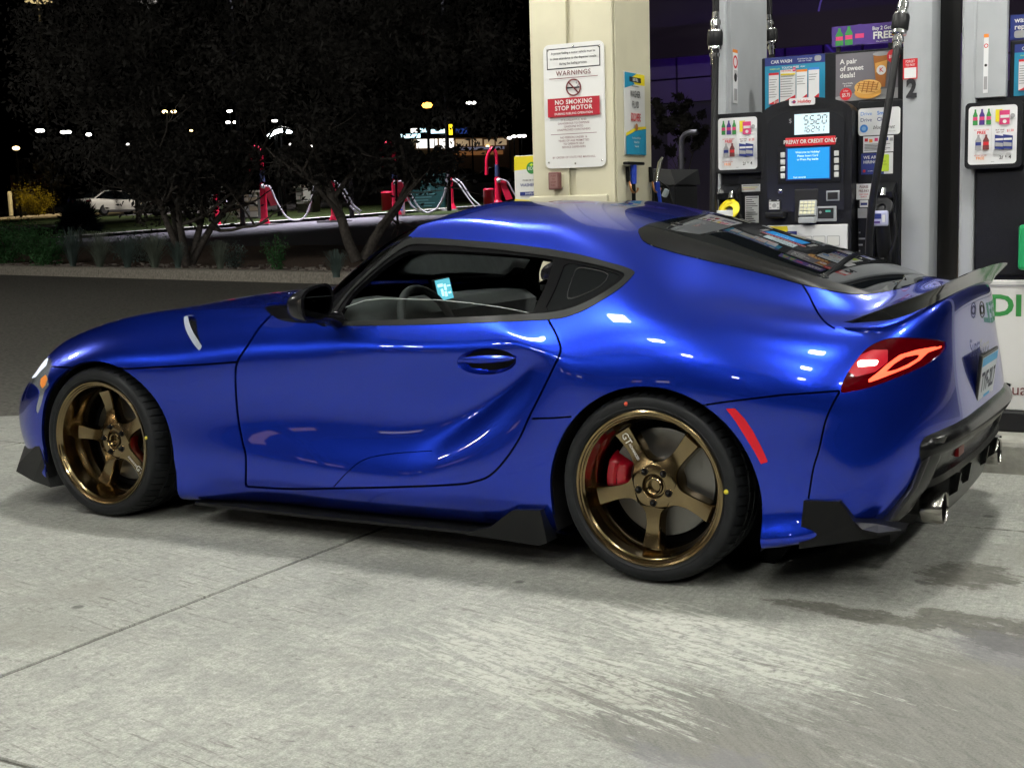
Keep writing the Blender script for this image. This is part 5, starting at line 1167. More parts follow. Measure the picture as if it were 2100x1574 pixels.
s.build('door_label', p1); s = Sheet(-.0065); q = L.r(1771, 279, 1833, 312); s.rect(*q, M_BACK); w, h = q[2]-q[0], q[3]-q[1]
for i, (u, v, m_) in enumerate(((.05, .68, M_PRED), (.2, .62, M_ORG), (.38, .68, M_PINK), (.72, .7, M_NAVY), (.88, .66, M_GREY))): s.rect(q[0]+w*u, q[1]+h*v, q[0]+w*(u+.11), q[1]+h*(v+.2), m_)
for i in range(5): s.rect(q[0]+w*.05, q[1]+h*(.48-.09*i), q[0]+w*(.9-.12*(i % 3)), q[1]+h*(.51-.09*i), M_BLK)
s.build('door_label', p1); s = Sheet(-.0065); q = L.r(1767, 314, 1832, 357); w, h = q[2]-q[0], q[3]-q[1]; s.rect(*q, M_BACK); s.rect(q[0], q[1], q[0]+w*.72, q[3], M_NAVY); s.text('WE ARE', q[0]+w*.07, q[3]-h*.20, h*.20, M_SIGNW, .02, align='LEFT'); s.text('HIRING', q[0]+w*.07, q[3]-h*.42, h*.20, M_SIGNW, .02, align='LEFT'); s.rrect(q[0]+w*.58, q[1]+h*.12, q[0]+w*.88, q[3]-h*.08, .006, M_LIME); s.text('Text', q[0]+w*.73, q[1]+h*.6, h*.08, M_BLK); s.text('HOLIDAY', q[0]+w*.73, q[1]+h*.45, h*.06, M_BLK); s.rect(q[0]+w*.06, q[1]+h*.1, q[0]+w*.14, q[1]+h*.22, M_PRED); s.text('careers', q[0]+w*.3, q[1]+h*.16, h*.09, M_SIGNW)
s.build('door_label', p1); s = Sheet(-.0065); q = L.r(1757, 377, 1788, 409); w, h = q[2]-q[0], q[3]-q[1]; s.rect(*q, M_BACK)
for i, t in enumerate(('PLEASE', 'PRE-PAY')): s.text(t, (q[0]+q[2])/2, q[3]-h*(.2+.27*i), h*.24, M_MAROON, .015, sx=.75)
s.text('FOR YOUR', (q[0]+q[2])/2, q[3]-h*.68, h*.12, M_PRED, .01); s.text('SAFETY', (q[0]+q[2])/2, q[3]-h*.84, h*.12, M_PRED, .01)
s.build('door_label', p1); s = Sheet(-.0065); q = L.r(1764, 410, 1781, 425); s.rect(*q, M_BACK); s.rect(q[0]+.004, q[1]+.01, q[2]-.004, q[1]+.022, M_NAVY); s.build('door_label', p1); s = Sheet(-.0065); q = L.r(1760, 427, 1779, 447); s.rect(*q, M_GREY)
s.build('door_label', p1); s = Sheet(-.0065); q = L.r(1760, 470, 1776, 530)
for i in range(7): s.rect(q[0]+.004, q[3]-.02-.03*i, q[0]+.012+.012*((i*5) % 3), q[3]-.012-.03*i, M_GREY)
q = L.r(1762, 521, 1768, 527); s.rect(*q, M_YEL); q = L.r(1770, 521, 1775, 527); s.rect(*q, M_YEL)
s.build('door_label', p1)
# left door labels, boots and nozzles
s = Sheet(-.0065); q = L.r(1522, 378, 1560, 393); s.rect(*q, M_BACK); w, h = q[2]-q[0], q[3]-q[1]
for i in range(3): s.rect(q[0]+w*.06, q[3]-h*(.2+.25*i), q[0]+w*(.95-.1*i), q[3]-h*(.13+.25*i), (M_BLK, M_YEL, M_WAFF)[i])
s.build('door_label', p1); s = Sheet(-.0065); q = L.r(1529, 402, 1557, 457); s.rect(*q, M_BACK); w, h = q[2]-q[0], q[3]-q[1]
for i in range(12): s.rect(q[0]+w*.08, q[3]-h*(.07+.078*i), q[0]+w*(.92-.13*((i*3) % 4)), q[3]-h*(.045+.078*i), M_BLK)
s.build('door_label', p1)
for (l_, t_, r_, b_) in ((1483, 378, 1521, 470), (1796, 374, 1838, 545)):
    q = L.r(l_, t_, r_, b_); b = MB(); xa, xb = q[0], q[2]
    b.bx((xa, -.010, q[1]), (xb, -.0065, q[3]), M_PBLK2); V = [(xa, -.007, q[3]), (xb, -.007, q[3]), (xb, -.09, q[3]-.045), (xa, -.09, q[3]-.045), (xa, -.007, q[3]-.09), (xb, -.007, q[3]-.09), (xb, -.085, q[3]-.075), (xa, -.085, q[3]-.075)]
    b.add(V, [(0, 1, 2, 3), (3, 2, 6, 7), (7, 6, 5, 4), (0, 3, 7, 4), (1, 5, 6, 2)], M_PBLK)
    for xx in (xa, xb): b.bx((xx-.006, -.05, q[1]), (xx+.006, -.0066, q[3]-.05), M_PBLK)
    b.build('nozzle_boot', p1)
c = at(1497, 432, 1, PF-.115); nozzle(L, c[0]-base[0], c[2]-base[2], M_YEL, .056, p1, None)
q = L.r(1471, 431, 1504, 448, PF-.14); b = MB(); b.bx((q[0], -.15, q[1]), (q[2], -.145, q[3]), M_BACK, .001); b.build('nozzle_tag', p1)
c = at(1809, 428, 1, PF-.115); nozzle(L, c[0]-base[0], c[2]-base[2], M_PBLK, .055, p1, None)
q = L.r(1785, 432, 1822, 464, PF-.16); b = MB(); b.bx((q[0], -.175, q[1]), (q[2], -.15, q[3]), mat('nozzle_ad', (.50, .52, .72), .35), .008); nt = b.build('nozzle_card', p1)
s = Sheet(-.1755); s.rect(q[0]+.012, q[1]+.035, q[0]+.055, q[1]+.06, M_NAVY); s.rect(q[0]+.06, q[1]+.02, q[2]-.012, q[3]-.02, M_BACK); s.rect(q[0]+.012, q[1]+.015, q[0]+.05, q[1]+.024, M_PURP); s.build('card_print', nt)
# upper signs
YU = PF+.22
b = MB(); x0, z0, x1, z1 = L.r(1562, 108, 1850, 236, YU); b.bx((x0, .22, z0), (x1+.02, .27, z1), M_PBLK, .006); b.build('sign_rail', p1)
s = Sheet(.2195); q = L.r(1569, 115, 1692, 222, YU); wash_menu(s, *q); s.build('wash_menu', p1)
q = L.r(1714, 107, 1842, 205, YU); s = Sheet(.2195); w, h = q[2]-q[0], q[3]-q[1]; X = lambda u: q[0]+w*u; Z = lambda v: q[1]+h*v
s.rect(*q, M_PGRY); s.poly([(X(.0), Z(0)), (X(1), Z(0)), (X(1), Z(.22)), (X(.5), Z(.20)), (X(0), Z(.10))], M_GREY)
for i, t in enumerate(('A pair', 'of sweet', 'deals!')): s.text(t, X(.07), Z(.83-.145*i), h*.145, M_SIGNW, .022, align='LEFT')
s.text('Pearl Waffle', X(.2), Z(.37), h*.045, M_SIGNW, .005); s.text('& Sticker', X(.2), Z(.32), h*.045, M_SIGNW, .005)
s.disc(X(.17), Z(.15), h*.13, M_PRED, 24); s.text('2 for', X(.17), Z(.215), h*.055, M_SIGNW, .01); s.text('$5.75', X(.175), Z(.125), h*.105, M_SIGNW, .02, sx=.75)
s.poly([(X(.61), Z(.93)), (X(.85), Z(.93)), (X(.80), Z(.25)), (X(.66), Z(.25))], M_WAFD); s.disc(X(.73), Z(.94), w*.13, M_GREY, 22, h*.045); s.poly([(X(.64), Z(.75)), (X(.83), Z(.80)), (X(.82), Z(.62)), (X(.65), Z(.55))], M_WAFF); s.disc(X(.74), Z(.60), h*.10, M_SIGNW, 20); s.text('K', X(.74), Z(.60), h*.13, M_PRED, .02)
s.disc(X(.93), Z(.87), h*.14, M_PRED, 24); s.text('$1.50', X(.92), Z(.86), h*.09, M_SIGNW, .02, sx=.8)
s.disc(X(.53), Z(.16), w*.215, M_WAFF, 30, h*.14); s.disc(X(.53), Z(.27), w*.215, mat('print_waffle_pale', (.80, .48, .14), .5), 30, h*.15)
for i in range(-2, 3):
    u = .53+.075*i; k = math.sqrt(max(0, 1-((u-.53)/.2)**2)); s.poly([(X(u-.008-.02), Z(.27-.12*k)), (X(u+.008-.02), Z(.27-.12*k)), (X(u+.008+.02), Z(.27+.12*k)), (X(u-.008+.02), Z(.27+.12*k))], M_WAFD)
    v = .27+.05*i; k = math.sqrt(max(0, 1-((v-.27)/.14)**2)); s.poly([(X(.53-.17*k), Z(v+.03)), (X(.53+.17*k), Z(v-.03)), (X(.53+.17*k), Z(v-.018)), (X(.53-.17*k), Z(v+.042))], M_WAFD)
s.build('waffle_poster', p1)
q = L.r(1706, 50, 1838, 92, YU); b = MB(); b.bx((q[0], .22, q[1]), (q[2], .226, q[3]), M_PURP); b.bx((q[0]+.02, .226, lz(1770, 110, YU)-.02), (q[0]+.04, .24, q[3]), M_PBLK); b.bx((q[2]-.04, .226, lz(1770, 110, YU)-.02), (q[2]-.02, .24, q[3]), M_PBLK); tp = b.build('topper', p1)
s = Sheet(.2195); w, h = q[2]-q[0], q[3]-q[1]; X = lambda u: q[0]+w*u; Z = lambda v: q[1]+h*v
bottle(s, X(.12), Z(.05), w*.12, h*.85, M_GRN, M_PINK); bottle(s, X(.27), Z(.05), w*.12, h*.92, M_GRN, M_PINK); bottle(s, X(.44), Z(.05), w*.15, h*.98, M_PURP, M_PINK)
s.text('Buy 2 Get', X(.78), Z(.74), h*.25, M_SIGNW, .015, sx=.9); s.text('FREE', X(.80), Z(.38), h*.48, M_SIGNW, .03); s.text('Mix and Match', X(.79), Z(.10), h*.10, M_SIGNW, .0); s.build('topper_print', tp)
# stickers on the right column and the strip on the left one
s = Sheet(-.0125); q = L.r(1853, 121, 1883, 163); w, h = q[2]-q[0], q[3]-q[1]; s.rect(*q, M_PRED); s.rect(q[0]+.006, q[1]+h*.05, q[2]-.006, q[1]+h*.56, M_BACK); s.text('FORGET', (q[0]+q[2])/2, q[3]-h*.14, h*.17, M_SIGNW, .01, sx=.72); s.text('TO PAY?', (q[0]+q[2])/2, q[3]-h*.32, h*.17, M_SIGNW, .01, sx=.72)
s.build('pay_sticker', p1); s = Sheet(-.0125); q = L.r(1861, 165, 1880, 202); s.text('2', (q[0]+q[2])/2, (q[1]+q[3])/2, (q[3]-q[1])*1.36, M_BLK, .05, sx=.82); s.build('pump_number', p1)
xi = X0+.072
y0_, y1_ = at(1502, 150, 0, xi)[1], at(1512, 150, 0, xi)[1]; za_, zb_ = at(1507, 212, 0, xi)[2]-base[2], at(1507, 102, 0, xi)[2]-base[2]
s = Sheet(-.0015); h = zb_-za_; w = y1_-y0_; s.rect(-w/2, 0, w/2, h, M_BACK); s.rect(-w/2, h*.94, w/2, h, M_ORG); s.ring(0, h*.77, w*.3, w*.45, M_PRED, 20); s.disc(0, h*.48, w*.3, M_BLK, 12); s.rect(-w*.3, h*.05, w*.3, h*.27, M_GREY)
for i in range(6): s.rect(-w*.35, h*(.60-.02*i), w*.3, h*(.607-.02*i), M_BLK)
s.build('safety_strip', p1, M=T(-W2+.072, (y0_+y1_)/2-PF, za_) @ rot('Z', 90))
# hoses: left one hangs straight, right one crosses the front
yh = PF-.06
hose_run('hose', p1, [at(1468, -160, 1, yh), at(1468, 60, 1, yh), at(1466, 200, 1, yh-.02), at(1463, 380, 1, yh-.08), at(1464, 520, 1, yh-.10), at(1476, 600, 1, yh-.10), at(1492, 560, 1, yh-.08), at(1497, 470, 1, yh-.07)], L, [(at(1468, 25, 1, yh), at(1465, 132, 1, yh))])
hose_run('hose', p1, [at(1862, -140, 1, yh-.04), at(1852, 20, 1, yh-.08), at(1838, 110, 1, yh-.16), at(1822, 215, 1, yh-.22), at(1803, 330, 1, yh-.24), at(1786, 440, 1, yh-.22), at(1782, 560, 1, yh-.18), at(1792, 640, 1, yh-.14), at(1806, 600, 1, yh-.08), at(1810, 530, 1, yh-.04)], L, [(at(1855, -10, 1, yh-.08), at(1839, 102, 1, yh-.15))])
hose_run('hose', p1, [at(1576, -100, 1, PF+.66), at(1578, 60, 1, PF+.68), at(1583, 120, 1, PF+.70), at(1588, 300, 1, PF+.72)], L, [(at(1577, 30, 1, PF+.675), at(1583, 112, 1, PF+.70))])

# ---- second pump, nearer the camera at the right edge
P2Y = 1.62; PFs = PF; PF = P2Y
XA = at(1968, 300, 1, P2Y)[0]; base2 = (XA+.60, P2Y, .15); L2 = Placed(base2)
p2 = empty('fuel_pump', 'grey and black diesel pump with a white lower panel at the right edge', 'fuel pump', base2, 0, 'fuel pumps on the island')
lz2 = lambda px, py: at(px, py, 1, P2Y)[2]-base2[2]; lx2 = lambda px, py: at(px, py, 1, P2Y)[0]-base2[0]
b = MB(); b.bx((-.60, 0, 0), (lx2(2000, 300), .62, TOPZ), M_PGREY, .015); b.build('column', p2)
b = MB(); b.bx((.50, 0, 0), (.60, .62, TOPZ), M_PGREY, .015); b.build('column', p2)
zb2 = lz2(2050, 200); zw = lz2(2050, 574)
b = MB(); b.bx((lx2(2001, 300), .02, .10), (.498, .60, zb2), M_PBLK); b.build('cabinet', p2)
b = MB(); b.bx((lx2(1995, 650), -.012, .10), (.498, .018, zw), M_SIGNW, .006); lp = b.build('lower_panel', p2)
s = Sheet(-.0125); zt_ = lz2(2060, 628); s.text('DIESEL', lx2(2029, 628), zt_, .135, M_GRN, .03, align='LEFT', sx=1.1); s.text('Quality fuel', lx2(2046, 800), lz2(2070, 798), .075, M_MAROON, .0, align='LEFT'); s.rect(lx2(2001, 590), zw-.03, .49, zw-.02, M_GREY); s.build('panel_print', lp)
ad_panel(L2, L2.r(1983, 210, 2100, 345), L2.r(1990, 218, 2089, 337), p2)
b = MB(); b.bx((lx2(2001, 420), -.004, zw+.02), (.498, .018, lz2(2050, 350)), M_PBLK, .008); b.build('left_door', p2)
q = L2.r(2073, 82, 2215, 190); b = MB(); b.bx((q[0]-.02, .10, q[1]-.02), (q[2]+.02, .14, q[3]+.02), M_PBLK, .006); b.build('sign_rail', p2); s = Sheet(.0995); wash_menu(s, *q); s.build('wash_menu', p2)
q = L2.r(2065, 20, 2210, 72); b = MB(); b.bx((q[0], .10, q[1]), (q[2], .11, q[3]), M_NAVY); b.bx((q[0]+.1, .11, q[1]-.10), (q[0]+.12, .12, q[3]), M_PBLK); tp = b.build('topper', p2)
s = Sheet(.0995); w, h = q[2]-q[0], q[3]-q[1]; s.text('wash.', q[0]+w*.06, q[3]-h*.22, h*.30, M_SIGNW, .02, align='LEFT'); s.text('repeat.', q[0]+w*.06, q[3]-h*.50, h*.30, M_SIGNW, .02, align='LEFT'); s.rrect(q[0]+w*.06, q[1]+h*.06, q[0]+w*.30, q[1]+h*.36, .01, M_GREY); s.build('topper_print', tp)
s = Sheet(-.0015); q = L2.r(2017, 70, 2027, 191); w, h = q[2]-q[0], q[3]-q[1]
s.rect(q[0], q[1], q[2], q[3], M_BACK); s.rect(q[0], q[3]-h*.06, q[2], q[3], M_ORG); s.ring((q[0]+q[2])/2, q[3]-h*.2, w*.28, w*.45, M_PRED, 18); s.disc((q[0]+q[2])/2, q[1]+h*.47, w*.3, M_BLK, 10); s.rect(q[0]+w*.15, q[1]+h*.06, q[2]-w*.15, q[1]+h*.28, M_GREY)
b = MB(); x_ = lx2(2001, 120); b.bx((x_, .0, zb2+.002), (lx2(2064, 120), .05, TOPZ), M_PGREY, .004); b.build('column_inner_face', p2); s.build('safety_strip', p2)
q = L2.r(2092, 460, 2130, 552); b = MB(); b.bx((q[0], -.07, q[1]), (q[2], -.005, q[3]), mat('diesel_green', (.02, .35, .12), .35), .015); b.build('nozzle_boot', p2)
b = MB(); b.bx((-.58, -.03, 0), (.58, .60, .098), M_PBLK2, .01); b.build('plinth', p2)
PF = PFs
# ------------------------------------------------------------------ beyond the pumps: the car wash and the dark lot
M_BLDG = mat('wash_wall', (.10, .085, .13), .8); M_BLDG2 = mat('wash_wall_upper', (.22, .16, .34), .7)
M_VIOLET = mat('violet_tube', (.3, .1, .8), .4, emit=(.24, .07, 1.0), es=3.0)
YB = 19.0
bx0, bx1 = at(1322, 300, 1, YB)[0], at(2500, 300, 1, YB)[0]; zg = gz(bx0+3, YB)
cw = empty('car_wash_building', 'dark car wash building washed in violet light behind the pumps', 'building', (bx0, YB, zg))
zr = at(1400, 112, 1, YB)[2]-zg; zm = at(1400, 211, 1, YB)[2]-zg; LW = bx1-bx0
b = MB(); b.bx((0, 0, -1), (LW, 8, zm), M_BLDG); b.build('wall', cw)
npan = 14
for i in range(npan):
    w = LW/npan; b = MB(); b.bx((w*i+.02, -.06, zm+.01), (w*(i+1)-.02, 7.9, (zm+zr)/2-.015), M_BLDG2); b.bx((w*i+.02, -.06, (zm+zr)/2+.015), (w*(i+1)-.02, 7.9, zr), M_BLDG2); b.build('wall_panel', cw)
b = MB(); b.bx((-.1, -.12, zr+.02), (LW, 8, zr+2.2), mat('wash_fascia', (.05, .03, .08), .6)); b.build('fascia', cw)
b = MB(); b.bx((0, -1.0, zr-.16), (LW, -.97, zr+.4), mat('wash_fascia')); b.build('light_shield', cw)  # board added to hide the tube and keep its light on the wall
b = MB(); b.tube([(.3, -.9, zr+.02), (LW-.3, -.9, zr+.02)], .035, M_VIOLET, 8); b.build('light_tube', cw)
for i in range(5):
    b = MB(); xx = .4+i*(LW-.8)/4; b.tube([(xx, -.1, zr+.12), (xx, -.9, zr+.03)], .02, M_SATIN, 6); b.build('tube_bracket', cw)
xd = at(1383, 300, 1, YB)[0]-bx0; b = MB(); b.bx((xd-.12, -.05, 0), (xd+.12, -.005, zm-.01), M_BLDG2); b.build('pier', cw)
xs0, xs1 = at(1680, 60, 1, YB)[0]-bx0, at(1880, 60, 1, YB)[0]-bx0; zs = at(1760, 55, 1, YB)[2]-zg
s = Sheet(-.125); s.text('SILVER', (xs0+xs1)/2, zs, (xs1-xs0)*.25, mat('violet_letter', (.26, .18, .55), .5, emit=(.10, .06, .5), es=.16), .03, sx=1.0);  # faint glow put into the letters to make them show
s.ring((xs0+xs1)/2, zs+.2, (xs1-xs0)*.48, (xs1-xs0)*.50, mat('violet_letter'), 40); s.build('wall_lettering', cw)

# ---- trees
M_BARK = vary(mat('bark', (.075, .066, .058), .9), 20, .4, .6, 40)
def leaf_mat(name, c, seed=0):
    m = mat(name, c, .8, spec=0.1); n, l, bs = nodes_of(m); tc = n.new('ShaderNodeTexCoord'); nz = n.new('ShaderNodeTexNoise'); nz.inputs['Scale'].default_value = 1.7; l.new(tc.outputs['Object'], nz.inputs['Vector'])
    rp = n.new('ShaderNodeValToRGB'); rp.color_ramp.elements[0].position = .40; rp.color_ramp.elements[1].position = .62
    rp.color_ramp.elements[0].color = (*[k*.55 for k in c], 1); rp.color_ramp.elements[1].color = (*[min(1, k*1.35) for k in c], 1)
    l.new(nz.outputs['Fac'], rp.inputs[0]); l.new(rp.outputs[0], bs.inputs['Base Color'])
    tr = n.new('ShaderNodeBsdfTranslucent'); l.new(rp.outputs[0], tr.inputs['Color']); mx = n.new('ShaderNodeMixShader'); mx.inputs[0].default_value = .5
    o = [q for q in n if q.type == 'OUTPUT_MATERIAL'][0]; l.new(bs.outputs[0], mx.inputs[1]); l.new(tr.outputs[0], mx.inputs[2]); l.new(mx.outputs[0], o.inputs['Surface']); return m
M_LEAF = leaf_mat('autumn_leaf', (.056, .054, .050)); M_LEAFG = leaf_mat('hedge_leaf', (.10, .25, .10)); M_LEAFD = leaf_mat('spruce_needle', (.010, .016, .018)); M_LEAFY = leaf_mat('gold_leaf', (.26, .22, .03)); M_STRAW = leaf_mat('dry_grass', (.30, .35, .29)); M_LEAFB = leaf_mat('shrub_leaf', (.19, .26, .24))
HOLES = [(392,268,10),(262,296,9),(640,300,9),(596,296,8),(1000,300,9),(725,306,9),(350,275,12),(300,320,14),(540,400,20),(620,400,18),(690,400,14),(820,380,20),(82,268,15),(135,272,17),(182,276,13),(33,304,14),(347,229,22),(471,228,14),(475,251,20),(563,248,12),(566,273,38),(876,216,16),(966,211,18),(845,272,24),(880,282,24),(915,285,24),(922,266,16),(955,288,16),(990,290,14),(870,296,24),(545,330,14),(812,320,12),(232,425,46),(508,420,26)]
def leaves(pts, size, rng, m, name, parent, flat=.0):
    V = []; F = []
    if parent is not None and len(pts) > 20000:                        # gaps in the crown where the far lamps shine through
        Q = pix(np.array([tuple(p) for p in pts])+np.array(parent.location)); keep = np.ones(len(pts), bool)
        for hx_, hy_, hr_ in HOLES: keep &= (np.hypot(Q[:, 0]-hx_, (Q[:, 1]-hy_)*1.15) > hr_) | (np.array([rng.random() for _ in pts]) < .10)
        pts = [p for p, k_ in zip(pts, keep) if k_]
    for p in pts:
        s_ = size*rng.uniform(.6, 1.35); d = Vector((rng.gauss(0, 1), rng.gauss(0, 1), rng.gauss(0, .8))).normalized(); e = d.orthogonal().normalized(); e.rotate(Matrix.Rotation(rng.uniform(0, 6.28), 3, d)); f = d.cross(e)
        o = len(V); V += [p-e*s_, p+f*s_*.42, p+e*s_, p-f*s_*.42]; F.append((o, o+1, o+2, o+3))
    b = MB(); b.add(V, F, m); return b.build(name, parent)
def grow_tree(name, lab, base, stems, height, crown_c, crown_r, nleaf, seed, leaf=.05, m=None, cat='tree', r0=.07, droop=.0, lo=-.9):
    """limbs fork from the trunk out into an uneven crown; leaves sit in clumps round the twigs"""
    rng = random.Random(seed); o = empty(name, lab, cat, base); b = MB(); tips = []
    C_ = Vector(crown_c); R_ = Vector(crown_r)
    def limb(p, d, L, r, depth):
        n = 5; P = [p]; rr = [r]; q = p; dd = d.normalized()
        for i in range(n):
            dd = (dd+Vector((rng.gauss(0, .13), rng.gauss(0, .13), rng.gauss(.03, .10)))).normalized(); q = q+dd*(L/n); P.append(q); rr.append(r*(1-.5*(i+1)/n))
            if depth >= 2 and i > 0: tips.append((q, dd))
        b.tube(P, rr, M_BARK, 7 if depth < 2 else 4, False)
        if depth < 3:
            for k in range(rng.choice((3, 4)) if depth else 4):
                u = rng.uniform(.35, 1.0); s_ = P[min(n, max(1, int(u*n)))]
                t = Vector((rng.gauss(0, 1), rng.gauss(0, 1), rng.gauss(.15, .55))).normalized()
                limb(s_, dd*.55+t*.85, L*rng.uniform(.5, .75), r*.5, depth+1)
    for k in range(stems):
        a = 2*math.pi*(k+.3)/stems; off = Vector((math.cos(a), math.sin(a), 0))*(.09 if stems > 1 else 0)
        limb(off*.6, Vector((math.cos(a)*(.42 if stems > 1 else .08), math.sin(a)*(.42 if stems > 1 else .08), 1)), height*.42, r0, 0)
    b.build('trunk', o)
    pts = []; clumps = []
    for k in range(int(nleaf/55)):
        while True:
            v = Vector((rng.uniform(-1, 1), rng.uniform(-1, 1), rng.uniform(lo, 1)))
            if .25 < v.length < 1.0*(1+.12*math.sin(5*math.atan2(v.y, v.x)+seed)): break
        if v.z < -.15 and rng.random() < .55: continue
        clumps.append(C_+Vector((v.x*R_.x, v.y*R_.y, v.z*R_.z)))
    for t_, d_ in tips:
        v = t_-C_
        if (v.x/R_.x)**2+(v.y/R_.y)**2+(v.z/R_.z)**2 < 1.35 and (v.z > -.1*R_.z or rng.random() < .35): clumps.append(t_)
    per = max(4, int(nleaf/max(1, len(clumps))))
    for c in clumps:
        ax = Vector((rng.gauss(0, 1), rng.gauss(0, 1), rng.gauss(.25, .6))).normalized()
        for i in range(per): pts.append(c+ax*rng.uniform(-.24, .24)*R_.x*.55+Vector((rng.gauss(0, .055), rng.gauss(0, .055), rng.gauss(0, .055)))*R_.x)
    leaves(pts, leaf, rng, m or M_LEAF, 'crown', o); return o
def px_len(n, d): return n/FPX*d
g, d = gp(385, 541, .17)
g[2] += .15
grow_tree('crab_apple_tree', 'many stemmed dark tree with a broad crown in the bed behind the kerb at left', tuple(g), 5, px_len(520, d), (px_len(-62, d), 0, px_len(372, d)), (px_len(292, d), px_len(270, d), px_len(238, d)), 34000, 3, .052, r0=.075, lo=-.78)
g, d = gp(738, 532, .17); g[2] += .15
grow_tree('crab_apple_tree', 'dark tree forking low with a drooping crown, directly behind the roof of the blue car', tuple(g), 2, px_len(540, d), (px_len(55, d), 0, px_len(390, d)), (px_len(300, d), px_len(280, d), px_len(225, d)), 34000, 8, .050, r0=.10, lo=-.70)
g, d = gp(1383, 372); gz_ = at(1383, 330, 1, 15.0); g = np.array([gz_[0], 15.0, gz(gz_[0], 15.0)]); d = float((g-CAM_POS)@_F)
grow_tree('young_tree', 'thin young tree in front of the violet car wash wall', tuple(g), 1, 3.6, (0, 0, px_len(245, d)+.1), (px_len(62, d), px_len(60, d), px_len(70, d)), 2600, 5, .05, r0=.05)

# ---- planting bed: shrubs, grasses, cobbles
def shrub(name, lab, px, py, wpx, hpx, n, m, seed, leaf=.035, cat='shrub', group=None, stem=True):
    g, d = gp(px, py, .15); g[2] += .13; rng = random.Random(seed); w, h = px_len(wpx, d)/2, px_len(hpx, d); o = empty(name, lab, cat, tuple(g), 0, group)
    b = MB(); pts = []
    for k in range(14):
        a = rng.uniform(0, 6.28); rr = rng.uniform(.2, 1); e = Vector((w*rr*math.cos(a), w*rr*math.sin(a), h*rng.uniform(.55, 1.0)*(1-.25*rr)))
        P = [Vector((0, 0, 0)), e*.5+Vector((0, 0, h*.08)), e]; b.tube(P, [.012, .008, .003], M_BARK, 5, False)
        for i in range(n//14):
            t = rng.uniform(.12, 1.02); pts.append(e*t+Vector((rng.gauss(0, w*.17), rng.gauss(0, w*.17), rng.gauss(0, h*.09))))
    pts = [p for p in pts if p.z > .0]
    b.build('stems', o); leaves(pts, leaf, rng, m, 'foliage', o); return o
def tuft(lab, px, py, wpx, hpx, n, m, seed):
    g, d = gp(px, py, .15); g[2] += .13; rng = random.Random(seed); w, h = px_len(wpx, d)/2, px_len(hpx, d); V = []; F = []
    for k in range(n):
        a = rng.uniform(0, 6.28); L = h*rng.uniform(.45, 1.05); out = w*rng.uniform(.1, 1.0); c = Vector((math.cos(a), math.sin(a), 0)); s_ = Vector((-math.sin(a), math.cos(a), 0))*.006
        P = [c*.05*rng.random(), c*out*.35+Vector((0, 0, L*.55)), c*out*.8+Vector((0, 0, L*.92)), c*out*1.15+Vector((0, 0, L*(.95-.25*rng.random())))]
        for i in range(3):
            o_ = len(V); k0, k1 = 1-.3*i, 1-.3*(i+1); V += [P[i]-s_*k0, P[i]+s_*k0, P[i+1]+s_*k1, P[i+1]-s_*k1]; F.append((o_, o_+1, o_+2, o_+3))
    b = MB(); b.add(V, F, m); o = b.build('ornamental_grass'); o.location = tuple(g); tag(o, lab, 'grass clump', 'grass clumps in the bed'); return o
shrub('leafy_shrub', 'green leafy hedge shrub at the far left end of the bed', 18, 540, 120, 88, 2600, M_LEAFG, 11, .032, group='hedge shrubs in the bed')
shrub('leafy_shrub', 'green leafy hedge shrub second from the left, beside the first grass clump', 92, 543, 110, 84, 2600, M_LEAFG, 12, .032, group='hedge shrubs in the bed')
shrub('leafy_shrub', 'green leafy hedge shrub behind the first two, showing between them', 55, 520, 120, 78, 2200, M_LEAFG, 17, .034, group='hedge shrubs in the bed')
for i, (px, py, w, h, lab) in enumerate(((150, 546, 90, 88, 'blue grey grass clump next to the green hedge shrubs'), (205, 548, 100, 80, 'blue grey grass clump under the dark round spruce'), (262, 549, 90, 72, 'grass clump half way between the spruce and the many stemmed tree'), (318, 549, 100, 78, 'tall grass clump just left of the many stemmed tree'), (365, 550, 60, 60, 'short grass clump at the foot of the many stemmed tree'), (452, 552, 60, 66, 'thin dry grass clump right of the many stemmed tree'), (690, 566, 70, 60, 'thin dry grass clump beside the forked tree behind the car'))):
    tuft(lab, px, py, w, h, 260, M_STRAW if i % 2 else M_LEAFB, 30+i)
shrub('low_shrub', 'loose low shrub behind the grass clumps left of the many stemmed tree', 285, 535, 150, 70, 1500, M_LEAFB, 14, .026, group='loose shrubs in the bed')
shrub('low_shrub', 'loose twiggy shrub between the two trees, nearer the many stemmed one', 480, 548, 70, 62, 700, M_LEAFB, 15, .024, group='loose shrubs in the bed')
shrub('low_shrub', 'upright dark green shrub alone between the two trees', 570, 553, 54, 76, 1300, M_LEAFG, 16, .022, group='loose shrubs in the bed')
random.seed(21); b = MB()
for k in range(1500):
    a = random.uniform(-34, 12); s_ = .33+abs(random.gauss(0, .35)); x, y = CURB_N*(s_+CURB_S)+CURB_D*a; r = random.uniform(.018, .042)
    b.box((x, y, gz(x, y)+.14), (r*2, r*1.5, r), mat(random.choice(('cobble_a', 'cobble_b', 'cobble_c')), random.choice(((.20, .16, .14), (.13, .10, .09), (.26, .23, .2))), .85), Matrix.Rotation(random.uniform(0, 3), 3, 'Z'), 0)
tag(b.build('bed_stones'), kind='stuff')

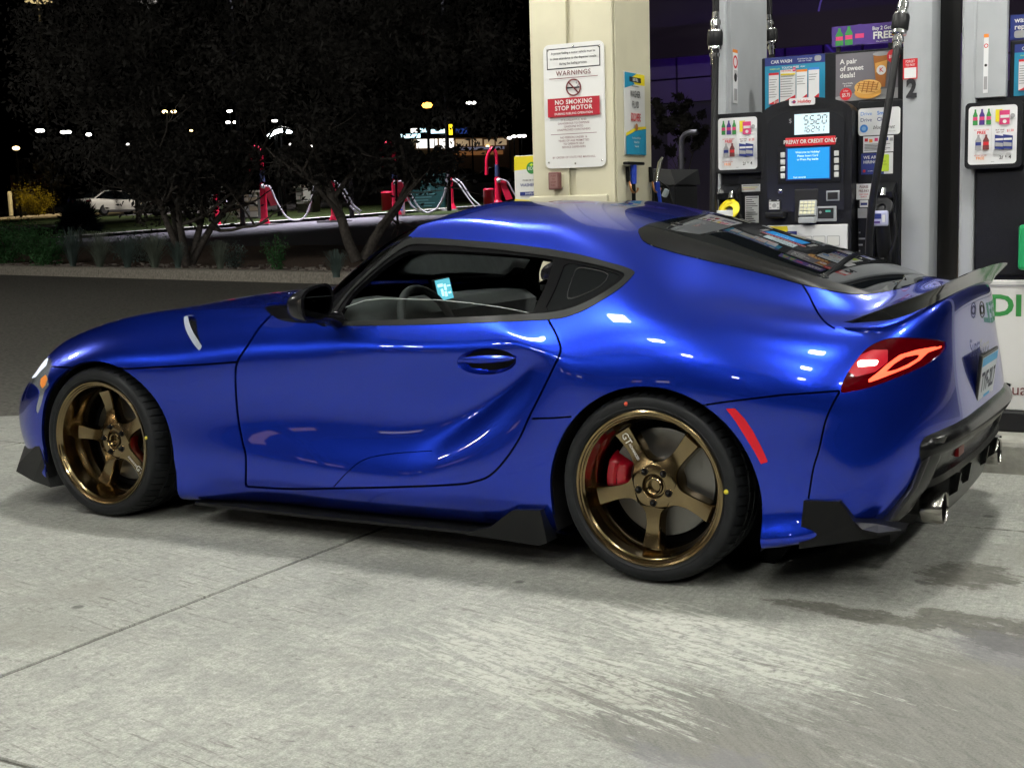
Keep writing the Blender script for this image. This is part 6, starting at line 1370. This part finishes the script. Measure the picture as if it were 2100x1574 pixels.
# ---- vacuum stations beyond the far road
M_RED = mat('vacuum_red', (.60, .010, .05), .4); M_HOSEW = mat('pale_hose', (.6, .58, .62), .5); M_BASE = mat('vacuum_base', (.35, .34, .34), .8)
def vac(lab, px, py, h_arch, h_col, arm=None, hoses=(), colw=14, plate=True):
    g, d = gp(px, py, .01); o = empty('vacuum_post', lab, 'vacuum post', tuple(g), math.radians(-14)*0, 'red vacuum posts across the road'); k = d/FPX
    Rt = Vector((_R[0], _R[1], 0)).normalized()
    def Q(x, z, b_=0.0): return Rt*(k*(x-px))+Vector((0, 0, k*(py-z)*1.0))+Vector((_F[0], _F[1], 0)).normalized()*b_
    w = k*colw/2
    b = MB(); b.tube([Q(px, py-2), Q(px, py-h_col)], [w*1.05, w*.9], M_RED, 12); b.lathe([(w*2.1, 0), (w*2.1, k*4), (w*1.2, k*14)], M_RED, 4, T(0, 0, k*2)); b.build('column', o)
    b = MB(); b.bx((-k*28, -k*22, -.05), (k*28, k*22, k*4), M_BASE); b.build('base_pad', o)
    if h_arch:
        top = py-h_arch; b = MB(); s_ = arm or -28; P = [Q(px, py-h_col+4), Q(px, top+22), Q(px+s_*.12, top+8), Q(px+s_*.4, top), Q(px+s_*.75, top+9), Q(px+s_*.95, top+24), Q(px+s_, top+52)]
        b.tube([Vector(v) for v in spl([tuple(p) for p in P], 4)], w*.55, M_RED, 8); b.build('arch', o)
        b = MB(); b.tube([Q(px, py-h_col-2), Q(px, py-h_col-26)], w*.75, mat('vacuum_band', (.05, .07, .16), .4), 10); b.build('label_band', o)
        b = MB(); b.lathe([(0, k*5), (k*4, k*3), (k*4.5, -k*4), (0, -k*5)], mat('gauge_white', (.7, .7, .7), .4), 10, T(*Q(px+2, py-h_col+6, -w))); b.build('gauge', o)
    if plate:
        b = MB(); p0, p1, p2, p3 = Q(px+3, py-h_col+8, -w), Q(px+15, py-h_col+6, -w), Q(px+30, py-h_col+44, -w*1.6), Q(px+16, py-h_col+47, -w*1.6); off = Vector((_F[0], _F[1], 0)).normalized()*.10
        b.add([p0, p1, p2, p3, p0+off, p1+off, p2+off, p3+off], [(0, 1, 2, 3), (7, 6, 5, 4), (0, 4, 5, 1), (1, 5, 6, 2), (2, 6, 7, 3), (3, 7, 4, 0)], M_RED); b.build('nozzle_holder', o)
    for H in hoses:
        b = MB(); P = [tuple(Q(x, z, -w*1.4)) for x, z in H]; b.tube([Vector(v) for v in spl(P, 6)], k*1.7, M_HOSEW, 6); b.build('vacuum_hose', o)
    return o
vac('red vacuum post with a tall arch and a hanging hose, second from the left', 543, 462, 160, 86, -24, [[(551, 382), (560, 386), (572, 415), (590, 445), (612, 453), (632, 440), (647, 395), (657, 345), (659, 320)]], 14)
vac('short red vacuum post between the two trees without an arch', 686, 455, 0, 84, None, [[(692, 378), (708, 400), (722, 425), (740, 440)], [(690, 372), (712, 392), (726, 420), (742, 434)]], 12, False)
vac('red vacuum post with an arch just right of the forked tree trunk', 812, 444, 150, 76, -26, [[(820, 372), (832, 376), (846, 402), (862, 428), (880, 438), (898, 428), (914, 398), (923, 350), (926, 310)], [(836, 405), (848, 424), (866, 436), (884, 436), (902, 424), (916, 396), (925, 350)]], 14)
vac('red vacuum post with an arch left of the washer fluid cabinet', 926, 432, 0, 68, None, [[(930, 368), (942, 378), (958, 402), (976, 426), (990, 432)], [(936, 366), (950, 378), (966, 404), (986, 424)]], 11, False)
vac('rightmost red vacuum post with an arch, beside the washer fluid cabinet', 1022, 426, 120, 62, -22, [[(1028, 368), (1042, 374), (1054, 396), (1064, 410)]], 14)
vac('leftmost red vacuum post with a slanted brace, behind the many stemmed tree', 446, 466, 0, 70, None, [], 11, False)
def barrel(name, lab, px, py, w, h, m, cat):
    g, d = gp(px, py, .01); k = d/FPX; b = MB(); b.lathe([(0, 0), (w/2*k, 0), (w/2*k, h*k*.9), (w/2*k*1.06, h*k*.9), (w/2*k*1.06, h*k*.94), (w/2*k*.8, h*k), (0, h*k)], m, 20); o = b.build(name, sharp=40) if 0 else b.build(name); o.location = tuple(g); tag(o, lab, cat); return o
barrel('barrel', 'grey white drum standing by the leftmost vacuum post', 470, 461, 34, 50, mat('drum_grey', (.36, .36, .38), .5), 'drum')
barrel('litter_bin', 'red bin behind the tall arched vacuum post', 516, 449, 27, 42, M_RED, 'bin'); barrel('litter_bin', 'red bin just left of the vacuum post behind the forked tree', 795, 436, 24, 44, M_RED, 'bin'); barrel('litter_bin', 'red bin left of the washer fluid cabinet', 1003, 428, 22, 42, M_RED, 'bin')
M_STONE = [mat('stone_%s' % n_, c_, .85) for n_, c_ in (('pale', (.46, .42, .35)), ('buff', (.36, .29, .2)), ('grey', (.32, .31, .3)))]
def stone_wall(lab, px, py, w, h, seed, panel=False, depth=None):
    g, d = gp(px, py, .05)
    if depth: g = dep(px, py, depth); d = depth
    k = d/FPX; rng = random.Random(seed); o = empty('stone_pier', lab, 'stone pier', tuple(g), 0, 'stone piers by the vacuums'); W_, H_ = w*k, h*k
    b = MB(); b.bx((-W_/2, 0, -.9), (W_/2, .5, H_), mat('mortar', (.12, .11, .1), .9)); b.build('core', o)
    z = 0
    while z < H_-.04:
        hh = min(H_-z, rng.uniform(.14, .24)); x = -W_/2
        while x < W_/2-.04:
            ww = min(W_/2-x, rng.uniform(.2, .42)); b = MB(); b.bx((x+.012, -.03-rng.random()*.03, z+.012), (x+ww-.012, .02, z+hh-.012), rng.choice(M_STONE)); b.build('stone', o); x += ww
        z += hh
    b = MB(); b.bx((-W_/2-.06, -.08, H_), (W_/2+.06, .58, H_+.09), M_STONE[0]); b.build('capstone', o)
    if panel: b = MB(); b.bx((0, -.075, H_*.15), (W_*.48, -.062, H_*.9), M_SIGNW); b.build('notice', o)
stone_wall('stone pier behind the leftmost red vacuum post', 436, 440, 24, 54, 1, False, 50.5); stone_wall('wide pale stone pier behind the red bin', 508, 446, 56, 50, 2, False, 51.5); stone_wall('stone pier with a white notice between the two trees', 625, 418, 40, 34, 3, True, 55.0)
g, d = gp(818, 442, .02); k = d/FPX; sn = empty('price_card', 'small white and blue card sign leaning by the vacuum post behind the forked tree', 'sign', tuple(g), math.radians(25))
b = MB(); b.box((0, 0, 15*k), (26*k, .03, 28*k), M_SIGNW, Matrix.Rotation(.1, 3, 'X')); b.build('board', sn)
s = Sheet(-.09); s.rect(-9*k, 18*k, 9*k, 22*k, M_PBL); s.rect(-9*k, 11*k, 9*k, 15*k, M_PBL); s.rect(-9*k, 5*k, 6*k, 7*k, M_NAVY); s.build('print', sn)
g, d = gp(812, 428, .02); g, d = gp(800, 436, .02); k = d/FPX; bd = empty('notice_board', 'dark green notice board standing behind the vacuum posts', 'notice board', tuple(g+np.array([.3, 1.2, 0])), math.radians(-8))
b = MB(); b.bx((-10*k, 0, 0), (82*k, .12, 72*k), mat('board_green', (.012, .05, .05), .5)); b.build('panel', bd); b = MB(); b.bx((-12*k, -.02, 72*k), (84*k, .14, 78*k), mat('board_frame', (.02, .06, .06), .5)); b.build('frame', bd)
s = Sheet(-.012); M_BT = mat('board_text', (.10, .22, .22), .5); s.text('VACUUM', 36*k, 60*k, 10*k, M_BT, .01); s.text('FREE', 40*k, 46*k, 9*k, M_BT, .01)
for i in range(5): s.rect(5*k, (36-6*i)*k, (60-9*(i % 3))*k, (37.5-6*i)*k, M_BT)
s.build('board_print', bd)

# ---- parked cars far off
def far_car(lab, px, py, wpx, yaw, m, group='cars parked far off'):
    g, d = gp(px, py, .03); o = empty('parked_car', lab, 'car', tuple(g), yaw, group); M_TY = mat('tyre_rubber'); Lh, Wd = 2.35, .91
    st = [(-2.35, .55, .40, .62), (-2.28, .80, .30, .74), (-1.6, .90, .22, .86), (-1.0, .91, .2, .95), (.0, .91, .2, .97), (1.2, .91, .2, .98), (1.9, .88, .24, 1.0), (2.25, .80, .30, .98), (2.33, .66, .45, .85)]
    b = MB(); G = []
    for x, w, z0, z1 in st: G.append([(x, w*a, z0+(z1-z0)*c_) for a, c_ in ((-.8, 0), (-1, .18), (-1, .55), (-.96, .85), (-.82, 1), (0, 1.02), (.82, 1), (.96, .85), (1, .55), (1, .18), (.8, 0))])
    b.grid(G, m); 
    for gg in (G[0], G[-1]): b.add(gg, [tuple(range(11))], m)
    b.build('body', o, sharp=50)
    b = MB(); top = [(-1.05, .82, .93), (-.25, .62, 1.38), (.55, .60, 1.45), (1.1, .60, 1.40), (1.85, .72, 1.0)]
    G = [[(x, -w*1.0, z), (x, -w*.85, z+.035), (x, 0, z+.05), (x, w*.85, z+.035), (x, w, z)] for x, w, z in top]; b.grid(G, m); b.build('roof', o, sharp=50)
    for s_ in (1, -1):
        b = MB(); b.add([(-.95, s_*.83, .95), (-.22, s_*.64, 1.36), (.5, s_*.62, 1.42), (.5, s_*.85, .97)], [(0, 1, 2, 3)], M_TINT); b.build('side_window', o)
        b = MB(); b.add([(.56, s_*.85, .97), (.56, s_*.62, 1.42), (1.05, s_*.625, 1.37), (1.6, s_*.77, 1.02)], [(0, 1, 2, 3)], M_TINT); b.build('side_window', o)
        for x in (-1.45, 1.40):
            b = MB(); Mx = T(x, s_*.80, .33) @ rot('X', 90); b.lathe([(.20, -.1), (.31, -.1), (.33, -.05), (.33, .05), (.31, .1), (.20, .1)], M_TY, 24, Mx); wl = b.build('wheel', o); b = MB(); b.lathe([(0, -s_*.105+0), (.2, -s_*.1)], mat('far_rim', (.3, .3, .31), .3, .9), 18, Mx); b.build('rim', wl)
        b = MB(); b.box((2.28, s_*.66, .86), (.12, .30, .14), mat('far_tail', (.25, .01, .015), .2)); b.build('tail_light', o)
        b = MB(); b.box((-2.25, s_*.62, .68), (.12, .30, .12), mat('far_head', (.6, .62, .65), .1)); b.build('headlight', o)
    b = MB(); b.add([(1.86, -.66, 1.02), (1.14, -.56, 1.395), (1.14, .56, 1.395), (1.86, .66, 1.02)], [(0, 1, 2, 3)], M_TINT); b.build('rear_window', o, M=T(.015, 0, .055))
    b = MB(); b.box((2.34, 0, .42), (.06, 1.3, .22), M_SATIN); b.build('rear_bumper', o)
    return o
M_CARW = mat('far_white_paint', (.72, .70, .66), .25, coat=1); M_CARD = mat('far_dark_paint', (.03, .035, .04), .2, coat=1); M_CARS = mat('far_silver_paint', (.25, .27, .28), .25, .5, coat=1)
yw = math.atan2(-_F[1], -_F[0])+math.radians(-38)
far_car('white sedan seen from behind at the left, beyond the shrubs', 238, 441, 85, yw, M_CARW)
far_car('white car half hidden behind the stems of the many stemmed tree', 385, 440, 85, yw+math.radians(150), M_CARW)
far_car('silver car parked far off right of the forked tree', 945, 376, 60, math.atan2(_R[1], _R[0]), M_CARS); far_car('dark car parked far off above the washer fluid cabinet', 1008, 378, 60, math.atan2(_R[1], _R[0])+.1, M_CARD)

# ---- street lamps and lit signs in the distance
def lamp(lab, px, py, depth, size, col, es, heads=1, gap=10, cut=False):
    p = dep(px, py, depth); k = depth/FPX; g = gz(p[0], p[1]); o = empty('street_lamp', lab, 'street lamp', (p[0], p[1], g), 0, 'street lamps in the distance'); H = p[2]-g
    size = size if cut else size*1.5
    nm = 'lamp_%d_%d_%d' % tuple(int(c*99) for c in col)+'_%d' % es; m = mat(nm, (.8, .8, .8), .5, emit=col, es=es); Rt = Vector((_R[0], _R[1], 0)).normalized()
    b = MB(); b.tube([(0, 0, -.3), (0, 0, H)], [.09, .05], M_SATIN, 8)
    if heads > 1: b.tube([tuple(Rt*(-gap/2*k)+Vector((0, 0, H))), tuple(Rt*(gap/2*k)+Vector((0, 0, H)))], .04, M_SATIN, 6)
    b.build('pole', o)
    for i in range(heads):
        c = Rt*((i-(heads-1)/2)*gap*k)+Vector((0, 0, H)); b = MB(); r = size*k/2
        if cut:
            hs = MB(); hs.lathe([(r*1.1, -r*2.1), (r*1.15, 0), (r*.6, r*.3), (0, r*.35)], M_SATIN, 16, T(*c)); hs.build('lamp_hood', o); b.lathe([(0, -.02), (r, -.02)], m, 16, T(*c)); b.build('lamp_head', o); continue
        b.lathe([(0, r*.55), (r*.7, r*.42), (r, 0), (r*.7, -r*.42), (0, -r*.55)], m, 12, T(*c)); b.build('lamp_head', o)
    return o
CW, CY, CO = (1, .97, .92), (1, .72, .32), (1, .42, .06)
lamp('street lamp with twin white heads at the far left', 82, 268, 130, 8, CW, 7, 2, 7); lamp('tall street lamp with twin white heads above the dark round spruce', 135, 271, 110, 8, CW, 8, 2, 11)
lamp('single white street lamp right of the twin headed one above the spruce', 182, 276, 130, 8, CW, 8); lamp('low amber street lamp above the brown store sign', 33, 304, 90, 10, CY, 7)
lamp('street lamp with warm twin heads shining through the many stemmed tree', 347, 229, 100, 8, CY, 9, 2, 18); lamp('upper white street lamp of the close pair right of the many stemmed tree', 471, 228, 130, 8, CW, 9, 1)
lamp('twin headed white street lamp below the single one right of the many stemmed tree', 475, 251, 130, 7, CW, 6, 2, 15); lamp('faint white street lamp right of the twin headed pair', 563, 248, 150, 6, CW, 6, 2, 4)
lamp('orange street lamp glowing through the crown of the forked tree', 876, 216, 60, 15, CO, 6); lamp('twin white street lamp right of the orange one', 966, 211, 120, 7, CW, 8, 2, 10)
lamp('small white lamp low in the dark between the pillar and the pump', 1346, 285, 60, 8, CW, 6)
for i, (px, py, c) in enumerate(((1045, 283, 'left'), (1054, 280, 'middle'), (1070, 279, 'right'))): lamp('%s of the three small white lamps above the washer fluid cabinet' % c, px, py, 140, 7, CW, 5, 2 if i == 2 else 1, 9)
for i, (px, py, c, lab) in enumerate(((392, 268, CY, 'small warm lamp low behind the many stemmed tree, left of its trunk'), (262, 296, CW, 'small white lamp above the white sedan'), (640, 300, CW, 'small white lamp between the two tree crowns'), (596, 296, CW, 'tiny white lamp just right of the curved light bar'), (1000, 300, CY, 'small warm lamp right of the lit store'), (725, 306, CW, 'small white lamp left of the forked trunk'))): lamp(lab, px, py, 150, 5, c, 5)
# unseen lamps: first added to brighten the drive, others mirrored in the car
def lot_lamp(lab, x, y, H, r, es, col=(1, .96, .88), n_=2):
    z = gz(x, y); o = empty('lot_lamp', lab, 'lot lamp', (x, y, z), 0, 'lot lamps'); b = MB(); b.tube([(0, 0, -.2), (0, 0, H)], [.09, .06], M_SATIN, 10); b.tube([(-.6, 0, H), (.6, 0, H)], .04, M_SATIN, 8); b.build('pole', o)
    m = mat('lot_lens_%d' % es, (.9, .9, .9), .5, emit=col, es=es)
    for sx in (-1, 1)[:n_]:
        b = MB(); b.bx((sx*.6-r, -r*.7, H+.03), (sx*.6+r, r*.7, H+.12), M_SATIN, .02); b.build('housing', o); b = MB(); b.bx((sx*.6-r*.85, -r*.6, H-.07), (sx*.6+r*.85, r*.6, H+.028), m, .02); b.build('lamp_head', o)
lot_lamp('unseen twin headed lot lamp added to light the asphalt drive', -17.5, -1.0, 7.2, .32, 620)
lot_lamp('twin headed lot lamp across the forecourt', -13.0, -17.0, 6.5, .30, 260); lot_lamp('twin headed warm lot lamp beyond the forecourt', -24.0, -21.0, 6.0, .32, 220, (1, .78, .55)); lot_lamp('single headed lot lamp behind the forecourt', -4.0, -24.0, 6.5, .30, 200, (1, .93, .85), 1)
sf = empty('added_shop_front', 'unseen shop front added behind the viewer, lit for glints in the car', 'building', (-24.0, -34.0, 0), math.radians(145)); b = MB(); b.bx((-9, 0, 0), (9, 6, 4.2), mat('added_shop_wall', (.12, .11, .10), .8)); b.build('wall', sf)  # unseen building added so that the car's flank has lights to reflect
for i in range(6):
    b = MB(); b.bx((-8.2+2.8*i, -.06, 1.5), (-8.2+2.8*i+(1.5, .6, 1.1)[i % 3], -.004, 2.3), mat('added_shop_glow_%d' % (i % 2), (.8, .7, .6), .5, emit=((1, .86, .66), (1, .60, .42))[i % 2], es=(2.6, 1.2)[i % 2])); b.build('window', sf)
b = MB(); b.bx((-8.6, -.2, 3.3), (-1.6, -.004, 3.40), mat('added_shop_strip', (.3, .3, .8), .5, emit=(.35, .4, 1), es=.9)); b.build('light_strip', sf)
# curved light bar over the vacuums
p = dep(566, 273, 52); k = 52/FPX; gg = gz(p[0], p[1]); o = empty('vacuum_canopy_light', 'curved white light bar on a pole over the red vacuum posts', 'light', (p[0], p[1], gg)); H = p[2]-gg; Rt = Vector((_R[0], _R[1], 0)).normalized()
b = MB(); b.tube([tuple(Rt*(k*x)+Vector((0, 0, H-k*z))) for x, z in ((-18, 9), (-12, 3), (-4, -1), (6, -4), (13, -5))], k*3.6, mat('light_bar', (.8, .8, .8), .4, emit=(.85, .97, 1), es=14), 10); b.tube([tuple(Rt*(k*x)+Vector((0, 0, H-k*z))) for x, z in ((22, -3), (29, -1), (33, 1))], k*3.6, mat('light_bar'), 10); b.build('light_bar', o)
b = MB(); b.tube([(0, 0, -.3), (0, 0, H-.1)], [.1, .06], M_SATIN, 8); b.tube([tuple(Rt*(k*x)+Vector((0, 0, H-k*z+.12))) for x, z in ((-18, 9), (-12, 3), (-4, -1), (6, -4), (13, -5), (22, -3), (33, 1))], .05, M_SATIN, 6); b.build('pole', o)
# lamps added with heads above the frame, to light the far lane and beyond
lamp('white lamp added to light the far lane, above the crown of the many stemmed tree', 470, -70, 44.5, 34, (.90, .88, 1), 4600, cut=True); lamp('white lamp added to light the far lane, above the crown of the forked tree', 700, -70, 46, 34, (.90, .88, 1), 5600, cut=True); lamp('white lamp added to light the far lane, right of the forked tree', 905, -70, 47, 30, (.92, .90, 1), 4800, cut=True)
lamp('tall white lamp added to light the white sedan at the far left', 300, -50, 71, 50, (1, .93, .82), 900, cut=True); lamp('tall warm lamp added to light the golden shrub and the store sign', 75, -50, 92, 50, (1, .74, .32), 1500, cut=True); lamp('tall white lamp added to light the stone piers', 560, -60, 53, 40, (1, .95, .88), 1500, cut=True)  # added to brighten the sedan, the shrub and the stone piers
# distant lit store
dS = 150; k = dS/FPX; p = dep(935, 330, dS); gS = gz(p[0], p[1]); an = math.atan2(_R[1], _R[0]); st = empty('lit_store', 'brightly lit distant store front with a yellow sign, seen through the forked tree', 'building', (p[0], p[1], gS), an); Hh = lambda py: (dep(935, py, dS)[2]-gS); X = lambda px: k*(px-935)
M_STW = mat('store_wall', (.30, .18, .09), .8); M_STL = mat('store_window_glow', (.8, .7, .5), .5, emit=(1, .70, .40), es=.30); M_STB = mat('store_bright_glow', (.9, .9, .9), .5, emit=(1, .96, .9), es=1.6); M_STY = mat('store_yellow_sign', (.9, .7, .05), .5, emit=(1, .72, .02), es=1.8); M_STC = mat('store_cyan_sign', (.6, .8, .8), .5, emit=(.62, .92, 1), es=1.8); M_STM = mat('store_band', (.25, .25, .3), .5, emit=(.5, .5, .7), es=.22)
b = MB(); b.bx((X(845), .3, -1), (X(1065), 12, Hh(283)), M_STW); b.build('wall', st)
b = MB(); b.bx((X(920), -.2, Hh(308)), (X(1035), .25, Hh(303)), M_STM); b.build('band', st)
for i, (l_, t_, r_, b_, m_) in enumerate(((855, 284, 898, 302, M_STB), (902, 284, 932, 304, M_STB), (936, 286, 962, 300, M_STL), (966, 286, 990, 300, M_STL), (994, 288, 1015, 300, M_STL), (1018, 286, 1040, 300, M_STL), (860, 320, 905, 328, M_STL), (930, 311, 998, 319, mat('store_low_glow', (.6, .3, .1), .5, emit=(.8, .32, .10), es=.16)), (1002, 311, 1032, 319, mat('store_low_glow')))):
    b = MB(); b.bx((X(l_), .22, Hh(b_)), (X(r_), .32, Hh(t_)), m_); b.build('window', st)
for l_, r_, py, m_ in ((824, 864, 277, M_STC), (845, 858, 266, M_STB), (864, 880, 266, M_STC), (886, 915, 269, M_STC)):
    b = MB(); b.bx((X(l_), -.3, Hh(py+4)), (X(r_), .1, Hh(py-4)), m_); b.build('roof_lamp', st)
b = MB(); b.bx((X(915), -.5, Hh(277)), (X(930), 0, Hh(256)), M_STY); b.build('yellow_sign', st)
b = MB(); b.bx((X(937), -.4, Hh(275)), (X(960), 0, Hh(264)), mat('store_blue_sign', (.05, .1, .4), .5, emit=(.03, .08, .4), es=.5)); b.build('blue_sign', st)
# store sign at the far left with shrubs and bollards
g, d = gp(15, 441, .02); k = d/FPX; ss = empty('store_sign', 'brown brick monument sign with pale store lettering at the left edge', 'sign', tuple(g+np.array([0, 2.0, 0])), math.atan2(_R[1], _R[0]))
d2 = d+1.7; k = d2/FPX; b = MB(); b.bx((-30*k, 0, 0), (42*k, 1, 82*k), mat('sign_brick', (.10, .05, .035), .9)); b.build('wall', ss); b = MB(); b.bx((-22*k, -.05, 0), (16*k, -.005, 44*k), mat('sign_panel', (.30, .30, .24), .6)); b.build('panel', ss)
s = Sheet(-.06); s.text('Walmart', 8*k, 70*k, 11*k, mat('pale_letter', (.6, .58, .55), .5), .02); s.rect(-28*k, 50*k, 40*k, 52*k, mat('pale_letter')); s.build('lettering', ss)
shrub('golden_shrub', 'golden yellow shrub lit by a lamp beside the brown store sign', 70, 441, 78, 74, 2800, M_LEAFY, 41, .07)
def post(name, lab, px, py, w, h, m, cat, group=None):
    g, d = gp(px, py, .02); k = d/FPX; b = MB(); b.lathe([(w*k/2, 0), (w*k/2, h*k*.92), (w*k*.35, h*k*.98), (0, h*k)], m, 12); o = b.build(name); o.location = tuple(g); tag(o, lab, cat, group)
post('bollard', 'thick white bollard near the brown store sign', 23, 442, 9, 50, M_SIGNW, 'bollard'); post('thin_post', 'thin dark post left of the white bollard', 10, 439, 2.5, 30, M_SATIN, 'post', 'thin posts by the store sign'); post('thin_post', 'thin dark post right of the white bollard', 43, 439, 2.5, 30, M_SATIN, 'post', 'thin posts by the store sign')
post('post', 'thin dark post in the grass directly in front of the forked tree', 816, 470, 5, 110, M_SATIN, 'post')
# dark round spruce
g, d = gp(166, 497, .02); k = d/FPX; rng = random.Random(77); o = empty('round_spruce', 'dark round spruce bush behind the grass clumps at left', 'shrub', tuple(g)); pts = []
V = []; F = []
for i in range(2600):
    a = rng.uniform(0, 6.28); el = rng.uniform(-.25, 1.5); r0_ = rng.uniform(.2, .75); dd = Vector((math.cos(a)*math.cos(el), math.sin(a)*math.cos(el), math.sin(el))); R1 = k*(40+10*rng.random()); p = Vector((0, 0, k*34))+Vector((dd.x*R1, dd.y*R1, dd.z*R1*1.15))*r0_; e = p+dd*R1*.42; s_ = dd.orthogonal().normalized()*k*1.6; o_ = len(V); V += [p-s_, p+s_, e]; F.append((o_, o_+1, o_+2))
b = MB(); b.add(V, F, M_LEAFD); b.build('needles', o); b = MB(); b.tube([(0, 0, -.1), (0, 0, k*45)], [k*4, k*2], M_BARK, 8); b.build('trunk', o)
# far tree line against the sky
rng = random.Random(5)
def far_tree(lab, px, depth, hpx, wpx, seed):
    p = dep(px, 440, depth); k = depth/FPX; g = np.array([p[0], p[1], gz(p[0], p[1])])
    grow_tree('far_tree', lab, tuple(g), 1, hpx*k*.8, (0, 0, hpx*k*.6), (wpx*k/2, wpx*k/2, hpx*k*.42), 2600, seed, .0022*depth, r0=.16)
far_tree('far dark tree in the open lot above the white sedan', 290, 78, 190, 150, 1); far_tree('far brownish tree right of the tall vacuum arch', 612, 66, 130, 100, 2); far_tree('far dark tree above the brown store sign', 90, 105, 120, 110, 4); far_tree('far dark tree left of the lit store', 760, 95, 150, 130, 6)
post('trunk_post', 'bare dark tree trunk right of the white sedan', 285, 462, 11, 70, M_BARK, 'tree trunk')
